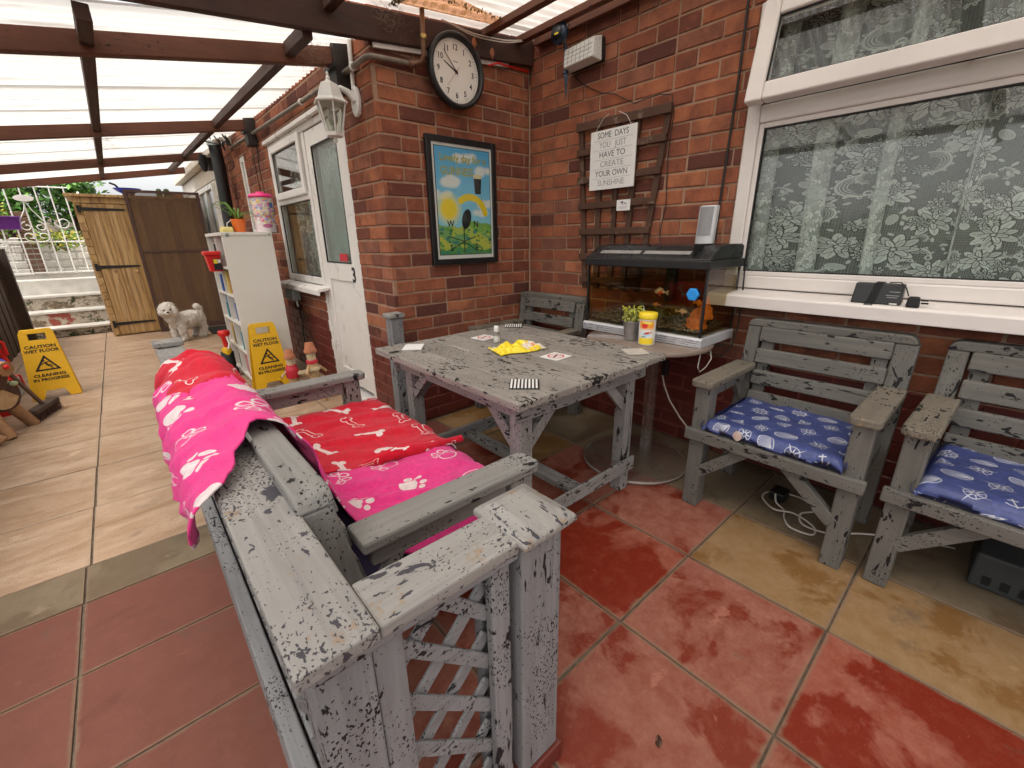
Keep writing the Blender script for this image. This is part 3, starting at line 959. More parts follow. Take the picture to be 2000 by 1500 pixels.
part('letter_label', MB().box(X0-.001, X0+.003, AY0+.20, AY0+.33, .995, 1.045), M['redink'], door)
f = MB(); f.box(XA-.03, XA+.06, AY0+.003, AYD+.02, .0, .048)
f.box(XA-.055, XA-.03, AY0+.03, AYD, .0, .022)
part('threshold', f, M['upvc'], wa, bevel=.005)
# narrow far window
f = MB(); uframe(f, 5.262, 5.438, 1.203, 1.928, X0-.004, X0+.05, .045)
nw = part('window', f, M['upvc'], wa, bevel=.005)
part('pane', MB().box(X0+.02, X0+.024, 5.305, 5.395, 1.246, 1.885), M['glass'], nw)
# white timber fascia line above the door wall
f = MB(); f.box(XA-.012, XA+.004, 2.60, 6.30, 2.19, 2.235)
tag(part('timber_batten', f, M['cream'], None, bevel=.003), 'pale timber batten on the brickwork just under the roof edge above the door', 'batten')

# cream clad outbuilding beyond the brick wall
out = thing('outbuilding', 'cream boarded outbuilding at the far end of the passage behind the black pipe', 'building', (1.2, 6.45, 0))
f = MB(); f.box(1.18, 1.9, 6.42, 10.2, 0, 2.5)
part('wall', f, M['cream'], out)
for k in range(11):
    z = .30 + k*.2
    part('cladding_board', MB().box(1.158, 1.182, 6.44, 10.18, z, z+.188), M['cream'], out, bevel=.004)
f = MB(); uframe(f, 7.1, 8.3, 1.12, 1.86, 1.120, 1.19, .06); f.box(1.122, 1.188, 7.66, 7.72, 1.18, 1.80)
w_ = part('window', f, M['upvc'], out, bevel=.004)
f = MB(); f.box(1.150, 1.156, 7.15, 7.66, 1.18, 1.80); f.box(1.150, 1.156, 7.72, 8.25, 1.18, 1.80)
part('pane', f, plain('dull_pane', (.20,.20,.19), .1, var=.3, sc=3), w_)
f = MB(); f.box(1.06, 1.18, 6.44, 10.2, 2.10, 2.2)
part('gutter', f, M['cream'], out, bevel=.01)
f = MB(); f.box(1.10, 1.148, 6.33, 6.41, 0, 2.2)
part('corner_board', f, M['cream'], out, bevel=.004)

# ------------------------------------------------------------------ roof
ctr = []
roof = thing('lean_to_roof', 'brown timber lean-to roof with clear corrugated sheets over the patio', 'roof', (0, 2.3, 1.8))
def zr_far(x, y): return 2.078 + .165*(x-1.05) + .019*(y-2.6)      # rafter top line, far bay
def zr_near(x): return 2.154 + .098*(x-1.0)
def rafter(x0, x1, y, h, th, fn, kind='brown', name='rafter', wob=.0):
    b = MB()
    b.hexa([(x0,y-th/2,fn(x0)-h),(x1,y-th/2,fn(x1)-h),(x1,y+th/2,fn(x1)-h),(x0,y+th/2,fn(x0)-h),
            (x0,y-th/2,fn(x0)),(x1,y-th/2,fn(x1)),(x1,y+th/2,fn(x1)),(x0,y+th/2,fn(x0))])
    return part(name, b, PW(kind, 'x'), roof, bevel=.004)
rafter(-1.3, XC-.01, 2.312, .130, .040, zr_near, 'browndark', 'main_beam')
for y, x1 in [(2.64, 1.10), (4.68, 1.10), (6.78, 1.05), (8.42, 1.04)]:
    rafter(-1.3, x1, y, .082, .05, lambda x, y=y: zr_far(x, y))
for y in (.35, -1.5): rafter(-1.3, XC-.01, y, .10, .05, zr_near)
def purlin(x, y0, y1, fn, h=.055, w=.045, kind='browndark'):
    b = MB()
    z0_, z1_ = fn(x, y0), fn(x, y1)
    b.hexa([(x-w/2,y0,z0_-h),(x+w/2,y0,z0_-h),(x+w/2,y1,z1_-h),(x-w/2,y1,z1_-h),(x-w/2,y0,z0_),(x+w/2,y0,z0_),(x+w/2,y1,z1_),(x-w/2,y1,z1_)])
    part('purlin', b, PW(kind, 'y'), roof, bevel=.003)
ys = [2.335, 2.615, 4.655, 6.755, 8.395]
for x in (-.92, .10, .862):
    for a, b_ in zip(ys[:-1], ys[1:]):
        purlin(x, a+(.052 if a > 2.5 else 0), b_-.002, lambda xx, yy: zr_far(xx, yy)+.0)
for x in (-.92, .10, .95, 1.835, 2.095):
    purlin(x, .377, 2.288, lambda xx, yy: zr_near(xx), kind='brown' if x > 1 else 'browndark', h=.034 if x > 1 else .055)
    purlin(x, -1.47, .32, lambda xx, yy: zr_near(xx))
    purlin(x, -2.4, -1.53, lambda xx, yy: zr_near(xx))
b = MB(); b.hexa([(2.19,-2.3,zr_near(2.2)-.04),(2.225,-2.3,zr_near(2.2)-.04),(2.225,2.25,zr_near(2.2)-.04),(2.19,2.25,zr_near(2.2)-.04),(2.19,-2.3,zr_near(2.2)),(2.225,-2.3,zr_near(2.2)),(2.225,2.25,zr_near(2.2)),(2.19,2.25,zr_near(2.2))])
part('wall_plate', b, PW('brown', 'y'), roof, bevel=.003)
def sheet(x0, x1, y0, y1, fn, mat='sheet', name='roof_sheet', amp=.010, pitch=.076):
    n = int((y1-y0)/pitch*8)
    b = MB()
    def s(u, v):
        x = x0 + v*(x1-x0); y = y0+u*(y1-y0)
        return (x, y, fn(x, y)+.012+amp*math.sin(2*PI*y/pitch))
    b.grid(s, n, 6)
    return part(name, b, M[mat], roof)
y = 2.33; k = 0
while y < 8.6:
    y1 = min(y+.70, 8.7)
    sheet(-1.25, 1.15, y, y1, lambda xx, yy, k=k: zr_far(xx, yy)+.004*(k % 2))
    y += .62; k += 1
y = -2.3; k = 0
while y < 2.35:
    y1 = min(y+.95, 2.36)
    sheet(-1.25, .7, y, y1, lambda xx, yy, k=k: zr_near(xx)+.003*(k % 2))
    sheet(.62, 2.228, y, y1, lambda xx, yy, k=k: zr_near(xx)+.018+.003*(k % 2))
    y += .9; k += 1
# dirty overlapping piece beside the main beam
b = MB()
def ds(u, v):
    x = 1.25 + v*.62 + .03*math.sin(u*9); y = 2.235 - u*.20*(1-.45*v)
    return (x, y, zr_near(x)+.012+.008*math.sin(2*PI*y/.076)-.004)
b.grid(ds, 34, 10)
part('stained_sheet', b, M['rustsheet'], roof)
# moss crumbs round its edge
b = MB()
for i in range(260):
    if rnd.random() < .5: x, y = 1.24+rnd.gauss(0,.012), 2.235-rnd.random()*.20
    else: x = 1.25+rnd.random()*.62; y = 2.235-.20*(1-.45*(x-1.25)/.62)+rnd.gauss(0,.006)
    z = zr_near(x)+.0+rnd.uniform(-.012,.006); r = rnd.uniform(.002,.007)
    b.add([(x-r,y,z),(x+r,y+r,z),(x,y-r,z+r),(x,y,z-r)], [(0,1,2),(0,3,1),(1,3,2),(0,2,3)])
tag(part('moss', b, plain('dry_moss', (.10,.075,.02), .95, var=.5, sc=60), roof), kind='stuff')
# white batten below the main beam
b = MB(); b.beam((1.165, 2.322, 2.028), (2.04, 2.322, 2.118), .012, .022)
tag(part('white_batten', b, M['upvc2'], None, bevel=.002), 'thin white strip under the big roof beam behind the clock', 'batten')

# black metal joist brackets on the door wall
for i, (y, lab) in enumerate([(2.64, 'rusty black joist hanger box beside the white lantern'), (4.68, 'dark joist hanger holding the third rafter above the spider plant'), (6.78, 'dark joist hanger at the far end of the door wall near the black pipe')]):
    z = zr_far(1.1, y)
    b = MB(); b.box(1.075, 1.149, y-.055, y+.055, z-.20, z+.02)
    rt_ = thing('joist_bracket', lab, 'bracket', (1.11, y, z-.2), 'joist brackets')
    part('hanger', b, plain('rusty_black_metal', (.035,.026,.022), .6, metal=.3, var=.5, sc=14), rt_, bevel=.003)
    b = MB(); b.box(1.060, 1.075, y-.07, y+.07, z-.105, z-.085); part('flange', b, M['iron'], rt_)
# cobwebs and dead leaves caught on the timber: fine fibres
for i, (x, y, z, n, lab) in enumerate([(.95, 2.60, 2.02, 70, 'tangle of old nest fibres where the second rafter meets the door wall'), (1.235, 2.24, 2.13, 45, 'dry nest fibres hanging from the main beam by the stained sheet'), (.10, 4.64, 1.87, 30, 'dusty cobweb tuft on the third rafter')]):
    b = MB()
    for k in range(n):
        p = Vector((x+rnd.gauss(0,.035), y+rnd.gauss(0,.02), z+rnd.gauss(0,.025)))
        q = [p]
        d = Vector((rnd.gauss(0,1), rnd.gauss(0,1), rnd.gauss(0,1)-.4)).normalized()
        for s_ in range(4):
            d = (d + Vector((rnd.gauss(0,.5), rnd.gauss(0,.5), rnd.gauss(0,.5)))).normalized()
            q.append(q[-1] + d*rnd.uniform(.01,.028))
        b.tube(q, .0006, 3, False)
    tag(part('cobweb', b, plain('nest_fibre_%d' % i, (.22,.15,.10), .9, var=.3)), lab, 'cobweb', kind='stuff')

# ------------------------------------------------------------------ pipes and cables
def pipe(name, pts, r, mat, label, cat, n=10, group=None):
    b = MB(); b.tube(pts, r, n)
    return tag(part(name, b, mat), label, cat, group)
p1 = thing('water_pipe', 'old copper and grey pipe wrapping the brick corner below the roof beam', 'pipe', (1.11, 2.29, 1.97))
pts = [(1.118, 5.6, 2.04), (1.118, 4.5, 2.012), (1.118, 3.2, 1.978), (1.118, 2.7, 1.966), (1.118, 2.40, 1.966), (1.120, 2.33, 1.968), (1.135, 2.305, 1.972), (1.17, 2.305, 1.975), (1.36, 2.305, 1.985)]
b = MB(); b.tube(pts, .0135, 10); part('tube', b, M['pipegrey'], p1)
b = MB(); b.tube([(1.355,2.300,1.985),(1.385,2.290,1.987),(1.399,2.262,1.995),(1.400,2.242,2.02),(1.401,2.240,2.10),(1.404,2.238,2.215)], .0125, 10); part('riser', b, M['copper'], p1)
for q in ((1.118, 2.47, 1.966), (1.118, 2.75, 1.968), (1.118, 3.3, 1.98)):
    b = MB(); b.lathe([(.017,-.009),(.0195,-.006),(.0195,.006),(.017,.009)], q, 12, 'y'); part('clip', b, M['whiteplastic'], p1)
b = MB(); b.lathe([(.0165,-.02),(.018,-.016),(.018,.016),(.0165,.02)], (1.36,2.303,1.985), 12, 'x'); part('joint', b, M['copper'], p1)
b = MB(); b.lathe([(.015,-.012),(.0175,-.008),(.0175,.008),(.015,.012)], (1.402,2.239,2.09), 12); part('clip', b, plain('brass', (.5,.36,.14), .35, metal=.8), p1)
pipe('conduit', [(1.135, 2.53, 1.88), (1.135, 2.515, 2.18)], .011, M['whiteplastic'], 'short white conduit rising from the lantern to the roof', 'conduit')
pipe('red_cable', [(1.86, 2.29, 2.075), (1.93, 2.285, 2.10), (1.985, 2.30, 2.105), (2.06, 2.32, 2.115), (2.21, 2.322, 2.12)], .005, M['redplastic'], 'bright red cable end poking out in the corner right of the clock', 'cable')
pipe('black_cable', [(XC-.012, .98, 2.34), (XC-.012, 1.0, 2.05), (XC-.013, .998, 1.765), (XC-.012, 1.006, 1.48), (XC-.012, 1.011, 1.264), (XC-.012, 1.012, 1.10)], .0055, M['cordblack'], 'thick black cable running straight down the brickwork left of the window', 'cable')
x = XC-.010
pipe('thin_cable', [(x,1.95,2.01),(x,1.90,1.965),(x,1.84,1.93),(x,1.75,1.883),(x,1.66,1.86),(x,1.578,1.815),(x-.01,1.52,1.785),(x-.02,1.459,1.79),(x-.03,1.36,1.790),(x-.035,1.295,1.772),(x-.01,1.290,1.70),(x,1.309,1.523),(x,1.302,1.40),(x,1.295,1.281),(x,1.315,1.15),(x,1.308,1.06)], .0026, M['cordblack'], 'thin black cable from the floodlight over the trellis down to the fish tank', 'cable', 6)
pipe('corner_cable', [(XC-.012, YB-.03, 2.30), (XC-.012, YB-.014, 2.2), (XC-.01, YB-.012, 2.05)], .004, M['cordblack'], 'black cable dropping down the inside corner from the roof', 'cable', 6)
wl = MB()
for k in range(2):
    pts = [(1.52+.66*i/16, 2.243-.004*math.sin(i), zr_near(1.52+.66*i/16)-.012-(.035+.012*k)*math.sin(PI*i/16)**1.0) for i in range(17)]
    wl.tube(pts, .0032, 6)
tag(part('white_flex', wl, M['cordwhite']), 'slack white flex looped along the big beam right of the clock', 'cable')
for i, (x_, z_) in enumerate([(1.72, 2.14), (1.845, 2.12)]):
    b = MB(); b.grid(lambda u, v: (x_+(u-.5)*.035*math.sin(PI*v+.3), 2.236-.008*math.sin(PI*u), z_-.055*v+.02), 6, 6)
    tag(part('dry_leaf', b, plain('orange_leaf_%d' % i, (.30,.11,.05), .8, var=.3)), ['small rust coloured dead leaf caught on the flex just right of the clock', 'larger rust coloured dead leaf caught on the flex nearer the corner'][i], 'leaf')
for i, (yy, zs) in enumerate([(4.63, [(2.03), (1.75), (1.53), (1.20)]), (4.80, [(2.03), (1.80), (1.40), (1.22)])]):
    pts = [(XA-.012-.006*k, yy+.04*math.sin(k*1.7+i)-.05*k*i*.3, z) for k, z in enumerate(zs)]
    pipe('wall_cable', pts, .004, M['cordblack'], ['black cable hanging on the brick wall right above the sweet jar', 'black cable hanging beside the narrow far window'][i], 'cable', 6)
# soil pipe at the far end
sp_ = thing('soil_pipe', 'thick black downpipe with a pale collar at the far end of the brick wall', 'pipe', (.98, 5.9, 0))
b = MB(); b.tube([(1.00,5.9,0.0),(1.03,5.9,1.30),(1.045,5.9,1.9),(1.04,5.9,2.12)], .06, 18); part('tube', b, M['black'], sp_)
b = MB(); b.tube([(1.04,5.9,2.10),(1.035,5.9,2.17)], .067, 18); part('socket', b, M['greybox'], sp_)
b = MB(); b.tube([(1.04,5.9,2.14),(1.07,5.8,2.17),(1.12,5.68,2.15),(1.15,5.6,2.12)], .042, 14); part('branch', b, M['cream'], sp_)
b = MB()
for k in range(7):
    p = Vector((1.06+rnd.uniform(-.1,.06), 5.6+rnd.uniform(-.2,.15), 2.12+rnd.uniform(-.03,.05)))
    b.tube([p, p+Vector((rnd.uniform(-.08,.08), rnd.uniform(-.15,.15), rnd.uniform(-.10,.06))), p+Vector((rnd.uniform(-.14,.04), rnd.uniform(-.3,.2), rnd.uniform(-.14,.04)))], .007, 6)
tag(part('cable_tangle', b, M['cordblack']), 'messy tangle of dark cables beside the top of the black downpipe', 'cable')
b = MB(); b.tube([(.93,6.0,2.02),(.92,6.02,1.93),(.925,6.0,1.86)], [.03,.045,.02], 10)
tag(part('hanging_bundle', b, M['blackmatt']), 'small black bundle hanging left of the black downpipe', 'bag')

# ------------------------------------------------------------------ wall lantern
ln = thing('wall_lantern', 'white six-sided carriage lantern on the brick corner beside the door', 'lamp', (1.0, 2.55, 1.62))
cx, cy = 1.01, 2.545
b = MB(); b.lathe([(.030,0),(.036,.012),(.030,.02),(.070,.17),(.066,.17)], (cx,cy,1.655), 6, smooth=False)
b = MB()
def hexp(r, z, k): t = 2*PI*k/6+.3; return (cx+r*math.cos(t), cy+r*math.sin(t), z)
for k in range(6): b.tube([hexp(.042,1.665,k), hexp(.074,1.80,k)], .0045, 6)
b.lathe([(.030,-.016),(.045,-.012),(.047,.004),(.038,.008)], (cx,cy,1.662), 6, smooth=False, ang=.3)
b.lathe([(.0,-.042),(.008,-.04),(.012,-.03),(.006,-.022),(.02,-.014)], (cx,cy,1.662), 10)
part('cage', b, M['whiteplastic'], ln)
b = MB(); b.lathe([(.088,0),(.090,.006),(.070,.022),(.058,.055),(.045,.085),(.018,.098),(.010,.105),(.012,.115),(.006,.125),(.008,.135),(.0,.145)], (cx,cy,1.80), 6, smooth=False, ang=.3)
part('roof_cap', b, M['whiteplastic'], ln, bevel=.002)
for k in range(6):
    b = MB(); a0, a1 = hexp(.0405,1.668,k), hexp(.0405,1.668,(k+1) % 6); c0, c1 = hexp(.072,1.798,k), hexp(.072,1.798,(k+1) % 6)
    b.add([a0,a1,c1,c0], [(0,1,2,3)]); part('lantern_pane', b, M['frost'], ln)
b = MB(); b.lathe([(.0,.0),(.012,.0),(.014,.03),(.0,.03)], (cx,cy,1.67), 12); b.ball((cx,cy,1.735), .026, 1,1,1.35)
part('bulb', b, plain('opal_bulb', (.55,.52,.48), .3), ln)
b = MB(); b.tube([(cx+.02,cy-.005,1.862),(cx+.055,cy-.01,1.878),(cx+.09,cy-.015,1.865),(cx+.124,cy-.02,1.83)], [.011,.013,.016,.020], 10)
part('arm', b, M['whiteplastic'], ln)
b = MB(); b.prism([(cy-.02+.045*math.cos(t), 1.825+.072*math.sin(t)) for t in [2*PI*k/20 for k in range(20)]], 'x', 1.128, 1.150)
part('back_plate', b, M['whiteplastic'], ln, bevel=.006)

# ------------------------------------------------------------------ clock
ck = thing('wall_clock', 'round black-rimmed clock with plain white face hung on the roof beam', 'clock', (1.613, 2.28, 1.815))
cc = (1.613, 2.285, 1.990)
b = MB(); b.lathe([(.150,0),(.176,-.004),(.180,-.020),(.178,-.036),(.168,-.045),(.156,-.040),(.151,-.028),(.150,-.02)], (cc[0],2.330-.045,cc[2]), 56, 'y', caps=False)
b.lathe([(.150,0.001),(.0,.001)], (cc[0],2.285,cc[2]), 40, 'y', smooth=False, caps=False)
part('rim', b, M['black'], ck)
b = MB(); b.lathe([(.1515,-.016),(.0,-.0161)], (cc[0],2.285,cc[2]), 56, 'y', smooth=False)
part('dial', b, plain('clock_face', (.80,.76,.70), .5, var=.02), ck)
RX = (PI/2, 0, 0)
dy = 2.285-.0168
for h in range(1, 13):
    t = R_(90-30*h)
    text(str(h), .038, (cc[0]+.112*math.cos(t), dy, cc[2]+.112*math.sin(t)), RX, M['ink'], ck, 'numeral', bold=.0004, sx=.95)
b = MB()
for k in range(60):
    t = 2*PI*k/60; l = .011 if k % 5 == 0 else .007; w = .0011 if k % 5 == 0 else .0006
    c, s_ = math.cos(t), math.sin(t)
    q = [(.143, -w), (.143, w), (.143-l, w), (.143-l, -w)]
    b.add([(cc[0]+r*c-o_*s_, dy, cc[2]+r*s_+o_*c) for r, o_ in q], [(0,1,2,3)])
part('minute_marks', b, M['ink'], ck)
text('Acctim', .010, (cc[0], dy, cc[2]+.048), RX, M['greyink'], ck, 'maker_mark')
def hand(ang, L, tail, w, yy, mat, nm):
    t = R_(90-ang); c, s_ = math.cos(t), math.sin(t); b = MB()
    q = [(-tail, -w), (L*.96, -w*.6), (L, 0), (L*.96, w*.6), (-tail, w)]
    vs = [(cc[0]+r*c-o_*s_, yy, cc[2]+r*s_+o_*c) for r, o_ in q]
    b.add(vs + [(v[0], v[1]-.001, v[2]) for v in vs], [(0,1,2,3,4), (9,8,7,6,5)] + [(i, (i+1) % 5, 5+(i+1) % 5, 5+i) for i in range(5)])
    part(nm, b, mat, ck)
hand(297, .088, .014, .0032, dy-.002, M['ink'], 'hour_hand')
hand(319, .118, .014, .0026, dy-.004, M['ink'], 'minute_hand')
hand(221, .100, .030, .0007, dy-.006, M['redink'], 'second_hand')
b = MB(); b.lathe([(.006,0),(.006,-.008),(0,-.008)], (cc[0], dy, cc[2]), 12, 'y'); part('hub', b, M['ink'], ck)

# ------------------------------------------------------------------ framed poster
def poster_image():
    W, H = 360, 540
    c = Cv(W, H, (.12,.52,.80))
    Y = c.Y/c.H
    top = np.array((.10,.42,.74)); low = np.array((.35,.74,.86))
    c.a = top*(Y[..., None]) + low*(1-Y[..., None])
    R = np.random.RandomState(3)
    for cx, cy, s in [(.55,1.36,.16),(.85,1.20,.14),(.28,1.03,.20),(.95,.73,.16),(.08,.83,.15),(.80,.60,.12)]:
        for k in range(9):
            p = (cx+R.uniform(-1,1)*s, cy+R.uniform(-.15,.35)*s)
            c.put(lambda X, Y: sd_ell(X, Y, s*.42, s*.26), p, s, (.80,.82,.80), aa=.05)
    c.put(lambda X, Y: sd_ell(X, Y, .19, .19), (.20,.66), .4, (.90,.80,.25), aa=.14)
    c.put(lambda X, Y: sd_ell(X, Y, .14, .14), (.20,.66), .4, (.92,.70,.05), aa=.06)
    # rolling fields
    for k, (y0, col) in enumerate([(.44,(.22,.45,.10)), (.37,(.45,.55,.10)), (.30,(.20,.42,.16)), (.22,(.55,.58,.10)), (.13,(.10,.30,.10))]):
        def hill(X, Y): return Y - .05*np.sin(X*7+k*2) - .02*np.sin(X*17+k)
        c.put(hill, (.5, y0), 1.0, col, aa=.02)
    for k in range(90):
        p = (R.uniform(0,1), R.uniform(0,.42)); s = R.uniform(.008,.03)
        c.put(lambda X, Y: sd_ell(X, Y, s*1.3, s), p, .06, [(.04,.18,.06),(.50,.56,.08),(.05,.25,.22),(.12,.35,.08)][k % 4], aa=.012)
    # big plain pint glass with a cream head
    dk, cr = (.015,.012,.010), (.80,.70,.42)
    c.put(lambda X, Y: sd_poly(X, Y, [(-.055,-.13),(.055,-.13),(.078,.13),(-.078,.13)]), (.76,1.02), .6, dk)
    c.put(lambda X, Y: sd_poly(X, Y, [(-.075,.09),(.075,.09),(.078,.13),(-.078,.13)]), (.76,1.02), .6, cr)
    c.put(lambda X, Y: sd_ell(X, Y, .080, .022), (.76,1.15), .3, cr)
    # broad yellow ribbon swoosh
    c.put(lambda X, Y: sd_arc(X, Y, .30, .050, .25, 2.2), (.60,.54), .6, (.85,.62,.02))
    c.put(lambda X, Y: sd_ell(X, Y, .085, .15, -.3), (.52,.52), .4, (.02,.03,.03))
    # weather vane arms
    for dx, dy_ in [(-.26,.07),(.22,.07),(-.26,-.13),(.22,-.13)]:
        c.put(lambda X, Y: sd_cap(X, Y, (0,0), (dx,dy_), .008), (.46,.19), .5, (.02,.05,.04))
    c.put(lambda X, Y: sd_cap(X, Y, (0,.20), (0,-.16), .011), (.46,.19), .5, (.02,.05,.04))
    return new_image('poster_print', c.a)
def image_mat(name, im, rough=.5, coat=0.0, fuzz=0.0):
    t = NT(name)
    n = t.t.nodes.new('ShaderNodeTexImage'); n.image = im
    t.t.links.new(t.uv(), n.inputs['Vector'])
    kw = dict(Base_Color=n.outputs[0], Roughness=rough)
    if coat: kw['Coat_Weight'] = coat
    return t.done(t.pbsdf(**kw))
ps = thing('framed_poster', 'black framed beer poster with blue sky, hanging under the clock', 'poster', (1.667, 2.32, .98))
px0, px1, pz0, pz1 = 1.416, 1.915, .978, 1.682
f = MB(); w = .034
f.box(px0, px0+w, 2.308, 2.334, pz0, pz1); f.box(px1-w, px1, 2.308, 2.334, pz0, pz1)
f.box(px0+w, px1-w, 2.308, 2.334, pz0, pz0+w); f.box(px0+w, px1-w, 2.308, 2.334, pz1-w, pz1)
part('frame', f, M['black'], ps, bevel=.004)
part('mount', MB().box(px0+w-.002, px1-w+.002, 2.318, 2.330, pz0+w-.002, pz1-w+.002), M['paper'], ps)
ix0, ix1, iz0, iz1 = px0+.054, px1-.052, pz0+.060, pz1-.054
part('print_border', MB().box(ix0-.004, ix1+.004, 2.3170, 2.3178, iz0-.004, iz1+.004), M['ink'], ps)
b = MB().quad((ix0,2.3160,iz0), (ix1,2.3160,iz0), (ix1,2.3160,iz1), (ix0,2.3160,iz1))
part('print', b, image_mat('poster_paper', poster_image(), .35), ps)
gold = plain('mustard_print', (.42,.40,.08), .5, var=.1)
text('Lovely day for a', .056, ((ix0+ix1)/2, 2.3154, iz1-.055), RX, gold, ps, 'lettering', sx=.92, bold=.0012, depth=.0002)
text('GUINNESS', .062, (ix0+.150, 2.3154, iz1-.125), RX, gold, ps, 'lettering', sx=.80, bold=.0014, depth=.0002)
for ch, dx, dz in [('W', .085, .175), ('N', .275, .175), ('S', .085, .035), ('E', .275, .035)]:
    text(ch, .052, (ix0+dx, 2.3154, iz0+dz), RX, M['ink'], ps, 'lettering', sx=.9, bold=.001, depth=.0002)
part('glazing', MB().box(px0+w, px1-w, 2.3115, 2.3125, pz0+w, pz1-w), M['glassclear'], ps)

# ------------------------------------------------------------------ trellis, plaques, floodlight, solar light
tr = thing('trellis', 'brown fan trellis with peeling stain on the brick wall behind the sign', 'trellis', (2.21, 1.6, .8))
tops = [1.885, 1.746, 1.618, 1.497, 1.320]
bots = [1.815, 1.725, 1.625, 1.530, 1.432]
for a, c in zip(tops, bots):
    b = MB(); b.beam((2.222, a, 1.735), (2.222, c, .82), .034, .014, upv=(1,0,0))
    part('upright', b, PW('trellis', 'z'), tr, bevel=.002)
for k, z in enumerate((1.722, 1.597, 1.448, 1.305, 1.158, 1.012, .873)):
    f_ = (1.735-z)/.915
    ya, yb = tops[0]+(bots[0]-tops[0])*f_+.022, tops[-1]+(bots[-1]-tops[-1])*f_-.022
    b = MB(); b.beam((2.206, ya, z+(.012 if k == 0 else 0)), (2.206, yb, z+.002), .016, .036 if k else .044)
    part('rail', b, PW('trellis', 'y'), tr, bevel=.002, wobble=.0015)
RXC = (PI/2, 0, -PI/2)
sg = thing('hanging_sign', 'square white sign about making your own sunshine hanging on the trellis', 'sign', (2.185, 1.63, 1.385))
part('panel', MB().box(2.186, 2.194, 1.478, 1.781, 1.384, 1.688), M['paper'], sg, bevel=.0015)
for i, (s_, c, sx) in enumerate([('SOME  DAYS', 'd', .93), ('YOU   JUST', 'g', .90), ('HAVE TO', 'd', 1.05), ('CREATE', 'g', 1.12), ('YOUR OWN', 'd', .98), ('SUNSHINE', 'g', .98)]):
    z = 1.660 - i*.0485
    text(s_, .043, (2.1855, 1.6295, z), RXC, M['darkgreyink'] if c == 'd' else M['greyink'], sg, 'lettering', sx=sx*.92, depth=.0003)
    if i < 5:
        b = MB(); b.box(2.1852, 2.186, 1.50, 1.757, z-.0245, z-.0232); part('rule', b, M['greyink'], sg)
b = MB(); b.tube([(2.184,1.745,1.686),(2.192,1.705,1.745),(2.19,1.665,1.762)], .0016, 5); b.tube([(2.184,1.513,1.686),(2.192,1.55,1.735),(2.19,1.60,1.762)], .0016, 5)
part('string', b, M['cordwhite'], sg)
cd = thing('small_card', 'small white card with purple scribble tacked under the sunshine sign', 'card', (2.195, 1.54, 1.265))
part('card', MB().box(2.193, 2.196, 1.495, 1.583, 1.265, 1.322), M['paper'], cd)
def emblem(y0, z0, mat):
    b = MB()
    for k in range(9):
        y, z = y0+rnd.uniform(-.018,.018), z0+rnd.uniform(-.007,.007)
        b.box(2.1924, 2.193, y-.004, y+.004, z-.002, z+.003)
    return b
part('motif', emblem(1.539, 1.305, M['purple']), M['purple'], cd)
part('motif', MB().box(2.1924, 2.193, 1.512, 1.565, 1.283, 1.2845).box(2.1924, 2.193, 1.518, 1.560, 1.277, 1.2782), M['purple'], cd)

fl = thing('floodlight', 'boxy white prismatic bulkhead light high on the brick wall', 'lamp', (2.18, 1.85, 2.02))
b = MB(); b.prism([(1.735, 2.03), (1.968, 2.023), (1.972, 2.128), (1.74, 2.142)], 'x', 2.185, 2.228); part('casing', b, M['blackmatt'], fl, bevel=.006)
b = MB(); b.hexa([(2.188,1.728,2.022),(2.125,1.745,2.036),(2.125,1.950,2.028),(2.188,1.975,2.014),(2.188,1.732,2.140),(2.135,1.748,2.127),(2.135,1.953,2.117),(2.188,1.978,2.130)])
part('diffuser', b, plain('prismatic_lens', (.66,.64,.60), .18, var=.15, sc=120, bump=.6), fl, bevel=.006, seg=2)
b = MB()
for k in range(1, 7):
    y = 1.748+k*.0285; b.beam((2.1245, y, 2.037), (2.1335, y, 2.122), .0016, .0016, upv=(0,1,0))
for k in range(1, 4):
    z = 2.034+k*.021; xx = 2.1245+.009*(z-2.034)/.09; b.beam((xx, 1.75, z+.002), (xx, 1.951, z-.006), .0016, .0016)
part('lens_grid', b, M['greyink'], fl)
SLX = 2.132
sl = thing('solar_spike_light', 'navy solar spike light hanging upside down from a hook beside the floodlight', 'lamp', (2.17, 1.99, 1.90))
b = MB(); b.lathe([(.0,.012),(.030,.010),(.036,.0),(.045,-.004),(.052,-.012),(.056,-.03),(.050,-.045),(.0,-.05)], (SLX,1.962,2.193), 28, 'x')
nb = plain('navy_plastic', (.012,.025,.05), .3)
part('head', b, nb, sl)
b = MB(); b.lathe([(.034,-.051),(.036,-.054),(.0,-.054)], (SLX,1.962,2.193), 24, 'x'); part('solar_cell', b, M['black'], sl)
part('badge', MB().box(SLX-.0555, SLX-.0545, 1.948, 1.975, 2.180, 2.188), M['yellow2'], sl)
b = MB(); b.tube([(2.145,1.955,2.15),(2.15,1.955,2.02)], .010, 8); b.lathe([(.018,.0),(.018,.012),(.008,.014)], (2.15,1.955,2.008), 12); b.lathe([(.0,-.13),(.003,-.12),(.017,-.01),(.012,.0)], (2.15,1.950,2.008), 4, smooth=False)
part('spike', b, nb, sl)
b = MB(); b.tube([(2.135,1.962,2.24),(2.135,1.96,2.255),(2.15,1.955,2.25),(2.18,1.95,2.24)], .002, 5); part('hook', b, M['iron'], sl)

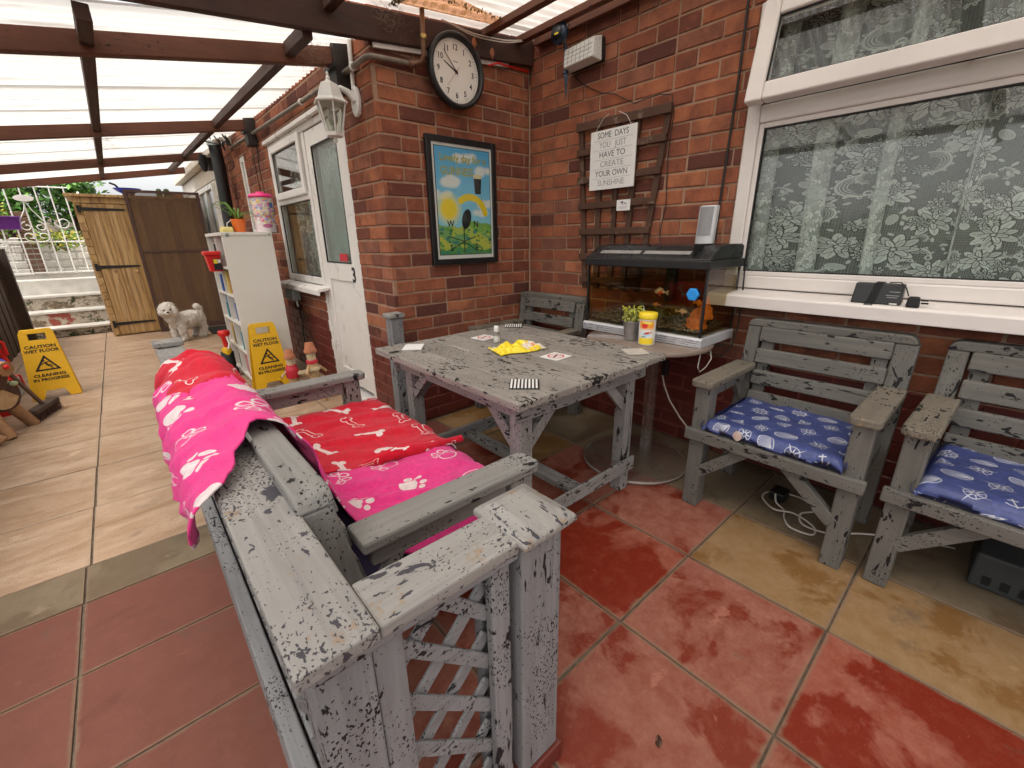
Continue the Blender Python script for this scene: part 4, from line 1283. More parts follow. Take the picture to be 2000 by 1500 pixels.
# grey junction box under the small window sill
jb = thing('junction_box', 'small grey weatherproof box under the sill of the small window', 'box', (1.12, 4.25, .63))
part('casing', MB().box(1.075, 1.148, 4.12, 4.36, .635, .735), M['greybox'], jb, bevel=.012, seg=3)
b = MB(); b.tube([(1.11,4.14,.64),(1.105,4.12,.60),(1.11,4.115,.585)], .008, 8); part('gland', b, M['whiteplastic'], jb)
pipe('box_cable', [(1.11,4.12,.59),(1.12,4.10,.45),(1.10,4.08,.33),(1.09,4.0,.22),(1.10,3.95,.17)], .005, M['cordblack'], 'dark cable drooping from the grey box down the painted bricks', 'cable', 6)

# ------------------------------------------------------------------ seats
def make_seat(W, D, armz, topz, seatz, label, name, cat, kind='chair', gap_slats=None):
    """built at the origin: front at x=0 facing -x, back at x=D, centred on y"""
    root = thing(name, label, cat, (0,0,0))
    def P(nm, b, bev=.005, k=kind, ax=None, wob=.0012): return part(nm, b, PW(k, ax or b), root, bevel=bev, seg=2, wobble=wob)
    h = W/2
    for sgn in (1, -1):
        y0, y1 = (h-.062, h) if sgn > 0 else (-h, -h+.062)
        P('leg', MB().box(.012, .082, y0, y1, 0, armz-.03))
        b = MB(); b.prism([(D-.125,0),(D-.065,0),(D-.062,.33),(D-.004,topz-.034),(D-.062,topz-.034),(D-.122,.33)], 'y', y0+.004*sgn, y1-.002*sgn)
        P('leg', b, ax='z')
        ya, yb = (h-.076, h+.012) if sgn > 0 else (-h-.012, -h+.076)
        r = .022; pts = []
        for cx_, cy_, a0 in [(-.018+r, ya+r, 180), (D-.10, ya, None), (D-.10, yb, None), (-.018+r, yb-r, 90)]:
            if a0 is None: pts.append((cx_, cy_))
            else:
                for q in range(5):
                    t = R_((a0 + 22.5*q)); pts.append((cx_+r*math.cos(t), cy_+r*math.sin(t)))
        # order: start at lower front corner going round
        b = MB(); b.prism(pts, 'z', armz-.03, armz)
        P('armrest', b, .007, {'chair':'chairarm','bench':'bench'}[kind], 'x')
        P('arm_rail', MB().box(.0825, D-.125, (y0+y1)/2-.014, (y0+y1)/2+.014, armz-.088, armz-.0305))
        P('side_rail', MB().box(.0825, D-.12, (y0+y1)/2-.014, (y0+y1)/2+.014, seatz-.055, seatz-.008))
        ym = y0+.012 if sgn > 0 else y1-.012
        b = MB(); b.beam((.026, ym-.0*sgn, seatz-.20), (.026, ym-.17*sgn, seatz-.045), .030, .045, upv=(0,0,1)); P('brace', b, .003)
        b = MB(); b.beam((D-.13, (y0+y1)/2, armz-.16), (D-.20, (y0+y1)/2, armz-.07), .022, .030); P('brace', b, .002)
    P('front_rail', MB().box(-.016, .0115, -h-.012, h+.012, seatz-.047, seatz))
    # rounded top rail
    r = .035; z1 = topz; z0 = topz-.034
    pts = [(-h, z0), (h, z0)] + [(h-r+r*math.cos(R_(a)), z1-r+r*math.sin(R_(a))) for a in (15, 35, 55, 75, 90)] + [(-h+r+r*math.cos(R_(a)), z1-r+r*math.sin(R_(a))) for a in (90, 105, 125, 145, 165)]
    b = MB(); b.prism(pts, 'x', D-.066, D+.002); P('top_rail', b, .006, ax='y')
    zt = topz-.034
    def xb(z): return D-.122 + (z-.33)/(topz-.364)*.06 - .008
    z = zt+.002; k = 0
    for i in range(4):
        a, c = z, z-.062
        if c < seatz+.0: break
        xa, xc_ = xb(a), xb(c)
        b = MB(); yy = h-.064
        b.hexa([(xc_-.008,-yy,c),(xc_+.014,-yy,c),(xc_+.014,yy,c),(xc_-.008,yy,c),(xa-.008,-yy,a),(xa+.014,-yy,a),(xa+.014,yy,a),(xa-.008,yy,a)])
        P('back_slat', b, .005, ax='y', wob=.0018)
        z -= .0955
    for sgn in (1, -1):
        b = MB(); b.beam((xb(seatz)+.026, sgn*(h-.095), seatz-.02), (xb(zt)+.026, sgn*(h-.095), zt), .05, .022, upv=(1,0,0)); P('back_upright', b, .003, ax='z')
    for i in range(5):
        x0 = .03+i*(D-.19)/5
        P('seat_slat', MB().box(x0, x0+.055, -h+.07, h-.07, seatz-.015, seatz+.004), .003)
    return root

chair = make_seat(.585, .52, .578, .768, .366, 'grey speckled armchair with a blue seaside cushion, between the fish tank and the right-hand chair', 'garden_armchair', 'chair')
chair.location = (1.645, .4625, 0)
chair['group'] = 'grey painted garden armchairs'
c2 = copy_tree(chair); c2.location = (1.655, -.185, 0); c2.rotation_euler = (0, 0, R_(-1.5))
c2['label'] = 'grey speckled armchair with a blue cushion, cut off by the right edge of the photo'
c3 = copy_tree(chair); c3.location = (1.655, 2.017, 0)
c3['label'] = 'grey armchair without a cushion in the brick corner behind the table'
bench = make_seat(1.2, .585, .552, .690, .345, 'grey two-seat bench against the lattice fence, covered with pink and red blankets', 'garden_bench', 'bench', 'bench')
bench.location = (.725, 1.345, 0); bench.rotation_euler = (0, 0, PI)

# ------------------------------------------------------------------ seaside cushions
def cushion_image():
    N = 1024
    c = Cv(N, N, (.055,.075,.235), tile=True)
    R = np.random.RandomState(11)
    n = R.rand(64, 64); n = np.kron(n, np.ones((16, 16)))
    c.a *= (.86+.26*n[..., None])
    wv = .9+.1*np.sin(c.Y*2*PI*180)[..., None]; c.a *= wv
    W = (.50,.52,.58)
    def star(x, y, s, a):
        for k in range(8):
            t = a+PI*k/4; L = s if k % 2 == 0 else s*.62
            c.put(lambda X, Y: sd_poly(X, Y, [(L*math.cos(t),L*math.sin(t)),(s*.14*math.cos(t+.5),s*.14*math.sin(t+.5)),(s*.14*math.cos(t-.5),s*.14*math.sin(t-.5))]), (x,y), s*1.1, W)
        c.put(lambda X, Y: np.abs(sd_ell(X, Y, s*.55, s*.55))-.0016, (x,y), s, W)
    def shell(x, y, s, a):
        c.put(lambda X, Y: sd_ell(X, Y, s, s*.72, a), (x,y), s*1.2, (.12,.14,.30))
        for k in range(-5, 6):
            c.put(lambda X, Y: np.maximum(sd_cap(*rotf(X, Y, a), (-s,0), (s*1.1, k*s*.22), .0012), sd_ell(X, Y, s*.96, s*.68, a)), (x,y), s*1.2, W)
        c.put(lambda X, Y: np.abs(sd_ell(X, Y, s, s*.72, a))-.002, (x,y), s*1.2, W)
    def boat(x, y, s, a):
        def tri(p): return lambda X, Y: np.abs(sd_poly(*rotf(X, Y, a), p))-.0020
        c.put(tri([(0,-.1*s),(0,s),(.75*s,-.1*s)]), (x,y), s*1.3, W)
        c.put(tri([(-.1*s,-.1*s),(-.1*s,.7*s),(-.6*s,-.1*s)]), (x,y), s*1.3, W)
        c.put(tri([(-.8*s,-.25*s),(.9*s,-.25*s),(.5*s,-.6*s),(-.5*s,-.6*s)]), (x,y), s*1.3, W)
        for k in range(4): c.put(lambda X, Y: sd_cap(*rotf(X, Y, a), (0,.1*s+k*.2*s), ((.6-.17*k)*s, .1*s+k*.2*s), .0012), (x,y), s*1.3, W)
    def wheel(x, y, s, a):
        c.put(lambda X, Y: np.abs(sd_ell(X, Y, s*.7, s*.7))-.0035, (x,y), s*1.2, W)
        c.put(lambda X, Y: np.abs(sd_ell(X, Y, s*.25, s*.25))-.0025, (x,y), s*1.2, W)
        for k in range(8):
            t = a+PI*k/4; c.put(lambda X, Y: sd_cap(X, Y, (.25*s*math.cos(t),.25*s*math.sin(t)), (s*math.cos(t),s*math.sin(t)), .0026), (x,y), s*1.2, W)
    def knot(x, y, s, a):
        for sg in (1,-1): c.put(lambda X, Y: np.abs(sd_ell(*rotf(X-sg*s*.3*math.cos(a), Y-sg*s*.3*math.sin(a), a), s*.42, s*.22))-.0028, (x,y), s*1.2, W)
        c.put(lambda X, Y: sd_cap(*rotf(X, Y, a), (-s,0), (s,0), .0022), (x,y), s*1.2, W)
    def anchor(x, y, s, a):
        c.put(lambda X, Y: sd_cap(*rotf(X, Y, a), (0,-s*.8), (0,s*.7), .0030), (x,y), s*1.3, W)
        c.put(lambda X, Y: sd_arc(*rotf(X, Y, a), s*.7, .0032, PI*1.1, PI*1.9), (x,y), s*1.3, W)
        c.put(lambda X, Y: sd_cap(*rotf(X, Y, a), (-s*.35,s*.45), (s*.35,s*.45), .0030), (x,y), s*1.3, W)
    fs = [star, boat, shell, wheel, knot, anchor, star, shell]
    k = 0
    for j in range(7):
        for i in range(7):
            x = (i+.5*(j % 2)+.25)/7+R.uniform(-.014,.014); y = (j+.5)/7+R.uniform(-.014,.014)
            f_ = fs[k % 8]; k += 3 if i == 6 else 1
            s = {star:.066, boat:.048, shell:.052, wheel:.052, knot:.050, anchor:.046}[f_]*R.uniform(.9,1.1)
            f_(x, y, s, R.uniform(-.8,.8))
    return new_image('cushion_print', c.a)
def fabric(name, im, rough=.55, bumpsc=350, sheen=0.0, bst=.25, bdist=.0015):
    t = NT(name)
    n = t.t.nodes.new('ShaderNodeTexImage'); n.image = im
    t.t.links.new(t.uv(), n.inputs['Vector'])
    v = t.obj()
    h = t.noise(v, bumpsc, 3, .7)
    w = t.noise(v, 22, 3, .6)
    c = t.mul(1.0, n.outputs[0], t.n('CombineColor', I0=t.mr(w, .3, .7, .85, 1.12), I1=t.mr(w, .3, .7, .85, 1.12), I2=t.mr(w, .3, .7, .85, 1.12)))
    kw = dict(Base_Color=c, Roughness=rough, Normal=t.bump(t.math('ADD', h, t.math('MULTIPLY', w, 1.5)), bst, bdist))
    kw['Sheen_Weight'] = sheen
    return t.done(t.pbsdf(**kw))
M['cushion'] = fabric('seaside_fabric', cushion_image(), .38, 500)
def cushion_mesh(seed):
    b = MB(); W, D, T = .474, .448, .043
    off = Vector((seed*3.1, 1.7*seed, 0))
    nu, nv = 46, 40
    # one wrapped surface: v runs bottom-front, front, top, back ; u across with tucked ends
    def s(u, v):
        y = (u-.5)*W
        a = v*(D+T*2+.10) - .05
        ed = min(u, 1-u)*W
        rr = .022
        if a < 0: x, z = -a, 0
        elif a < T: x, z = 0, a
        elif a < T+D: x, z = a-T, T
        elif a < 2*T+D: x, z = D, T-(a-T-D)
        else: x, z = D-(a-2*T-D), 0
        # round the edges
        q = mnoise.noise(Vector((x*9, y*9, z*9))+off)
        q2 = mnoise.noise(Vector((x*25, y*25, z*25))+off)
        if z > T*.5: z -= max(0, rr-min(x, D-x))**2/rr*.8 + max(0, rr-ed)**2/rr*1.1
        x += max(0, .018-abs(z-T/2)*0)*0
        z += q*.009 + q2*.003 - .006*max(0, mnoise.noise(Vector((x*4, y*14, seed))))
        x += q2*.004
        y += q*.004
        return (x, y, z)
    b.grid(s, nu, nv, lambda u, v: ((u*W)/.62+seed*.37, (v*(D+T*2+.10))/.62+seed*.21))
    for sg in (1, -1):
        def e_(u, v, sg=sg):
            x = u*D; z = v*T*(.92)
            return (x, sg*(W/2+.002+.006*math.sin(v*PI)), z+mnoise.noise(Vector((x*20, sg, z*20))+off)*.004)
        b.grid(e_, 20, 5, lambda u, v: (u*D/.62+.3, v*T/.62+.1))
    return b
for i, (ch, lab) in enumerate([(chair, 'blue seaside-print seat cushion on the armchair beside the fish tank stand'), (c2, 'blue seaside-print seat cushion on the armchair at the right edge of the photo')]):
    me = make_mesh('seat_cushion', cushion_mesh(i+1), M['cushion'])
    o = bpy.data.objects.new('seat_cushion', me); COL.objects.link(o)
    o.location = ch.location + Vector((-.003, 0, .3715)); o.rotation_euler = (0, 0, [R_(-.8), R_(-3)][i])
    tag(o, lab, 'cushion', 'blue seaside seat cushions')
# plain patch showing through on the first cushion
b = MB(); b.grid(lambda u, v: (1.632-.003*math.sin(u*3)-.001, .560+(u-.5)*.034*math.sin(PI*(.12+.8*v)), .376+v*.040), 6, 6)
tag(part('shell_patch', b, plain('shell_pink', (.60,.47,.40), .5)), 'pale peach shell shape on the front edge of the cushion near the tank', 'patch')

# ------------------------------------------------------------------ table
tb = thing('garden_table', 'square grey table with flaking paint between the bench and the brick wall', 'table', (1.235, 1.38, 0))
x0, x1, y0, y1, zt = .806, 1.660, .895, 1.890, .652
n = 6; pw = (x1-x0)/n
for i in range(n):
    a = x0+i*pw+.0012; c = x0+(i+1)*pw-.0012
    ya, yb = y0+rnd.uniform(-.006,.006)-(i*.004 if i < 3 else -.002*i+.004), y1+rnd.uniform(-.004,.004)
    b = MB()
    m_ = 8
    for k in range(m_):
        pass
    b.box(a, c, ya, yb, zt-.028+rnd.uniform(-.001,.001), zt+rnd.uniform(-.0008,.0008))
    part('table_board', b, PW('tabletop', 'y'), tb, bevel=.005, seg=2, wobble=.0022)
def TP(nm, b, bev=.004): return part(nm, b, PW('table', b), tb, bevel=bev, wobble=.0012)
lx0, lx1, ly0, ly1 = .895, 1.575, .985, 1.785
for ax_ in (lx0, lx1-.058):
    for ay_ in (ly0, ly1-.058): TP('leg', MB().box(ax_, ax_+.058, ay_, ay_+.058, 0, .623))
TP('apron', MB().box(x0+.045, x1-.045, ly0-.0235, ly0-.001, .548, .6225)); TP('apron', MB().box(x0+.045, x1-.045, ly1+.001, ly1+.0235, .548, .6225))
TP('apron', MB().box(lx0-.0235, lx0-.001, ly0, ly1, .560, .6225)); TP('apron', MB().box(lx1+.001, lx1+.0235, ly0, ly1, .560, .6225))
for yy in (ly0+.020, ly1-.075): TP('stretcher', MB().box(lx0-.02, lx1+.02, yy-.034 if yy < 1.2 else yy+.06, yy-.0215 if yy < 1.2 else yy+.09, .10, .165))
TP('stretcher', MB().box(1.20, 1.262, ly0+.0, ly1+.0, .105, .140))
for sx, xx in ((1, lx0+.058), (-1, lx1-.058)):
    for yy in (ly0+.014, ly1-.030):
        b = MB(); b.beam((xx-.01*sx, yy+.008, .42), (xx+.13*sx, yy+.008, .56), .018, .045, upv=(0,0,1)); TP('brace', b, .003)
for sy, yy in ((1, ly0+.058), (-1, ly1-.058)):
    b = MB(); b.beam((lx0+.014, yy-.01*sy, .44), (lx0+.014, yy+.12*sy, .565), .018, .045, upv=(0,0,1)); TP('brace', b, .003)

Z = zt+.0012
def flat_poly(pts, z0, z1):
    b = MB(); b.prism(pts, 'z', z0, z1); return b
def rect(cx, cy, w, d, a):
    c, s = math.cos(a), math.sin(a)
    return [(cx+u*c-v*s, cy+u*s+v*c) for u, v in ((-w/2,-d/2),(w/2,-d/2),(w/2,d/2),(-w/2,d/2))]
# striped coasters
for cx_, cy_, a, lab in [(.946, 1.018, R_(-44), 'black and white striped coaster on the table corner nearest the bench'), (1.605, 1.815, R_(-44), 'black and white striped coaster at the far corner of the table')]:
    t_ = thing('coaster', lab, 'coaster', (cx_, cy_, Z), 'striped coasters')
    part('cork', flat_poly(rect(cx_, cy_, .100, .098, a), Z, Z+.004), M['ink'], t_, bevel=.001)
    for k in range(8):
        u = -.044+k*.0122; c, s = math.cos(a), math.sin(a)
        part('stripe', flat_poly(rect(cx_+u*c, cy_+u*s, .0062, .096, a), Z+.004, Z+.0044), M['paper'], t_)
for cx_, cy_, w, d, a, z_, lab in [(.940, 1.765, .088, .10, R_(-38), Z, 'plain pale coaster at the table corner beside the wooden post'), (1.585, 1.005, .095, .09, R_(-36), Z, 'plain beige coaster at the table corner near the fish tank')]:
    tag(part('coaster', flat_poly(rect(cx_, cy_, w, d, a), z_, z_+.0055), M['beige'] if cx_ > 1.2 else M['paper'], None, bevel=.0015), lab, 'coaster', 'plain coasters')
for cx_, cy_, a, lab in [(1.288, 1.192, R_(4), 'white no-smoking card on the table in front of the yellow packet'), (1.300, 1.695, R_(8), 'white no-smoking card on the table behind the clear bottle')]:
    t_ = thing('no_smoking_card', lab, 'card', (cx_, cy_, Z), 'white no-smoking table cards')
    part('card', flat_poly(rect(cx_, cy_, .098, .092, a), Z, Z+.003), M['paper'], t_)
    b = MB()
    for k in range(28):
        t0, t1 = 2*PI*k/28, 2*PI*(k+1)/28
        b.add([(cx_+r*math.cos(t), cy_+r*math.sin(t), Z+.0034) for r, t in ((.036,t0),(.036,t1),(.030,t1),(.030,t0))], [(3,2,1,0)])
    part('ring', b, M['redink'], t_)
    b = MB(); b.beam((cx_-.024, cy_+.022, Z+.0036), (cx_+.024, cy_-.022, Z+.0036), .006, .0004); part('bar', b, M['redink'], t_)
    b = MB(); b.beam((cx_-.022, cy_-.010, Z+.0034), (cx_+.020, cy_+.012, Z+.0034), .007, .0004); part('cigarette', b, M['ink'], t_)
# crumpled packet
def pk(u, v):
    a = R_(-16); x = (u-.5)*.235; y = (v-.5)*.150
    pinch = 1-.35*abs(u-.5)*2*abs(math.sin(u*5))
    y *= pinch
    hgt = .040*math.sin(PI*min(1,max(0,u)))**.6*math.sin(PI*v)**.5
    q = Vector((u*5, v*4, 3.3))
    z = hgt*(.62+.75*mnoise.noise(q)) + .006*mnoise.noise(q*2.4) + .0015*mnoise.noise(q*7)
    return (1.262+x*math.cos(a)-y*math.sin(a), 1.395+x*math.sin(a)+y*math.cos(a), Z+.004+max(0, z))
t = NT('foil_packet')
v = t.obj(); n_ = t.noise(v, 14, 3, .5)
c = t.mix(t.mr(n_, .55, .60), (.88,.68,.03,1), (.78,.70,.60,1))
c = t.mix(t.mr(t.noise(v, 22, 3, .6), .62, .66), c, (.75,.25,.10,1))
c = t.mix(t.mr(t.noise(v, 26, 3, .6, 1.0), .66, .69), c, (.15,.40,.12,1))
M['packet'] = t.done(t.pbsdf(Base_Color=c, Roughness=.28, Normal=t.bump(t.noise(v, 60, 4, .6), .6, .003)))
b = MB(); b.grid(pk, 44, 30, None, False)
b.grid(lambda u, v: (pk(1-u, v)[0], pk(1-u, v)[1], Z+.002), 12, 8)
tag(part('snack_packet', b, M['packet']), 'crumpled yellow snack packet lying on the table', 'packet')
bt = thing('small_bottle', 'small clear pump-top bottle standing beside the yellow packet', 'bottle', (1.281, 1.572, Z))
b = MB(); b.lathe([(.017,0),(.0185,.004),(.0185,.036),(.012,.046),(.008,.050),(.008,.054)], (1.281,1.572,Z), 20); part('body', b, M['bottleclear'], bt)
b = MB(); b.lathe([(.0165,.002),(.0165,.030),(0,.030)], (1.281,1.572,Z), 16); part('gel', b, plain('pale_gel', (.62,.60,.55), .3), bt)
b = MB(); b.lathe([(.011,.052),(.0125,.056),(.0125,.074),(.010,.080),(0,.081)], (1.281,1.572,Z), 18); part('cap', b, M['whiteplastic'], bt)

# ------------------------------------------------------------------ round acrylic stand, tank and things on it
st = thing('round_stand', 'round clear acrylic pedestal table holding up the fish tank', 'table', (1.91, 1.14, 0))
b = MB(); b.lathe([(.0,.622),(.300,.622),(.303,.626),(.303,.640),(.298,.644),(.0,.644)], (1.905,1.14,0), 64); part('top', b, plain('smoky_perspex', (.25,.19,.155), .12, var=.06), st)
b = MB(); b.lathe([(.0,.003),(.262,.003),(.266,.007),(.266,.020),(.258,.024),(.0,.024)], (1.830,1.115,0), 64); part('base', b, M['acrylic'], st)
for a0 in (0, PI/2):
    b = MB(); c, s = math.cos(a0+.35)*.034, math.sin(a0+.35)*.034
    b.beam((1.915-c*0,1.105,.025), (1.915,1.105,.621), .058 if a0 else .011, .011 if a0 else .058, upv=(math.cos(.35), math.sin(.35), 0))
    part('column', b, M['acrylic'], st, bevel=.002)
b = MB(); b.lathe([(.2625,.007),(.2668,.007),(.2668,.020),(.2625,.020),(.2625,.007)], (1.830,1.115,0), 64, caps=False); part('base_rim_glint', b, plain('perspex_rim_glint', (.30,.25,.21), .2), st)  # pale ring: brightness of the acrylic rim put into its colour
tk = thing('fish_tank', 'black-hooded glass aquarium with gravel and orange ornaments', 'aquarium', (2.03, 1.185, .645))
tx0, tx1, ty0, ty1 = 1.873, 2.195, .862, 1.512
b = MB(); b.prism([(tx0-.012,.6455),(tx1,.6455),(tx1,.690),(tx0-.004,.690),(tx0-.012,.683)], 'y', ty0-.012, ty1+.012); part('base_trim', b, M['silverplastic'], tk, bevel=.004)
for k in range(3):
    z = .655+k*.010; part('trim_line', MB().box(tx0-.0135, tx0-.011, ty0-.010, ty1+.010, z, z+.004), M['chrome'], tk)
g = .004
part('glass_front', MB().box(tx0, tx0+g, ty0, ty1, .69, .988), M['tankglass'], tk); part('glass_back', MB().box(tx1-g, tx1, ty0, ty1, .69, .988), M['tankglass'], tk)
part('glass_side', MB().box(tx0+g, tx1-g, ty0, ty0+g, .69, .988), M['tankglass'], tk); part('glass_side', MB().box(tx0+g, tx1-g, ty1-g, ty1, .69, .988), M['tankglass'], tk)
for yy in (ty0-.001, ty1-.009): part('corner_strip', MB().box(tx0-.001, tx0+.010, yy, yy+.010, .69, .988), M['black'], tk)
part('corner_strip', MB().box(tx1-.008, tx1+.001, ty0-.001, ty0+.008, .69, .988), M['black'], tk)
part('water', MB().box(tx0+.006, tx1-.006, ty0+.006, ty1-.006, .70, .945), M['water'], tk)
b = MB()
def gv(u, v): return (tx0+.008+v*(tx1-tx0-.016), ty0+.008+u*(ty1-ty0-.016), .712+.012*mnoise.noise(Vector((u*9,v*6,1)))+.004*mnoise.noise(Vector((u*60,v*30,2)))+.012*v)
b.grid(gv, 120, 50)
t = NT('aquarium_gravel'); v = t.obj()
vo = t.n('TexVoronoi', out=1, Vector=v, Scale=130)
c = t.mix(t.mr(t.n('SeparateColor', I0=vo), .5, 1), (.03,.022,.014,1), (.22,.17,.11,1))
c = t.mix(t.mr(t.n('SeparateColor', out=1, I0=vo), .90, .95), c, (.65,.60,.50,1))
part('gravel', b, t.done(t.pbsdf(Base_Color=c, Roughness=.6)), tk)
b = MB()
for k in range(240):
    u, v_ = rnd.random(), rnd.random()**1.8
    p = gv(u, v_); b.ball((p[0], p[1], p[2]+.003), rnd.uniform(.003,.006), 1, 1.2, .8, 6, 4)
o_ = part('pebbles', b, plain('mixed_pebbles', (.20,.16,.11), .6, var=.9, sc=45), tk); o_['kind'] = 'stuff'
# hood
b = MB(); b.box(tx0-.014, tx1+.006, ty0-.014, ty1+.014, .986, 1.024); part('hood_rim', b, M['black'], tk, bevel=.005, seg=3)
hp = [(tx0-.006,1.0245),(tx1,1.0245),(tx1,1.080),(tx1-.03,1.088),(tx0+.14,1.088),(tx0+.09,1.082),(tx0+.03,1.050),(tx0-.002,1.030)]
b = MB(); b.prism(hp, 'y', ty0-.004, ty1+.004); part('hood', b, plain('hood_plastic', (.018,.018,.019), .30, var=.1), tk, bevel=.006, seg=3)
for ya, yb in ((ty0+.10, ty0+.335), (ty0+.355, ty1-.06)):
    b = MB(); b.hexa([(tx0+.020,ya,1.0445),(tx0+.042,ya,1.0575),(tx0+.042,yb,1.0575),(tx0+.020,yb,1.0445),(tx0+.018,ya,1.048),(tx0+.040,ya,1.061),(tx0+.040,yb,1.061),(tx0+.018,yb,1.048)])
    part('vent_grille', b, plain('grey_vent', (.26,.25,.24), .5), tk, bevel=.001)
part('lid_seam', MB().box(tx0-.0, tx1, ty0+.075, ty0+.078, 1.0246, 1.0892), M['rubber'], tk)
part('filter', MB().box(2.12, 2.17, 1.15, 1.20, .80, .985), M['black'], tk, bevel=.006)
b = MB(); b.lathe([(.0,.0),(.026,.0),(.030,.006),(.030,.012),(.022,.016),(.0,.016)], (tx0-.018, .915, .880), 6, 'x', smooth=False); part('magnet_cleaner', b, M['skyblue'], tk, bevel=.003)
for cy_, cz, r, nm in [(.94, .745, .042, 'castle_ornament'), (.905, .800, .030, 'castle_ornament')]:
    b = MB()
    b.lathe([(r*1.2,0),(r*1.25,.01),(r,.03),(r*1.05,.05),(r*.75,.055),(r*.7,.075),(r*.2,.10),(0,.102)], (1.98, cy_, cz-.04), 12)
    part(nm, b, plain('orange_ornament_%d' % int(cz*1000), (.75,.22,.03), .7, var=.4, sc=60, bump=.8), tk, wobble=.004)
def fish(c, L, a, mat, lab):
    f_ = thing('goldfish', lab, 'fish', c, 'goldfish in the tank')
    ca, sa = math.cos(a), math.sin(a)
    def T(x, y, z): return (c[0]+x*ca-y*sa, c[1]+x*sa+y*ca, c[2]+z)
    b = MB(); prof = [(0,0),(.10,.08),(.22,.13),(.38,.155),(.55,.13),(.72,.07),(.82,.035),(.86,.05)]
    vs = []; n_ = 10
    for (x, r) in prof:
        for k in range(n_):
            t_ = 2*PI*k/n_; vs.append(T((x-.4)*L, r*L*.55*math.cos(t_), r*L*math.sin(t_)))
    b.add(vs, [(i*n_+k, i*n_+(k+1) % n_, (i+1)*n_+(k+1) % n_, (i+1)*n_+k) for i in range(len(prof)-1) for k in range(n_)], True)
    part('body', b, mat, f_)
    for nm, q in (('tail_fin', [(.44,0),(.62,.13),(.58,0),(.62,-.13)]), ('dorsal_fin', [(-.12,.14),(.0,.26),(.22,.20),(.25,.10)]), ('belly_fin', [(-.05,-.12),(.02,-.24),(.10,-.12)])):
        b = MB(); P_ = [T(x*L, .004, z*L) for x, z in q]; Q_ = [T(x*L, -.004, z*L) for x, z in q]; k = len(q)
        b.add(P_+Q_, [tuple(range(k)), tuple(range(k, 2*k))[::-1]] + [(i, k+i, k+(i+1) % k, (i+1) % k) for i in range(k)])
        part(nm, b, mat, f_)
    b = MB(); b.ball(T(-.30*L, .05*L, .04*L), .02*L); b.ball(T(-.30*L, -.05*L, .04*L), .02*L); part('eyes', b, M['ink'], f_)
t = NT('koi_skin'); v = t.obj(); c = t.mix(t.mr(t.noise(v, 30, 2, .5), .50, .54), (.75,.68,.60,1), (.80,.12,.03,1)); M['koi'] = t.done(t.pbsdf(Base_Color=c, Roughness=.3))
M['goldfish'] = plain('goldfish_orange', (.85,.30,.03), .3, var=.1)
M['palefish'] = plain('pale_fish', (.70,.52,.42), .3, var=.15)
fish((1.955, 1.13, .868), .085, R_(80)+PI, M['koi'], 'red and white fish swimming in the middle of the tank')
fish((1.90, .97, .795), .055, R_(95), M['palefish'], 'pale pink fish hovering over the orange ornament')
fish((1.93, .915, .835), .060, R_(60), M['goldfish'], 'plump orange fish behind the corner strip of the tank')
fish((2.05, 1.20, .79), .045, R_(100)+PI, M['goldfish'], 'small orange fish behind the potted succulent')
# tank plants
b = MB()
for k in range(26):
    x_, y_ = 2.02+rnd.uniform(-.05,.09), 1.06+rnd.uniform(-.10,.25); h_ = rnd.uniform(.04,.10)
    b.tube([(x_, y_, .72), (x_+rnd.uniform(-.01,.01), y_+rnd.uniform(-.02,.02), .72+h_*.6), (x_+rnd.uniform(-.02,.02), y_+rnd.uniform(-.04,.04), .72+h_)], [.003,.004,.001], 5)
o_ = part('water_weed', b, plain('water_weed', (.09,.11,.02), .6, var=.4), tk); o_['kind'] = 'stuff'
# speaker
sk = thing('speaker', 'slim silver-grey curved speaker standing on the tank hood', 'speaker', (2.0, .958, 1.088))
def spk(z0, z1, d, x_=1.995):
    b = MB(); n_ = 9; pts = []
    for k in range(n_+1): t_ = PI*k/n_; pts.append((x_-.020*math.sin(t_)-d, .958-.041*math.cos(t_)))
    pts += [(x_+.035, .990), (x_+.035, .926)]
    lean = .012
    m_ = len(pts); vs = [(p[0]+lean*(z0-1.088)/.16, p[1], z0) for p in pts]+[(p[0]+lean*(z1-1.088)/.16, p[1], z1) for p in pts]
    b.add(vs, [tuple(range(m_))[::-1], tuple(range(m_, 2*m_))]+[(i, (i+1) % m_, m_+(i+1) % m_, m_+i) for i in range(m_)])
    return b
part('body', spk(1.0895, 1.250, 0), plain('speaker_silver', (.55,.55,.56), .4, metal=.2), sk, bevel=.003)
b = MB()
n_ = 9; pts = [(1.9935-.020*math.sin(PI*k/n_)+.0, .958-.036*math.cos(PI*k/n_)) for k in range(1, n_)]
vs = [(p[0]-.0015+.004*(z_-1.088)/.16*3, p[1], z_) for z_ in (1.125, 1.244) for p in pts]; m_ = len(pts)
b.add(vs, [(i, i+1, m_+i+1, m_+i) for i in range(m_-1)]); part('grille', b, plain('speaker_grille', (.27,.27,.28), .7, var=.35, sc=500), sk)
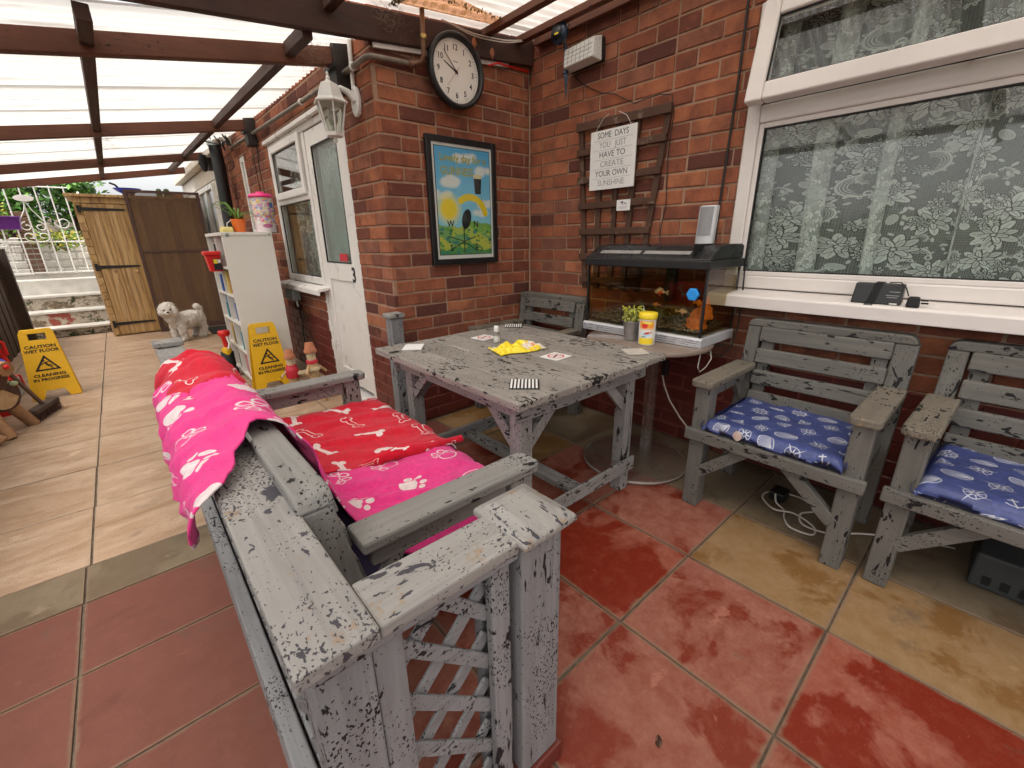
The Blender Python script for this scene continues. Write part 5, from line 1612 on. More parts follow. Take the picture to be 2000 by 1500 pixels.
# potted succulent
pt = thing('potted_succulent', 'yellow-green succulent in a small zinc pot in front of the tank', 'plant', (1.815, 1.178, .645))
b = MB(); b.lathe([(.0,0),(.034,0),(.035,.004),(.043,.088),(.047,.090),(.047,.094),(.041,.093),(.040,.080),(.0,.080)], (1.815,1.178,.6455), 28); part('pot', b, M['zinc'], pt)
b = MB(); b.tube([(1.815,1.13,.733),(1.795,1.115,.77),(1.80,1.11,.80),(1.815,1.125,.815)], .0015, 5); part('handle', b, M['zinc'], pt)
b = MB()
for k in range(150):
    a = rnd.uniform(0, 2*PI); el_ = rnd.uniform(.15, 1.5); R1 = rnd.uniform(.030, .056)
    p0 = Vector((1.815, 1.178, .735)); d = Vector((math.cos(a)*math.cos(el_), math.sin(a)*math.cos(el_), math.sin(el_)))
    p = p0+d*R1; s_ = rnd.uniform(.006,.011)
    b.ball(p, s_, .5+abs(d.x)*.5, .5+abs(d.y)*.5, 1.0, 6, 4)
o_ = part('leaves', b, M['succ'], pt); o_['kind'] = 'stuff'
b = MB()
for k in range(26):
    a = rnd.uniform(0, 2*PI); p = Vector((1.815+.035*math.cos(a), 1.178+.045*math.sin(a), .79+rnd.uniform(-.02,.02)))
    q = p+Vector((rnd.uniform(-.012,.012), rnd.uniform(-.012,.012), .0)); r_ = q+Vector((.02*math.cos(a), .02*math.sin(a), rnd.uniform(-.01,.018)))
    b.tube([p, q, r_], [.003,.005,.002], 5)
o_ = part('fronds', b, plain('frond', (.50,.50,.06), .45, var=.3), pt); o_['kind'] = 'stuff'
# fish food tub
ff = thing('fish_food_tub', 'tall tub of fish flakes with a yellow lid in front of the tank', 'tub', (1.775, 1.070, .645))
def food_image():
    c = Cv(256, 400, (.78,.77,.72)); H = c.H
    c.put(lambda X, Y: Y-.0, (.5, .42), 1.0, (.90,.66,.03), aa=.01)
    c.put(lambda X, Y: -(Y), (.5, 1.02), 1.0, (.90,.35,.03), aa=.25)
    c.put(lambda X, Y: sd_ell(X, Y, .20, .17), (.62,1.24), .5, (.70,.03,.02), aa=.08)
    c.put(lambda X, Y: sd_poly(X, Y, [(-.3,-.03),(.3,.0),(.3,.12),(-.3,.09)]), (.45,1.40), .5, (.85,.78,.15))
    c.put(lambda X, Y: sd_ell(X, Y, .26, .16), (.50,.68), .5, (.45,.66,.78), aa=.1)
    c.put(lambda X, Y: sd_ell(X, Y, .20, .07, -.25), (.45,.76), .5, (.65,.05,.03))
    c.put(lambda X, Y: sd_poly(X, Y, [(-.05,-.0),(-.18,.09),(-.17,-.07)]), (.33,.80), .4, (.65,.05,.03))
    c.put(lambda X, Y: sd_ell(X, Y, .16, .04), (.66,.50), .4, (.05,.28,.12))
    return new_image('tub_print', c.a)
b = MB(); a_c = PI+.45
def tubs(u, v): t_ = a_c+.95-1.9*u; return (1.775+.0375*math.cos(t_), 1.070+.0375*math.sin(t_), .652+v*.108)
b.grid(tubs, 18, 2, lambda u, v: (u, v)); part('label', b, image_mat('tub_label', food_image(), .4), ff)
b = MB(); b.lathe([(.0,0),(.034,0),(.037,.003),(.037,.122),(.030,.124)], (1.775,1.070,.6455), 32); part('body', b, M['whiteplastic'], ff)
b = MB(); b.lathe([(.036,.120),(.041,.122),(.042,.128),(.042,.146),(.039,.150),(.0,.150)], (1.775,1.070,.6455), 32); part('lid', b, M['yellow2'], ff)
# cables by the tank
pipe('tank_cable', [(2.20,.845,1.0),(2.205,.838,.85),(2.20,.835,.70),(2.17,.84,.60),(2.12,.86,.565),(2.06,.89,.58),(2.00,.90,.615),(2.03,.86,.63),(2.10,.85,.625)], .0035, M['cordblack'], 'black cable looping down behind the right end of the fish tank', 'cable', 6)
pipe('white_lead', [(1.93,.875,.642),(1.90,.865,.60),(1.885,.862,.555),(1.895,.855,.53),(1.94,.85,.545),(1.975,.845,.58),(1.99,.86,.615)], .0026, M['cordwhite'], 'thin white lead hanging in a loop under the corner of the fish tank', 'cable', 6)
pipe('white_flex', [(1.96,1.075,.46),(1.965,1.06,.40),(1.96,1.02,.33),(1.97,.96,.25),(2.0,.90,.17),(2.06,.84,.08)], .0040, M['cordwhite'], 'white flex running from the acrylic column to the floor behind the chair leg', 'cable', 6)
tag(part('plug_block', MB().box(1.945, 1.975, 1.045, 1.075, .455, .535), M['black'], None, bevel=.006), 'small black plug fixed on the back of the acrylic column', 'plug')
# cable loops under the first chair
pts = [(1.93,.47,.05),(1.93,.46,.012),(1.90,.42,.008),(1.84,.40,.008),(1.79,.36,.008),(1.80,.29,.008),(1.86,.30,.009),(1.89,.38,.016),(1.86,.45,.018),(1.94,.52,.010),(2.02,.50,.009),(2.05,.40,.009),(1.98,.33,.014),(1.90,.36,.02),(1.84,.33,.012),(1.86,.24,.009),(1.95,.16,.009),(2.05,.02,.009),(2.10,-.10,.009)]
pp = []
for i in range(len(pts)-1):
    a_, b_, c_, d_ = [Vector(pts[min(max(j, 0), len(pts)-1)]) for j in (i-1, i, i+1, i+2)]
    for k in range(7):
        f_ = k/7
        pp.append(.5*((2*b_)+(c_-a_)*f_+(2*a_-5*b_+4*c_-d_)*f_*f_+(3*b_-a_-3*c_+d_)*f_**3))
pipe('extension_flex', pp, .0040, M['cordwhite'], 'tangled white flex on the floor under the armchair beside the tank', 'cable', 6)
tag(part('adaptor', MB().box(1.95, 2.03, .44, .50, .003, .045), M['black'], None, bevel=.006), 'black power adaptor on the floor under the armchair beside the tank', 'adaptor')
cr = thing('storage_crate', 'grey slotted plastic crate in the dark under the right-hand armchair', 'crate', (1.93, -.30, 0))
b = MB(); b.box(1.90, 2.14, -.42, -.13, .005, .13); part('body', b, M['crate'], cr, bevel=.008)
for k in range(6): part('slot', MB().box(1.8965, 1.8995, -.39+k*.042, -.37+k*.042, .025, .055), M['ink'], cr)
# ------------------------------------------------------------------ radio and plug on the window sill
rd = thing('radio', 'small black clock radio on the window sill with its lead wrapped round it', 'radio', (2.15, .325, .862))
b = MB(); b.hexa([(2.118,.252,.8685),(2.165,.252,.8725),(2.165,.402,.8725),(2.118,.402,.8685),(2.140,.254,.944),(2.178,.254,.944),(2.178,.400,.944),(2.140,.400,.944)]); part('case', b, M['black'], rd, bevel=.005, seg=2)
def fx(z): return 2.118+.022*(z-.8685)/.0755-.0008
for z, a, c in [(.915,.262,.292),(.902,.262,.300),(.895,.266,.296)]:
    b = MB(); b.hexa([(fx(z)-.0004,a,z),(fx(z)+.001,a,z),(fx(z)+.001,c,z),(fx(z)-.0004,c,z),(fx(z+.002)-.0004,a,z+.002),(fx(z+.002)+.001,a,z+.002),(fx(z+.002)+.001,c,z+.002),(fx(z+.002)-.0004,c,z+.002)]); part('button_row', b, M['greyink'], rd)
b = MB(); b.hexa([(fx(.872)-.0005,.262,.872),(fx(.872)+.001,.262,.872),(fx(.872)+.001,.284,.872),(fx(.872)-.0005,.284,.872),(fx(.876)-.0005,.262,.876),(fx(.876)+.001,.262,.876),(fx(.876)+.001,.284,.876),(fx(.876)-.0005,.284,.876)]); part('badge', b, M['paper'], rd)
for k in range(4):
    y = .322+k*.007
    pts = [(2.10,y+.010,.867),(2.115,y+.009,.872),(2.1385,y-.004,.946),(2.155,y-.006,.9475),(2.185,y-.005,.946)]
    b = MB(); b.tube(pts, .0022, 6); part('wrapped_lead', b, M['black'], rd)
pg = thing('mains_plug', 'black three-pin mains plug lying on the sill right of the radio', 'plug', (2.12, .212, .862))
b = MB(); b.hexa([(2.100,.196,.868),(2.140,.200,.871),(2.140,.240,.871),(2.102,.236,.868),(2.108,.200,.905),(2.140,.204,.905),(2.140,.236,.905),(2.108,.232,.905)]); part('body', b, M['blackmatt'], pg, bevel=.006)
b = MB(); b.box(2.110,2.116,.178,.198,.892,.898); b.box(2.126,2.132,.178,.198,.880,.886); part('pin', b, M['iron'], pg, bevel=.001)
b = MB(); b.tube([(2.15,.30,.948),(2.14,.268,.951),(2.125,.248,.935),(2.122,.235,.905)], .0022, 6); part('lead', b, M['black'], pg)

# ------------------------------------------------------------------ lattice fence
fn = thing('lattice_fence', 'low grey painted lattice fence with a wide top rail wrapping the bench', 'fence', (.09, 1.5, 0))
def FP(nm, b, kind='fence', bev=.004, wob=.0012, ax=None): return part(nm, b, PW(kind, ax or b), fn, bevel=bev, seg=2, wobble=wob)
FP('top_rail', MB().hexa([(.041,.4275,.636),(.147,.430,.636),(.147,2.56,.636),(.041,2.56,.636),(.041,.4275,.661),(.147,.430,.661),(.147,2.56,.661),(.041,2.56,.661)]), 'fencetop')
FP('top_rail', MB().hexa([(.1485,.434,.631),(.393,.436,.631),(.393,.532,.631),(.1485,.532,.631),(.1485,.434,.655),(.393,.436,.655),(.393,.532,.655),(.1485,.532,.655)]), 'fencetop')
FP('rail_moulding', MB().box(.062, .40, .446, .470, .6085, .6305))
FP('corner_board', MB().box(.061, .139, .452, .478, .012, .608), ax='z'); FP('corner_board', MB().box(.1405, .187, .458, .484, .012, .608), ax='z')
FP('corner_post', MB().box(.063, .137, .4785, .545, .012, .635), ax='z')
FP('batten', MB().box(.343, .384, .452, .472, .012, .608), ax='z')
FP('batten', MB().box(.343, .384, .490, .510, .012, .630), ax='z')
FP('post', MB().box(.400, .501, .440, .540, .052, .6435), 'fence', .005, ax='z')
b = MB(); cx0, cx1, cy0, cy1 = .3865, .515, .4165, .5585
b.add([(cx0,cy0,.644),(cx1,cy0,.644),(cx1,cy1,.644),(cx0,cy1,.644),(cx0,cy0,.658),(cx1,cy0,.658),(cx1,cy1,.658),(cx0,cy1,.658),(cx0+.03,cy0+.03,.673),(cx1-.03,cy0+.03,.673),(cx1-.03,cy1-.03,.673),(cx0+.03,cy1-.03,.673)],
      [(3,2,1,0),(0,1,5,4),(1,2,6,5),(2,3,7,6),(3,0,4,7),(4,5,9,8),(5,6,10,9),(6,7,11,10),(7,4,8,11),(8,9,10,11)])
FP('post_cap', b, 'fencetop', .004, ax='y')
tag(part('post_footing', MB().box(.392, .512, .432, .552, .0, .051), M['brickp'], None, bevel=.004), 'dark red painted brick footing under the near fence post', 'brick')
FP('bottom_rail', MB().box(.187, .343, .455, .480, .03, .075)); 
# end post of the far end
FP('post', MB().box(.050, .135, 2.565, 2.645, 0, .664), ax='z')
FP('post_cap', MB().box(.034, .152, 2.555, 2.660, .6645, .688), 'fencetop', .005, ax='x')
FP('bottom_rail', MB().hexa([(.034,.50,.020),(.086,.50,.020),(.086,2.56,.020),(.034,2.56,.020),(.040,.50,.060),(.080,.50,.060),(.080,2.56,.060),(.040,2.56,.060)]))
FP('bottom_rail', MB().box(.0865, .112, .548, 2.56, .012, .052))
FP('under_rail', MB().box(.072, .112, .548, 2.56, .598, .6355))
b = MB(); b.beam((.118, 1.50, .02), (.118, 1.50, .634), .05, .028, upv=(1,0,0)); FP('mid_post', b, ax='z')
def lattice(plane, c, a0, a1, z0, z1, step, w, th, ph=0.0):
    for sgn in (1, -1):
        k0 = z0-(a1-a0) if sgn > 0 else z0
        k1 = z1 if sgn > 0 else z1+(a1-a0)
        q = k0+ph
        while q < k1:
            # z = q + sgn*(a-a0)
            ts = [0, a1-a0]
            if sgn > 0: lo, hi = max(0, z0-q), min(a1-a0, z1-q)
            else: lo, hi = max(0, q-z1), min(a1-a0, q-z0)
            if hi-lo > .02:
                p0 = (a0+lo, q+sgn*lo); p1 = (a0+hi, q+sgn*hi)
                off = (th*.5+.0004)*sgn
                b = MB()
                if plane == 'y': b.beam((p0[0], c+off, p0[1]), (p1[0], c+off, p1[1]), th, w, upv=(0,0,1))
                else: b.beam((c+off, p0[0], p0[1]), (c+off, p1[0], p1[1]), th, w, upv=(0,0,1))
                part('lattice_slat', b, PW('fence', 'x' if plane == 'y' else 'y'), fn, bevel=.0015, seg=1, wobble=.001)
            q += step
lattice('y', .478, .175, .350, .070, .612, .112, .026, .007, .048)
lattice('x', .094, .545, 2.56, .055, .602, .118, .026, .007, .02)

# separate post by the wall corner
ep = thing('fence_post', 'thin grey post with a round-edged cap between the table and the brick corner', 'post', (1.10, 2.26, 0))
part('post', MB().box(1.062, 1.135, 2.225, 2.295, 0, .712), PW('fence', 'z'), ep, bevel=.004, wobble=.001)
part('post_cap', MB().box(1.050, 1.147, 2.213, 2.307, .7125, .738), PW('fencetop', 'x'), ep, bevel=.009, seg=3)

# ------------------------------------------------------------------ blankets
def sd_bone(X, Y, L, r, a):
    x, y = rotf(X, Y, a)
    d = sd_cap(x, y, (-L, 0), (L, 0), r)
    for sx in (-1, 1):
        for sy in (-1, 1): d = np.minimum(d, np.hypot(x-sx*L*1.08, y-sy*r*1.25)-r*1.35)
    return d
def sd_paw(X, Y, s, a):
    x, y = rotf(X, Y, a)
    d = np.minimum(sd_ell(x, y+.25*s, .55*s, .42*s), sd_ell(x, y+.02*s, .30*s, .34*s))
    for px, py, t in [(-.62,.22,.5),(-.24,.62,.15),(.24,.62,-.15),(.62,.22,-.5)]:
        d = np.minimum(d, sd_ell(x-px*s, y-py*s, .16*s, .25*s, -t))
    return d
def blanket_image(kind):
    N = 768
    base = (.80,.040,.245) if kind == 'pink' else (.62,.006,.026)
    c = Cv(N, N, base, tile=True)
    W = (.80,.70,.68)
    R = np.random.RandomState(4 if kind == 'pink' else 8)
    cells = [(i, j) for j in range(3) for i in range(3)]
    for n_, (i, j) in enumerate(cells):
        p = ((i+.5+.5*(j % 2))/3 % 1, (j+.5)/3); a = R.uniform(0, 6.28)
        out = (i+j) % 2 == 1
        if kind == 'pink':
            s = .105
            f_ = lambda X, Y: sd_paw(X, Y, s, a)
        else:
            s = .075
            f_ = lambda X, Y: sd_bone(X, Y, s, .017, a)
        if out: c.put(lambda X, Y: np.abs(f_(X, Y))-.0035, p, .2, W)
        else: c.put(f_, p, .2, W)
    return new_image(kind+'_blanket_print', c.a)
def fleece(name, im, base):
    t = NT(name)
    n = t.t.nodes.new('ShaderNodeTexImage'); n.image = im
    t.t.links.new(t.uv(), n.inputs['Vector'])
    v = t.obj()
    h = t.noise(v, 420, 4, .7); w = t.noise(v, 60, 4, .65)
    k = t.mr(w, .3, .7, .84, 1.10)
    c = t.mul(1.0, n.outputs[0], t.n('CombineColor', I0=k, I1=k, I2=k))
    return t.done(t.pbsdf(Base_Color=c, Roughness=.95, Sheen_Weight=.35, Sheen_Roughness=.6, Sheen_Tint=(*base, 1), Normal=t.bump(t.math('ADD', h, w), .55, .003), Specular_IOR_Level=.15))
M['pink'] = fleece('pink_fleece', blanket_image('pink'), (1,.45,.70))
M['red'] = fleece('red_fleece', blanket_image('red'), (1,.4,.45))

def cloth(name, mat, prof, ya, yb, off, label, zfun=None, nu=150, nv=110, amp=.010, tile=.52, uvo=(0,0), th=.004, fold=.008, seed=0, crease=.010):
    """prof: (x,z,ynear,yfar) stations along the cloth from the outside hem over the bench back to the seat front"""
    P = [Vector((p[0], p[1], 0)) for p in prof]
    L = [0]
    for i in range(1, len(P)): L.append(L[-1]+(P[i]-P[i-1]).length)
    tot = L[-1]
    def at(s):
        d = s*tot
        for i in range(1, len(P)):
            if d <= L[i]+1e-9:
                f_ = (d-L[i-1])/(L[i]-L[i-1]+1e-12)
                # catmull style smoothing
                p0, p1, p2, p3 = prof[max(i-2,0)], prof[i-1], prof[i], prof[min(i+1,len(prof)-1)]
                r = []
                for k in range(4):
                    a, b_, c_, e_ = p0[k], p1[k], p2[k], p3[k]
                    if k < 2: r.append(.5*((2*b_)+(-a+c_)*f_+(2*a-5*b_+4*c_-e_)*f_*f_+(-a+3*b_-3*c_+e_)*f_**3)*.6+(b_+(c_-b_)*f_)*.4)
                    else: r.append(b_+(c_-b_)*(f_*f_*(3-2*f_)))
                return r
        return list(prof[-1])
    so = Vector((seed*5.3, seed*2.1, seed))
    def pos(u, v):
        x, z, yn, yf = at(v)
        y = yn+(yf-yn)*u
        if zfun: x, y, z = zfun(x, y, z, u, v)
        q = Vector((x*5, y*5, z*5))+so
        n1 = mnoise.noise(q); n2 = mnoise.noise(q*2.6)
        f_ = fold*math.sin(y*38+v*9+n1*4)
        x2, z2 = at(min(1, v+.01))[:2]; x1, z1 = at(max(0, v-.01))[:2]
        t_ = Vector((x2-x1, z2-z1)); 
        if t_.length > 1e-9: t_.normalize()
        nx, nz = -t_.y, t_.x      # outward normal (left of the travel)
        if nz < 0 and abs(nz) > .4: nx, nz = -nx, -nz
        n3 = abs(mnoise.noise(q*1.7+Vector((4,4,4))))
        d = off + amp*(.6+n1) + amp*.5*n2 + max(0, f_) + crease*max(0, .22-n3)*3
        if abs(nz) < .4: 
            sgn = 1 if x > .17 else -1
            nx, nz = sgn*abs(nx), nz
        return (x+nx*d, y+.004*n2, z+nz*d)
    b = MB(); b.grid(pos, nu, nv, lambda u, v: ((at(v)[2]+(at(v)[3]-at(v)[2])*u)/tile+uvo[0], v*tot/tile+uvo[1]))
    o = part(name, b, M[mat])
    m = o.modifiers.new('thickness', 'SOLIDIFY'); m.thickness = th; m.offset = 0
    return tag(o, label, 'blanket')
# outer hem hangs lower near the camera
def hang(tipy, far, ztop, zt, zf):
    def f(x, y, z, u, v):
        if z < ztop and x < .10 and v < .4:
            k = (y-tipy)/(far-tipy); k = min(1, max(0, k))
            lim = zt+(zf-zt)*k**.7
            z = ztop-(ztop-z)*(ztop-lim)/(ztop-.30)
            x = x-.012*math.sin(k*5)*(ztop-z)/.3
        return x, y, z
    return f
pinkprof = [(.016,.30,.90,1.74),(.012,.40,.89,1.76),(.014,.52,.88,1.76),(.024,.63,.88,1.77),(.048,.666,.90,1.77),(.085,.672,.96,1.74),(.120,.690,1.04,1.68),(.160,.704,1.11,1.60),(.195,.690,1.09,1.50),(.225,.62,1.04,1.45),(.250,.53,.98,1.42),(.285,.445,.88,1.38),(.330,.404,.82,1.36),(.40,.392,.80,1.30),(.55,.388,.79,1.285),(.68,.388,.79,1.265),(.745,.384,.80,1.25),(.768,.362,.81,1.25),(.775,.330,.82,1.25)]
redprof = [(.024,.30,1.45,2.06),(.022,.42,1.45,2.07),(.022,.54,1.46,2.07),(.030,.64,1.47,2.08),(.055,.680,1.48,2.06),(.090,.684,1.48,2.04),(.125,.700,1.46,2.01),(.165,.712,1.45,1.97),(.20,.694,1.43,1.95),(.235,.61,1.38,1.93),(.262,.52,1.33,1.91),(.295,.44,1.30,1.90),(.345,.418,1.29,1.89),(.42,.410,1.28,1.88),(.55,.408,1.27,1.88),(.69,.408,1.25,1.89),(.755,.404,1.24,1.90),(.785,.387,1.24,1.90),(.79,.35,1.25,1.90)]
cloth('blanket', 'pink', pinkprof, 0, 0, .014, 'hot pink fleece blanket with white paw prints draped over the near half of the bench', hang(.90, 1.6, .66, .585, .55), uvo=(.1,.15), seed=1)
_rh = hang(1.5, 2.0, .66, .50, .56)
def bunch(x, y, z, u, v):
    x, y, z = _rh(x, y, z, u, v)
    if v < .5:
        k = min(1, max(0, (y-1.5)/.25))*min(1, max(0, (2.10-y)/.10))
        w = math.exp(-((x-.13)/.09)**2)
        z += k*w*(.028+.022*mnoise.noise(Vector((x*9, y*11, 2)))+.012*math.sin(y*42+x*30))
        x += k*.010*math.sin(y*33)
    return x, y, z
cloth('blanket', 'red', redprof, 0, 0, .000, 'red fleece blanket with white bones draped over the far half of the bench', bunch, uvo=(.3,.05), seed=1, fold=.008, crease=.010)
# rolled edge of the red blanket on the seat front
b = MB(); pts = []
for i in range(15):
    f_ = i/14; pts.append((.45+.38*f_, 1.285-.045*f_+.008*math.sin(f_*9), .412+.012*math.sin(f_*5)+.012*f_))
b.tube(pts, [.008+.012*math.sin(PI*min(1, i/12))+.006*(i/14) for i in range(15)], 12)
rl = part('blanket_roll', b, M['red'], None, wobble=.004); tag(rl, 'rolled hem of the red bone blanket along the boundary with the pink blanket', 'blanket')
for p in rl.data.polygons: p.use_smooth = True
ul = rl.data.uv_layers.new(name='UVMap')
for l in rl.data.loops:
    co = rl.data.vertices[l.vertex_index].co; ul.data[l.index].uv = (co.x*3, co.y*6+co.z*4)
# seat pad under the blankets
tag(part('seat_pad', MB().box(.21, .745, .82, 1.88, .3505, .392), plain('dark_pad', (.03,.02,.06), .9), None, bevel=.015, seg=3), 'dark seat pad under the blankets on the bench', 'cushion')
tag(part('care_label', MB().hexa([(.142,1.090,.672),(.150,1.088,.668),(.152,1.100,.668),(.144,1.104,.672),(.128,1.082,.712),(.136,1.080,.710),(.138,1.094,.710),(.130,1.098,.712)]), M['paper']), 'white care label sticking out from the pink blanket hem', 'label')

# ------------------------------------------------------------------ dark timber fence on the left
df = thing('timber_fence', 'dark brown board fence along the left side of the passage', 'fence', (-1.06, 3.2, 0))
y = -1.4; k = 0
while y < 7.78:
    w = .14
    b = MB(); b.box(-1.075+.008*(k % 2), -1.052+.008*(k % 2), y+.003, y+w-.003, .0, 1.03+rnd.uniform(-.02,.02))
    part('fence_board', b, PW('fencedark', 'z'), df, bevel=.002, seg=1)
    y += w; k += 1
for z in (.25, .85): part('fence_rail', MB().box(-1.11, -1.076, -1.4, 7.78, z, z+.07), PW('fencedark', 'y'), df)
part('fence_post', MB().box(-1.10, -.955, 7.785, 7.88, 0, 1.10), PW('fencedark', 'z'), df, bevel=.004)

# ------------------------------------------------------------------ steps, white walls, gate, garden bank
stp = tag(part('steps', MB().box(-1.6, -.27, 8.77, 9.6, 0, .655), M['stonewhite']), 'whitewashed garden steps with mossy flaking risers', kind='structure')
t = NT('flaking_whitewash'); v = t.obj()
n_ = t.noise(t.mapv(v, (1,1,1.6)), 7, 6, .7)
c = t.mix(t.mr(n_, .50, .56), (.46,.39,.31,1), (.17,.12,.075,1))
c = t.mix(t.mr(t.noise(v, 9, 5, .7), .54, .60), c, (.05,.055,.02,1))
c = t.mix(t.mr(t.noise(v, 3.1, 4, .6), .64, .67), c, (.30,.07,.05,1))
M['flake'] = t.done(t.pbsdf(Base_Color=c, Roughness=.9, Normal=t.bump(n_, .6, .01)))
for i, (y_, z_) in enumerate([(8.0, .115), (8.26, .305), (8.52, .49), (8.77, .68)]):
    part('riser', MB().box(-1.6, -.27, y_+.02, y_+.28, z_-.19 if i else 0, z_-.03), M['flake'], stp)
    part('tread', MB().box(-1.6, -.262, y_, y_+.29, z_-.03, z_), M['stonewhite'], stp, bevel=.006)
ww = thing('white_wall', 'low whitewashed stone wall at the top of the steps', 'wall', (-.7, 10.6, 0))
z = .66; k = 0
while z < 1.15:
    x = -2.2 - (.13 if k % 2 else 0)
    while x < 1.0:
        w = rnd.uniform(.22,.34)
        part('stone', MB().box(x+.008, x+w-.008, 10.55, 10.78, z+.006, z+.114), M['stonewhite'], ww, bevel=.014, seg=1, wobble=.004); x += w
    z += .12; k += 1
part('mortar', MB().box(-2.3, 1.2, 10.565, 10.78, 0, 1.15), M['stonewhite'], ww)
sw = part('side_wall', MB().hexa([(-.262,8.02,0),(-.235,8.02,0),(-.235,11,0),(-.262,11,0),(-.262,8.02,.85),(-.235,8.02,.85),(-.235,11,2.0),(-.262,11,2.0)]), M['stonewhite'])
tag(sw, 'bright white rendered side wall rising beside the steps against the shed', 'wall')
gt = thing('iron_gate', 'white scrolled wrought iron gate at the top of the steps', 'gate', (-.72, 9.2, .70))
gy = 9.2
for k in range(7):
    x = -1.22+k*.145
    b = MB(); b.tube([(x, gy, .74), (x, gy, 1.92)], .0085, 6); part('bar', b, M['wireiron'], gt)
for z in (.76, 1.18, 1.90):
    b = MB(); b.tube([(-1.30, gy, z), (-.30, gy, z)], .009, 6); part('cross_rail', b, M['wireiron'], gt)
def scroll_pts(cx_, cz, r, a0, sg): return [(cx_+r*(1-.72*i/16)*math.cos(a0+sg*i*.42), gy-.01, cz+r*(1-.72*i/16)*math.sin(a0+sg*i*.42)) for i in range(17)]
for cx_, cz, r, a0, sg in [(-.83,1.38,.065,PI/2,1),(-.70,1.38,.065,PI/2,-1),(-.83,1.25,.065,-PI/2,-1),(-.70,1.25,.065,-PI/2,1),(-1.12,1.10,.06,0,1),(-1.12,1.42,.08,0,-1),(-.46,1.44,.09,PI,1),(-1.18,1.27,.06,0,1)]:
    b = MB(); b.tube(scroll_pts(cx_, cz, r, a0, sg), .0065, 5); part('scroll', b, M['wireiron'], gt)
b = MB(); b.tube([(-.90,gy-.01,1.42),(-.80,gy-.01,1.60),(-.77,gy-.01,1.72)], .006, 5); b.tube([(-.63,gy-.01,1.42),(-.73,gy-.01,1.60),(-.77,gy-.01,1.72)], .006, 5); part('scroll', b, M['wireiron'], gt)
b = MB(); b.prism([(-.77+.10*math.cos(2*PI*k/24), 1.745+.042*math.sin(2*PI*k/24)) for k in range(24)], 'y', gy-.03, gy-.015); part('name_plaque', b, M['stonewhite'], gt, bevel=.003)
wm = MB()
for k in range(11): x = -1.2+k*.085; wm.tube([(x, gy+.03, .74), (x, gy+.03, 1.2)], .002, 4)
for k in range(6): z = .78+k*.08; wm.tube([(-1.25, gy+.03, z), (-.32, gy+.03, z)], .002, 4)
part('wire_mesh', wm, M['greybox'], gt)
gp = MB(); gp.box(-1.36,-1.30, 9.16, 9.24, .68, 2.0); tag(part('gate_post', gp, M['stonewhite']), 'white post on the left of the iron gate', 'post')
# bank and foliage
def foliage(name, cen, rad, n, mats, label, cat, size=.05, trunk=None, group=None):
    root = thing(name, label, cat, (cen[0], cen[1], cen[2]-rad[2]), group)
    R = random.Random(int(cen[0]*100+cen[1]*10))
    cl = []
    for i in range(16):
        a, e_ = R.uniform(0, 2*PI), R.uniform(-1, 1)
        rr = R.uniform(.35,.85)
        cl.append(Vector((cen[0]+rad[0]*rr*math.cos(a)*math.sqrt(1-e_*e_), cen[1]+rad[1]*rr*math.sin(a)*math.sqrt(1-e_*e_), cen[2]+rad[2]*rr*e_)))
    for mi, mat in enumerate(mats):
        b = MB()
        for i in range(n//len(mats)):
            c_ = R.choice(cl); p = c_+Vector((R.gauss(0,rad[0]*.24), R.gauss(0,rad[1]*.24), R.gauss(0,rad[2]*.24)))
            d = Vector((R.gauss(0,1), R.gauss(0,1), R.gauss(0,.8))).normalized(); e2 = d.cross(Vector((R.gauss(0,1), R.gauss(0,1), R.gauss(0,1)))).normalized()
            s_ = size*R.uniform(.6,1.3)
            b.add([p-d*s_, p+e2*s_*.45, p+d*s_, p-e2*s_*.45], [(0,1,2,3)])
        o = part('foliage', b, M[mat], root); o['kind'] = 'stuff'
    b = MB()
    for i in range(6): b.tube([(cen[0]+R.uniform(-.1,.1), cen[1], cen[2]-rad[2]*1.05), (cl[i].x*.5+cen[0]*.5, cl[i].y*.5+cen[1]*.5, cen[2]-rad[2]*.3), tuple(cl[i])], [.025,.015,.006], 6)
    part('stems', b, M['bark'], root)
    return root
foliage('shrub', (-1.2, 11.6, 1.95), (.75, .5, .65), 2600, ['leaf2','leaf','leafdark'], 'bright green leafy shrub behind the iron gate', 'shrub', .06)
foliage('shrub', (-.35, 11.8, 2.0), (.55, .5, .60), 2000, ['leaf','leaf2','leafdark'], 'darker green shrub behind the right half of the gate', 'shrub', .06)
foliage('shrub', (-1.25, 10.2, 1.55), (.22, .2, .30), 700, ['leaf3','leaf2'], 'small yellow-green bush just behind the gate bars', 'shrub', .035)
foliage('shrub', (-.62, 10.3, 1.22), (.40, .15, .16), 700, ['leaf2','leaf3'], 'low green weeds growing on top of the white wall', 'shrub', .03)
foliage('shrub', (-2.0, 8.4, 1.9), (.6, .8, .6), 1800, ['leafdark','leaf'], 'dark green bush beyond the end of the timber fence', 'shrub', .06)
for i, (cx_, cy_, cz, s_) in enumerate([(-2.6, 1.2, .95, .9), (-2.7, 3.4, 1.0, 1.0), (-2.6, -1.0, .95, .9), (-2.7, 5.8, 1.0, 1.0)]):
    foliage('hedge_bush', (cx_, cy_, cz), (.50*s_, 1.3*s_, .50*s_), 2600, ['leaf','leafdark','leaf2'], ['hedge bush behind the timber fence opposite the big window', 'hedge bush behind the middle of the timber fence', 'hedge bush behind the nearest stretch of timber fence', 'hedge bush behind the far stretch of timber fence'][i], 'shrub', .045)
bk = MB(); bk.hexa([(-2.5,10.8,.0),(1.5,10.8,.0),(1.5,14,.0),(-2.5,14,.0),(-2.5,10.8,1.1),(1.5,10.8,1.1),(1.5,14,1.7),(-2.5,14,1.7)])
tag(part('bank', bk, M['earth']), kind='structure')
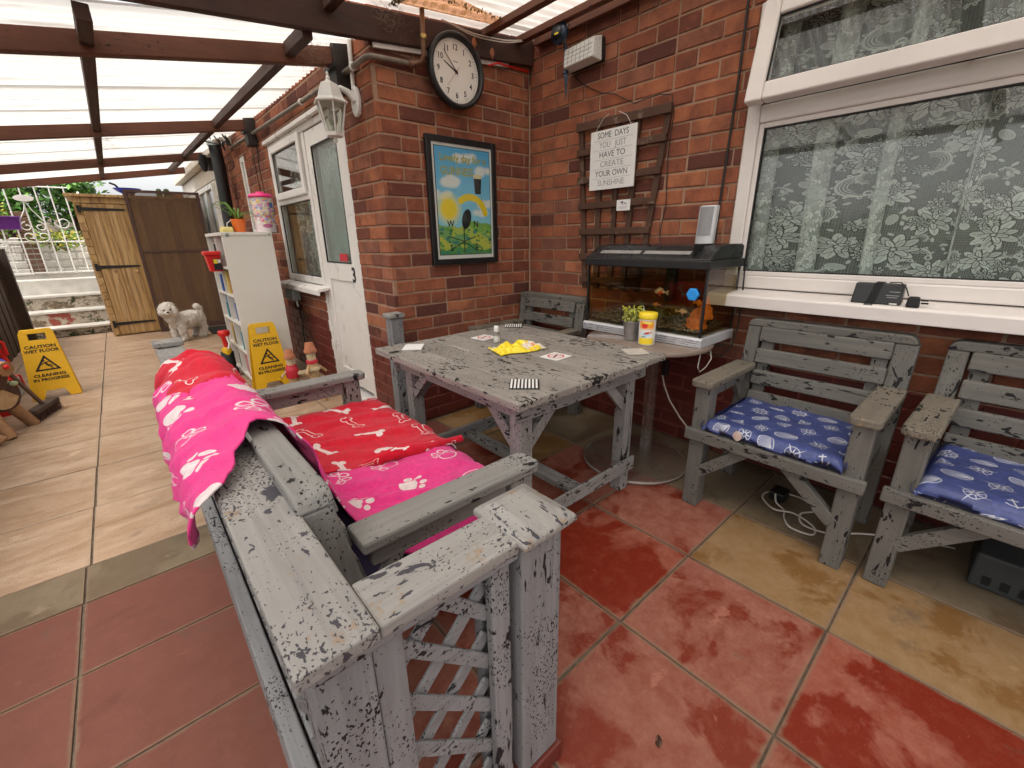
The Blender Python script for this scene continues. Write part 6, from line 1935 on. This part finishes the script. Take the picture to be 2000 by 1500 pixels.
# old brick pillar glimpsed through the gate
pl = thing('brick_pillar', 'weathered brown brick pillar glimpsed through the gate bars', 'pillar', (-.98, 10.35, .7))
for k in range(12): part('brick', MB().box(-1.07, -.90, 10.30, 10.45, .70+k*.078, .768+k*.078), M['rust'], pl, bevel=.006, seg=1)

# purple trough on the gate
tr2 = thing('purple_trough', 'purple plastic planter trough hooked on the left of the gate', 'planter', (-1.0, 8.95, 1.33))
b = MB(); b.hexa([(-1.25,8.87,1.335),(-.865,8.87,1.335),(-.865,8.99,1.335),(-1.25,8.99,1.335),(-1.28,8.85,1.48),(-.845,8.85,1.48),(-.845,9.01,1.48),(-1.28,9.01,1.48)]); part('tub', b, M['purple'], tr2, bevel=.006)
part('rim', MB().box(-1.29, -.838, 8.84, 9.02, 1.4805, 1.50), M['purple'], tr2, bevel=.005)
part('hook', MB().box(-.98, -.965, 9.0, 9.19, 1.40, 1.412), M['iron'], tr2)

# ------------------------------------------------------------------ shed
t = NT('fresh_pine'); r = t.rand(); v = t.vecadd(t.obj(), r, 19)
g_ = t.noise(t.mapv(v, (1,1,.06)), 30, 4, .6, .8)
c = t.mix(t.mr(r, 0, 1), (.50,.29,.10,1), (.60,.38,.17,1))
c = t.mix(t.mr(g_, .45, .62, 0, .75), c, (.24,.12,.045,1))
vk = t.n('TexVoronoi', Vector=t.mapv(v, (1,1,.55)), Scale=5)
c = t.mix(t.mr(vk, .05, .10, .9, 0), c, (.12,.05,.02,1))
M['pine'] = t.done(t.pbsdf(Base_Color=c, Roughness=.6, Normal=t.bump(g_, .3, .003)))
sh = thing('garden_store', 'tall natural pine store cupboard with black strap hinges at the end of the passage', 'shed', (.4, 7.75, 0))
part('carcass', MB().box(-.232, 1.0, 7.53, 8.3, .0, 1.66), M['pine'], sh)
n = 18
for k in range(n):
    z = .02+k*.0905; part('side_board', MB().box(-.242, -.176, 7.500, 7.529, z, z+.086), M['pine'], sh, bevel=.003, seg=1)
part('head_board', MB().box(-.242, .262, 7.490, 7.5285, 1.600, 1.668), M['pine'], sh, bevel=.003)
b = MB(); b.box(-.30, 1.02, 7.45, 8.35, 1.6685, 1.700); part('roof', b, M['pine'], sh, bevel=.003)
dd = part('door', MB().box(-.172, .262, 7.512, 7.528, .02, 1.595), M['pine'], sh)
for k in range(6):
    x = -.172+k*.0724; part('door_board', MB().box(x+.0012, x+.0712, 7.494, 7.5115, .022, 1.593), M['pine'], sh, bevel=.002, seg=1)
for z in (1.533, .864, .158):
    b = MB(); b.prism([(-.215,z-.016),(-.155,z-.020),(.205,z-.010),(.215,z),(.205,z+.010),(-.155,z+.020),(-.215,z+.016)], 'y', 7.486, 7.4935)
    h_ = part('strap_hinge', b, M['iron'], sh)
    part('hinge_plate', MB().box(-.222, -.190, 7.483, 7.4999, z-.042, z+.042), M['iron'], h_, bevel=.002)
b = MB(); b.lathe([(.012,0),(.010,-.02),(.016,-.03),(0,-.034)], (.165, 7.494, .80), 10, 'y'); part('knob', b, M['pine'], sh)
for k in range(8):
    x = .268+k*.0915; part('back_board', MB().box(x, x+.089, 7.512, 7.5295, .02, 1.64), M['rust'] if k % 3 == 1 else M['pine'], sh)
sc_ = thing('mesh_screen', 'brown framed mesh screen standing in front of the right half of the pine store', 'screen', (.62, 7.44, 0))
def SP(b): return part('frame', b, plain_frame, sc_, bevel=.003)
plain_frame = plain('brown_frame', (.085,.04,.032), .6, var=.25)
SP(MB().box(.235, .268, 7.43, 7.456, .0, 1.765)); SP(MB().box(.972, 1.010, 7.43, 7.456, .0, 1.765)); SP(MB().box(.2685, .9715, 7.43, 7.456, 1.735, 1.765)); SP(MB().box(.2685, .9715, 7.43, 7.456, 1.02, 1.048)); SP(MB().box(.2685, .9715, 7.43, 7.456, .0, .07))
t = NT('brown_mesh')
c = plain
sh_ = t.n('MixShader', I0=.48, I1=t.n('BsdfTransparent'), I2=t.n('BsdfDiffuse', Color=(.22,.13,.08,1)))
part('mesh', MB().box(.268, .972, 7.441, 7.443, .07, 1.736), t.done(sh_), sc_)
bw = thing('blue_bowl', 'bright blue bowl with a black handle on the roof of the pine store', 'bowl', (.30, 7.8, 1.70))
b = MB(); b.lathe([(.06,0),(.10,.02),(.14,.055),(.145,.06),(.135,.06),(.0,.03)], (.30, 7.80, 1.745), 24); part('body', b, M['blueplastic'], bw)
b = MB(); b.tube([(.22,7.78,1.80),(.19,7.76,1.84),(.14,7.75,1.86)], .012, 8); part('handle', b, M['black'], bw)
part('foot', MB().box(.24, .36, 7.75, 7.85, 1.7005, 1.746), M['black'], bw)
fg = thing('pond_ornament', 'pair of dark green frog ornaments sitting on the store roof', 'ornament', (.70, 7.8, 1.70))
b = MB(); b.ball((.62,7.8,1.745), .045, .8,.8,1.1, 10, 6); b.ball((.62,7.79,1.80), .03, 1,1,.8, 10, 6); part('frog', b, M['leafdark'], fg)
b = MB(); b.ball((.72,7.8,1.748), .06, 1,.8,.9, 10, 6); b.ball((.70,7.78,1.80), .033, 1,1,.8, 10, 6); part('frog', b, M['leafdark'], fg)
tag(part('clay_ornament', MB().ball((.83,7.82,1.74), .045, 1.2,.8,.9), M['terracotta']), 'small terracotta lump beside the frogs on the store roof', 'ornament')
tag(part('door_mat', MB().box(.72, 1.02, 6.72, 7.28, .003, .018), M['blackmatt'], None, bevel=.004), 'dark door mat on the buff slabs by the mesh screen', 'mat')

# ------------------------------------------------------------------ white shelf unit
bc = thing('bookcase', 'tall white shelf unit with its blank side facing us, against the house wall', 'bookcase', (.80, 4.27, 0))
bx0, bx1, by0, by1, bt_ = .611, .950, 3.905, 4.625, 1.195
part('side_panel', MB().box(bx0, bx1, by0, by0+.018, 0, bt_-.0185), M['board'], bc, bevel=.001)
part('side_panel', MB().box(bx0, bx1, by1-.018, by1, 0, bt_-.0185), M['board'], bc, bevel=.001)
part('top_panel', MB().box(bx0-.004, bx1, by0-.004, by1+.004, bt_-.018, bt_+.006), M['board'], bc, bevel=.002)
part('back_panel', MB().box(bx1-.006, bx1-.001, by0+.018, by1-.018, .02, bt_-.0185), M['board'], bc)
part('divider', MB().box(bx0+.004, bx1-.007, 4.257, 4.273, .06, bt_-.0185), M['board'], bc)
for z in (.045, .27, .50, .72, .935):
    part('shelf', MB().box(bx0+.003, bx1-.007, by0+.0185, 4.2565, z, z+.016), M['board'], bc); part('shelf', MB().box(bx0+.003, bx1-.007, 4.2735, by1-.0185, z, z+.016), M['board'], bc)
b = MB(); b.lathe([(.0,.0),(.013,.0),(.013,-.003),(.0,-.003)], (.645, 3.901, 1.183), 14, 'y'); part('cam_cover', b, M['greybox'], bc); b = MB(); b.lathe([(.0,.0),(.008,.0),(.008,-.002),(.0,-.002)], (.93, 3.901, 1.185), 12, 'y'); part('cam_cover', b, M['greybox'], bc)
cols = [('teal', (.03,.22,.28)), ('red', (.45,.04,.04)), ('black', (.02,.02,.02)), ('pink', (.60,.25,.28)), ('white', (.70,.68,.64)), ('blue', (.05,.12,.38)), ('yellow', (.65,.48,.12)), ('grey', (.25,.25,.25))]
for n_, c_ in cols: M['bk_'+n_] = plain(n_+'_book_cover', c_, .5, var=.15, sc=40)
ids = {}
for zi, z in enumerate((.061, .286, .516, .736, .951)):
    for s0, s1 in ((3.925, 4.25), (4.278, 4.60)):
        y = s0; 
        while y < s1-.06:
            w = rnd.uniform(.014,.05)
            if rnd.random() < .22: y += .05; continue
            col = rnd.choice(cols)[0]
            h_ = rnd.uniform(.12,.20)*(.98 if zi else .95); dpt = rnd.uniform(.14,.24)
            o = part('book', MB().box(bx0+rnd.uniform(.012,.05), bx0+.05+dpt, y, y+w-.001, z+.0005, z+h_), M['bk_'+col], None, bevel=.001, seg=1)
            side = 'near' if s0 < 4 else 'far'
            row = ['bottom', 'second', 'third', 'fourth', 'top'][zi]
            ids.setdefault((col, side, row), []).append(o)
            y += w
for (col, side, row), os_ in ids.items():
    for q_, o in enumerate(os_):
        pre = '' if len(os_) == 1 else ['nearest ', 'second ', 'third ', 'fourth ', 'fifth '][q_]
        tag(o, '%s%s case on the %s shelf, %s half of the white unit' % (pre, col, row, side), 'book', 'cases and books on the white shelves')
# things on and beside the unit
rb = thing('red_tub', 'red lidded tub with a dark label on the front edge of the white shelves', 'tub', (.56, 4.2, .9))
b = MB(); b.hexa([(.530,4.13,.915),(.610,4.13,.915),(.610,4.23,.915),(.530,4.23,.915),(.515,4.12,1.035),(.612,4.12,1.035),(.612,4.24,1.035),(.515,4.24,1.035)]); part('body', b, M['redplastic'], rb, bevel=.006)
part('lid', MB().box(.505, .616, 4.108, 4.252, 1.0355, 1.066), M['redplastic'], rb, bevel=.008)
part('label', MB().box(.553, .606, 4.1165, 4.1205, .928, 1.012), M['ink'], rb); part('label_picture', MB().box(.556, .580, 4.114, 4.1163, .975, 1.008), M['yellow2'], rb); part('label_picture', MB().box(.582, .603, 4.114, 4.1163, .980, 1.006), M['paper'], rb)
vc = thing('toy_vacuum', 'red yellow and black upright plastic toy at the foot of the white shelves', 'toy', (.56, 4.45, 0))
b = MB(); b.lathe([(.045,0),(.05,.02),(.05,.14),(.0,.14)], (.545,4.42,.08), 14); part('base', b, M['blackmatt'], vc); b = MB(); b.lathe([(.03,0),(.04,.05),(.0,.09)], (.545,4.40,.20), 12); part('shell', b, M['yellow'], vc)
b = MB(); b.lathe([(.022,0),(.028,.12),(.045,.14),(.045,.175),(.0,.175)], (.55,4.40,.235), 14); part('cup', b, M['redplastic'], vc)
b = MB(); b.tube([(.56,4.36,.36),(.565,4.33,.31),(.55,4.33,.26)], .008, 6); part('handle', b, M['whiteplastic'], vc)
tag(part('stand', MB().box(.50, .60, 4.37, 4.47, 0.0, .08), M['blackmatt'], None, bevel=.01), 'black block the red and yellow toy stands on', 'block')
jar = thing('sweet_jar', 'tall clear tub of mixed sweets with a pink lid on top of the white shelves', 'jar', (.90, 4.05, 1.2))
def jar_image():
    c = Cv(300, 400, (.75,.66,.64)); R = np.random.RandomState(2)
    cs = [(.85,.60,.10),(.80,.18,.35),(.30,.35,.60),(.85,.45,.45),(.80,.78,.74),(.90,.70,.30),(.55,.30,.60)]
    for k in range(260):
        s = R.uniform(.02,.045); c.put(lambda X, Y: sd_ell(X, Y, s*1.5, s, R.uniform(0,3)), (R.uniform(0,1), R.uniform(.3,1.33)), .08, cs[k % 7])
    c.put(lambda X, Y: sd_poly(X, Y, [(-.6,-.3),(.6,-.3),(.6,-.02),(-.6,.05)]), (.5,.25), .9, (.78,.66,.68))
    c.put(lambda X, Y: sd_ell(X, Y, .16, .08), (.5,.25), .3, (.55,.15,.30)); c.put(lambda X, Y: sd_poly(X, Y, [(-.08,-.1),(.08,-.1),(.08,.1),(-.08,.1)]), (.72,1.05), .3, (.10,.18,.45))
    return new_image('sweets_print', c.a)
b = MB(); jx, jy = .955, 4.06
def js(u, v):
    t_ = 2*PI*u; r = .072+.008*v-(.012 if .42 < v < .50 else 0)
    return (jx+r*math.cos(t_), jy+r*math.sin(t_), 1.2015+v*.255)
b.grid(js, 40, 18, lambda u, v: ((u*2) % 1 if (u*2) % 1 > 0 or u == 0 else 1, v)); part('tub', b, image_mat('sweets', jar_image(), .25, .5), jar)
b = MB(); b.lathe([(.0,0),(.088,0),(.09,.012),(.07,.028),(.03,.034),(.026,.044),(.0,.046)], (jx,jy,1.457), 28); part('lid', b, M['pinkplastic'], jar)
sp2 = thing('spider_plant', 'spider plant with long thin leaves in an orange bucket pot on the white shelves', 'plant', (.79, 4.15, 1.2))
b = MB(); b.lathe([(.035,0),(.038,.003),(.052,.095),(.055,.10),(.0,.09)], (.785,4.15,1.2015), 24); part('pot', b, M['orange'], sp2)
b = MB()
for k in range(22):
    a = rnd.uniform(0, 2*PI); L = rnd.uniform(.10,.24); hgt = rnd.uniform(.04,.17)
    if k < 5: a = PI*.8+rnd.uniform(-.5,.5); hgt = .16; L = .15
    pr = None; w = .0065
    for i in range(9):
        f_ = i/8; x = .785+math.cos(a)*L*f_; y = 4.15+math.sin(a)*L*f_; z = 1.295+hgt*math.sin(f_*PI*.62)-.04*f_*f_
        q = (Vector((x-math.sin(a)*w*(1-f_*.8), y+math.cos(a)*w*(1-f_*.8), z)), Vector((x+math.sin(a)*w*(1-f_*.8), y-math.cos(a)*w*(1-f_*.8), z)), Vector((x,y,z-.003)))
        if pr: b.add([pr[0], pr[2], q[2], q[0]], [(0,1,2,3)]); b.add([pr[2], pr[1], q[1], q[2]], [(0,1,2,3)])
        pr = q
part('leaves', b, M['leaf2'], sp2)
b = MB(); b.tube([(.735,4.13,1.295),(.70,4.12,1.27),(.695,4.12,1.23)], .003, 6); part('handle', b, M['whiteplastic'], sp2)
tag(part('yellow_sponge', MB().prism([(4.115,1.2025),(4.115,1.2025),(4.205,1.2025),(4.21,1.225),(4.19,1.245),(4.13,1.245),(4.11,1.225)], 'x', .655, .735), plain('yellow_foam', (.72,.60,.22), .8), None, bevel=.008), 'rounded yellow sponge on the front corner of the white shelves', 'sponge')

# ------------------------------------------------------------------ wet floor signs
def wet_sign(label, loc, rotz, lean=0.0):
    s = thing('wet_floor_sign', label, 'sign', (0,0,0), 'yellow wet floor signs')
    H = .60
    tiltf = .20
    def board(front):
        sg_ = -1 if front else 1
        b = MB()
        def V(x, z, o): 
            y = sg_*(tiltf*(1-z/H)*H*.5+.012)+o
            return (x, y, z)
        w0, w1 = .150, .098
        def wd(z): return w0+(w1-w0)*z/H
        th = .007
        def slabq(xa, xb, xc, xd, z0, z1):
            b.hexa([V(xa,z0,-th/2),V(xb,z0,-th/2),V(xb,z0,th/2),V(xa,z0,th/2),V(xc,z1,-th/2),V(xd,z1,-th/2),V(xd,z1,th/2),V(xc,z1,th/2)])
        slabq(-wd(0), -wd(0)+.07, -wd(.07), -wd(0)+.095, 0, .07); slabq(wd(0)-.07, wd(0), wd(0)-.095, wd(.07), 0, .07)
        slabq(-wd(.07), wd(.07), -wd(.505), wd(.505), .07, .505)
        slabq(-wd(.505), -.052, -wd(.565), -.052, .505, .565); slabq(.052, wd(.505), .052, wd(.565), .505, .565)
        slabq(-wd(.565), wd(.565), -wd(H)+.012, wd(H)-.012, .565, H)
        return b
    part('front_panel', board(True), M['yellow'], s, bevel=.0015, seg=1); part('rear_panel', board(False), M['yellow'], s, bevel=.0015, seg=1)
    part('hinge', MB().box(-.04, .04, -.016, .016, H-.02, H-.004), M['yellow'], s)
    ang = math.atan(tiltf*.5)
    rot = Matrix.Rotation(PI/2-ang, 3, 'X')
    def fp(x, z): return (x, -(tiltf*(1-z/H)*H*.5+.012)-.0045, z)
    for s_, z, sz, sx in [('CAUTION', .452, .036, 1.12), ('WET FLOOR', .415, .036, 1.0), ('CLEANING', .205, .034, 1.15), ('IN PROGRESS', .168, .034, 1.05)]:
        text(s_, sz, fp(0, z), rot, M['ink'], s, 'lettering', sx=sx, bold=.0012, depth=.0003)
    b = MB()
    tri = [(-.078,.245),(.078,.245),(0,.378)]; ti = [(-.055,.258),(.055,.258),(0,.352)]
    for i in range(3):
        a_, b_, c_, d_ = tri[i], tri[(i+1) % 3], ti[(i+1) % 3], ti[i]
        b.add([fp(*p) for p in (a_, b_, c_, d_)], [(0,1,2,3)])
    part('warning_triangle', b, M['ink'], s)
    b = MB()
    def seg(p, q, w):
        d = Vector((q[0]-p[0], q[1]-p[1])).normalized(); n_ = Vector((-d.y, d.x))*w
        b.add([fp(p[0]-n_.x,p[1]-n_.y), fp(q[0]-n_.x,q[1]-n_.y), fp(q[0]+n_.x,q[1]+n_.y), fp(p[0]+n_.x,p[1]+n_.y)], [(0,1,2,3)])
    seg((-.006,.318),(.006,.288),.007); seg((.004,.290),(.032,.262),.0045); seg((.006,.292),(.022,.290),.0045); seg((.022,.290),(.032,.280),.004); seg((-.008,.314),(-.030,.298),.0035); seg((-.004,.316),(.018,.318),.0035)
    b.add([fp(-.012+.008*math.cos(2*PI*k/12), .330+.008*math.sin(2*PI*k/12)) for k in range(12)], [tuple(range(12))])
    part('slipping_figure', b, M['ink'], s)
    s.location = loc; s.rotation_euler = (lean, 0, rotz)
    s.scale = (.92, .92, .88)
    return s
wet_sign('yellow wet floor sign standing on the walkway by the dark fence behind the broom', (-.585, 4.80, .003), R_(3))
wet_sign('yellow wet floor sign leaning against the blank side of the white shelves', (.730, 3.80, .003), R_(2), 0)

# ------------------------------------------------------------------ broom, log planter and toys on the left
br = thing('broom', 'worn wooden broom leaning with its dark head on the walkway', 'broom', (-.62, 4.2, 0))
hd = Vector((-.600, 4.235, .055))
b = MB(); b.beam((-.655,4.10,.072), (-.565,4.40,.072), .062, .035); part('head', b, plain('dark_broom_wood', (.07,.045,.03), .8, var=.3), br, bevel=.008)
b = MB()
for k in range(420):
    f_ = rnd.random(); o_ = rnd.uniform(-.026,.026)
    p = Vector((-.655+.09*f_+o_*.96, 4.10+.30*f_-o_*.28, .058)); b.tube([p, p+Vector((rnd.uniform(-.012,.012), rnd.uniform(-.012,.012), -.055))], .0016, 3, False)
o_ = part('bristles', b, M['bark'], br); o_['kind'] = 'stuff'
b = MB(); b.tube([(-.607,4.25,.085), (-.68,4.16,.33), (-.80,4.02,.72)], .0125, 10); part('handle', b, plain('old_handle', (.15,.085,.06), .6, var=.3), br)
lp = thing('log_planter', 'rustic log animal planter on peg legs at the left edge of the photo', 'planter', (-.78, 4.0, 0))
b = MB(); b.tube([(-.98,4.22,.27),(-.72,3.98,.245)], .10, 18); part('body_log', b, M['bark'], lp, wobble=.006)
b = MB(); b.lathe([(.0,0),(.082,0),(.082,.004),(.0,.004)], (0,0,0), 18, 'x')
b2 = MB(); b2.tube([(-.7195,3.9795,.245),(-.7165,3.9770,.245)], .085, 18); part('log_end', b2, M['cutwood'], lp)
for (p, q) in [((-.735,4.05,.20),(-.655,4.10,.0)), ((-.80,3.93,.20),(-.735,3.86,.0)), ((-.92,4.22,.2),(-.86,4.30,0)), ((-.98,4.10,.2),(-.96,4.0,0))]:
    b = MB(); b.tube([p, q], [.036,.032], 12); part('leg', b, M['log'], lp)
b = MB(); b.tube([(-.74,4.0,.31),(-.70,3.97,.40)], [.05,.045], 12); part('neck', b, M['bark'], lp)
b = MB(); b.tube([(-.735,4.01,.425),(-.655,3.94,.415)], [.055,.045], 14); part('head', b, M['log'], lp)
b = MB(); b.ball((-.652,3.938,.43), .016); part('nose', b, M['redplastic'], lp)
b = MB()
for k in range(90):
    a = rnd.uniform(0, 2*PI); r = rnd.uniform(.0,.075); p = Vector((-.76+r*math.cos(a), 4.03+r*math.sin(a), .345))
    d = Vector((math.cos(a)*rnd.uniform(.2,1), math.sin(a)*rnd.uniform(.2,1), rnd.uniform(.1,.8))).normalized(); e2 = d.cross(Vector((0,0,1))).normalized()*.006
    L = rnd.uniform(.02,.05); b.add([p-e2, p+e2, p+d*L], [(0,1,2)])
o_ = part('striped_leaves', b, M['leaf2'], lp); o_['kind'] = 'stuff'
b = MB(); b.ball((-.665,4.03,.305), .022, 1,1,.7); b.ball((-.70,4.02,.325), .024, 1,1,.7); part('succulent_rosette', b, plain('pale_rosette', (.42,.50,.30), .5, var=.4, sc=90), lp)
lp2 = thing('log_stool', 'pair of short peeled log pegs lying in front of the log planter', 'logs', (-.78, 3.7, 0))
for (p, q) in [((-.88,3.80,.16),(-.745,3.76,.026)), ((-.86,3.93,.17),(-.73,3.90,.026))]:
    b = MB(); b.tube([p, q], [.028,.026], 12); part('peg', b, M['log'], lp2)
rt2 = thing('red_tub', 'red plastic tub behind the log planter at the left edge', 'tub', (-.80, 4.5, 0))
b = MB(); b.lathe([(.10,0),(.14,.24),(.148,.25),(.135,.25),(.10,.02),(.0,.02)], (-.86,4.52,.0), 22); part('body', b, M['redplastic'], rt2)
tag(part('watering_toy', MB().ball((-.80,4.42,.30), .05, 1.1,.8,.8), plain('coral_plastic', (.75,.12,.08), .4)), 'small coral red toy on the tub behind the log planter', 'toy')
sp3 = thing('toy_spade', 'long-handled spade with red fittings leaning on the dark fence', 'spade', (-.95, 5.4, 0))
b = MB(); b.tube([(-.86,5.25,.10),(-1.0,5.1,.80)], .014, 10); part('shaft', b, M['cutwood'], sp3)
b = MB(); b.tube([(-.895,5.21,.42),(-.865,5.22,.34),(-.84,5.20,.22),(-.90,5.2,.16)], .018, 8); b.tube([(-.885,5.2,.45),(-.83,5.2,.40),(-.83,5.2,.30)], .013, 8); part('grip', b, M['redplastic'], sp3)
b = MB(); b.hexa([(-.93,5.24,.0),(-.80,5.24,.0),(-.80,5.26,.0),(-.93,5.26,.0),(-.92,5.24,.12),(-.81,5.24,.12),(-.81,5.26,.12),(-.92,5.26,.12)]); part('blade', b, M['redplastic'], sp3)
tag(part('blue_toy', MB().box(-.93, -.83, 5.0, 5.1, .14, .30), M['blueplastic'], None, bevel=.03, seg=3), 'bit of a blue toy behind the left wet floor sign', 'toy')
tag(part('toy_bin', MB().box(-.95, -.80, 4.97, 5.13, 0, .138), M['greybox'], None, bevel=.01), 'grey bin under the blue toy behind the left wet floor sign', 'bin')

# ------------------------------------------------------------------ flowerpot figures
def potman(label, x, y, s, rz):
    p = thing('flowerpot_figure', label, 'ornament', (0,0,0), 'wooden flowerpot-hat figures')
    b = MB(); b.lathe([(.042,0),(.042,.17),(.038,.175),(.0,.175)], (0,0,.12), 12); part('body', b, M['cutwood'], p)
    b = MB(); b.lathe([(.044,0),(.046,.015),(.044,.03),(.0,.03)], (0,0,.29), 14); part('scarf', b, M['redink'], p)
    b = MB(); b.lathe([(.034,0),(.036,.03),(.034,.062),(.0,.062)], (0,0,.32), 14); part('head', b, plain('pale_wood_face', (.62,.48,.30), .7), p)
    b = MB(); b.ball((-.012,-.034,.358), .004); b.ball((.012,-.034,.358), .004); part('eyes', b, M['ink'], p)
    b = MB(); b.lathe([(.050,0),(.050,.022),(.044,.024),(.030,.082),(.0,.082)], (0,0,.383), 18); part('pot_hat', b, M['terracotta'], p)
    b = MB(); b.tube([(-.02,-.03,.14),(-.05,-.13,.10),(-.05,-.15,.0)], .020, 8); part('leg', b, M['cutwood'], p)
    b = MB(); b.tube([(.02,-.03,.14),(.05,-.13,.10),(.05,-.15,.0)], .020, 8); part('leg', b, M['cutwood'], p)
    b = MB(); b.tube([(-.04,0,.27),(-.10,-.05,.22)], .012, 8); b.tube([(.04,0,.27),(.10,-.03,.20)], .012, 8); part('arms', b, M['cutwood'], p)
    part('seat_log', MB().box(-.05, .05, -.04, .05, 0, .12), M['log'], p, bevel=.01)
    p.location = (x, y, .002); p.rotation_euler = (0,0,rz); p.scale = (s,)*3
potman('taller log figure with a terracotta pot hat in front of the painted bricks', .925, 3.33, .90, R_(20))
potman('shorter log figure with a terracotta pot hat and red body beside the yellow sign', .80, 3.42, .80, R_(-10))
tag(part('red_jumper', MB().lathe([(.045,0),(.048,.05),(.035,.09),(0,.09)], (.80,3.42,.16), 14), M['redink']), 'red knitted jumper on the shorter flowerpot figure', 'clothing')
tag(part('wood_sign', MB().beam((.83,3.36,.20), (.95,3.26,.235), .03, .02), plain('pale_plank', (.58,.48,.30), .7)), 'pale wooden slat resting between the two flowerpot figures', 'plank')

# ------------------------------------------------------------------ dog
dg = thing('dog', 'small fluffy white dog standing on the walkway looking at us', 'dog', (.44, 6.60, 0))
def blobs(pts):
    b = MB()
    for (x, y, z, r, sx, sy, sz) in pts: b.ball((x, y, z), r, sx, sy, sz, 16, 10)
    return b
# head towards -x/-y, tail towards +x/+y
F = Vector((-.62, -.55, 0)).normalized(); S_ = Vector((F.y, -F.x, 0))
def dp(f_, s_, z): return (.47+F.x*f_+S_.x*s_, 6.62+F.y*f_+S_.y*s_, z)
pts = [(*dp(.00,0,.235),.105,1.15,1.15,.95), (*dp(.10,0,.24),.100,1,1,1.0), (*dp(-.10,0,.24),.105,1.05,1.05,.95), (*dp(-.17,0,.235),.085,1,1,1),
       (*dp(.17,0,.30),.075,1,1,1.1), (*dp(.215,.0,.385),.088,1.0,1.0,.98), (*dp(.265,0,.37),.050,1,1,.9), (*dp(.20,.07,.37),.042,.9,.9,1.5), (*dp(.20,-.07,.37),.042,.9,.9,1.5), (*dp(.20,0,.435),.055,1.1,1.1,.8)]
for f_, s_ in ((.13,.055), (.13,-.055), (-.16,.06), (-.16,-.06)):
    for k, z in enumerate((.17,.12,.075,.035)):
        bend = .015*math.sin(k*1.2)*(-1 if f_ < 0 else .3)
        pts.append((*dp(f_+bend, s_, z), .045-.004*k, 1,1,1.25))
    pts.append((*dp(f_+.018, s_, .022), .031, 1.2,1.1,.75))
pts += [(*dp(-.225,0,.30),.038,1,1,1), (*dp(-.235,0,.345),.034,1,1,1), (*dp(-.20,0,.375),.032,1,1,1)]
me = make_mesh('dog', blobs(pts), M['stonewhite'], 0, 1, None)
tmp = bpy.data.objects.new('tmp', me); COL.objects.link(tmp)
md = tmp.modifiers.new('r', 'REMESH'); md.mode = 'VOXEL'; md.voxel_size = .0075
md2 = tmp.modifiers.new('s', 'SMOOTH'); md2.iterations = 3
bpy.context.view_layer.update()
me2 = bpy.data.meshes.new_from_object(tmp.evaluated_get(bpy.context.evaluated_depsgraph_get()))
bpy.data.objects.remove(tmp)
t = NT('white_curly_fur'); v = t.obj(); n_ = t.noise(v, 55, 5, .7)
c = t.mix(t.mr(n_, .35, .65), (.66,.56,.45,1), (.88,.84,.77,1)); fur = t.done(t.pbsdf(Base_Color=c, Roughness=.95, Sheen_Weight=.3, Normal=t.bump(n_, .8, .01)))
me2.materials.clear(); me2.materials.append(fur)
nr = [v_.normal.copy() for v_ in me2.vertices]
for v_, n1 in zip(me2.vertices, nr):
    q = v_.co*26; q2 = v_.co*70
    v_.co += n1*(.011*mnoise.noise(q)+.007*mnoise.noise(q2)+.003)
me2.transform(Matrix.Translation(-Vector(dg.location))); me2.name = 'body'
for p in me2.polygons: p.use_smooth = True
ob = bpy.data.objects.new('body', me2); COL.objects.link(ob); ob.parent = dg
b = MB(); R5 = random.Random(9)
for v_ in R5.sample(list(me2.vertices), min(5200, len(me2.vertices))):
    p = v_.co + dg.location; n1 = v_.normal.copy()
    d = (n1 + Vector((R5.gauss(0,.45), R5.gauss(0,.45), R5.gauss(0,.35)-.35))).normalized()
    s_ = d.cross(Vector((R5.gauss(0,1), R5.gauss(0,1), R5.gauss(0,1)))).normalized()*.0022
    L_ = R5.uniform(.008,.020)
    b.add([p-s_-n1*.002, p+s_-n1*.002, p+d*L_], [(0,1,2)])
o_ = part('fur_tufts', b, fur, dg); o_['kind'] = 'stuff'
# face looks at the camera
cd_ = (Vector((0,0,CAMZ))-Vector(dp(.23,0,.38))); cd_.z *= .4; cd_.normalize(); sd_ = Vector((-cd_.y, cd_.x, 0)).normalized()
hc = Vector(dp(.215,0,.385))
def fpnt(d, s_, z): q = hc+cd_*d+sd_*s_; return (q.x, q.y, q.z+z)
b = MB(); b.ball(fpnt(.112, .0, -.022), .034, 1,1,.8, 12, 8); part('muzzle', b, fur, dg, wobble=.003)
b = MB(); b.ball(fpnt(.146, 0, -.010), .0125, 1.2,1,.8); part('nose', b, M['ink'], dg)
b = MB(); b.ball(fpnt(.098, .030, .014), .0095); part('eye', b, M['ink'], dg); b = MB(); b.ball(fpnt(.098, -.030, .014), .0095); part('eye', b, M['ink'], dg)

# far sky-side details: wires above the store
for i in range(3):
    pipe('overhead_wire', [(-2.5, 14+i*.3, 3.4+i*.12), (1.0, 13.6, 3.15+i*.10), (4.5, 14.2, 3.3+i*.14)], .006, M['iron'], ['lowest thin overhead wire crossing the pale sky behind the store', 'middle thin overhead wire crossing the pale sky behind the store', 'highest thin overhead wire crossing the pale sky behind the store'][i], 'wire', 5, 'overhead wires')
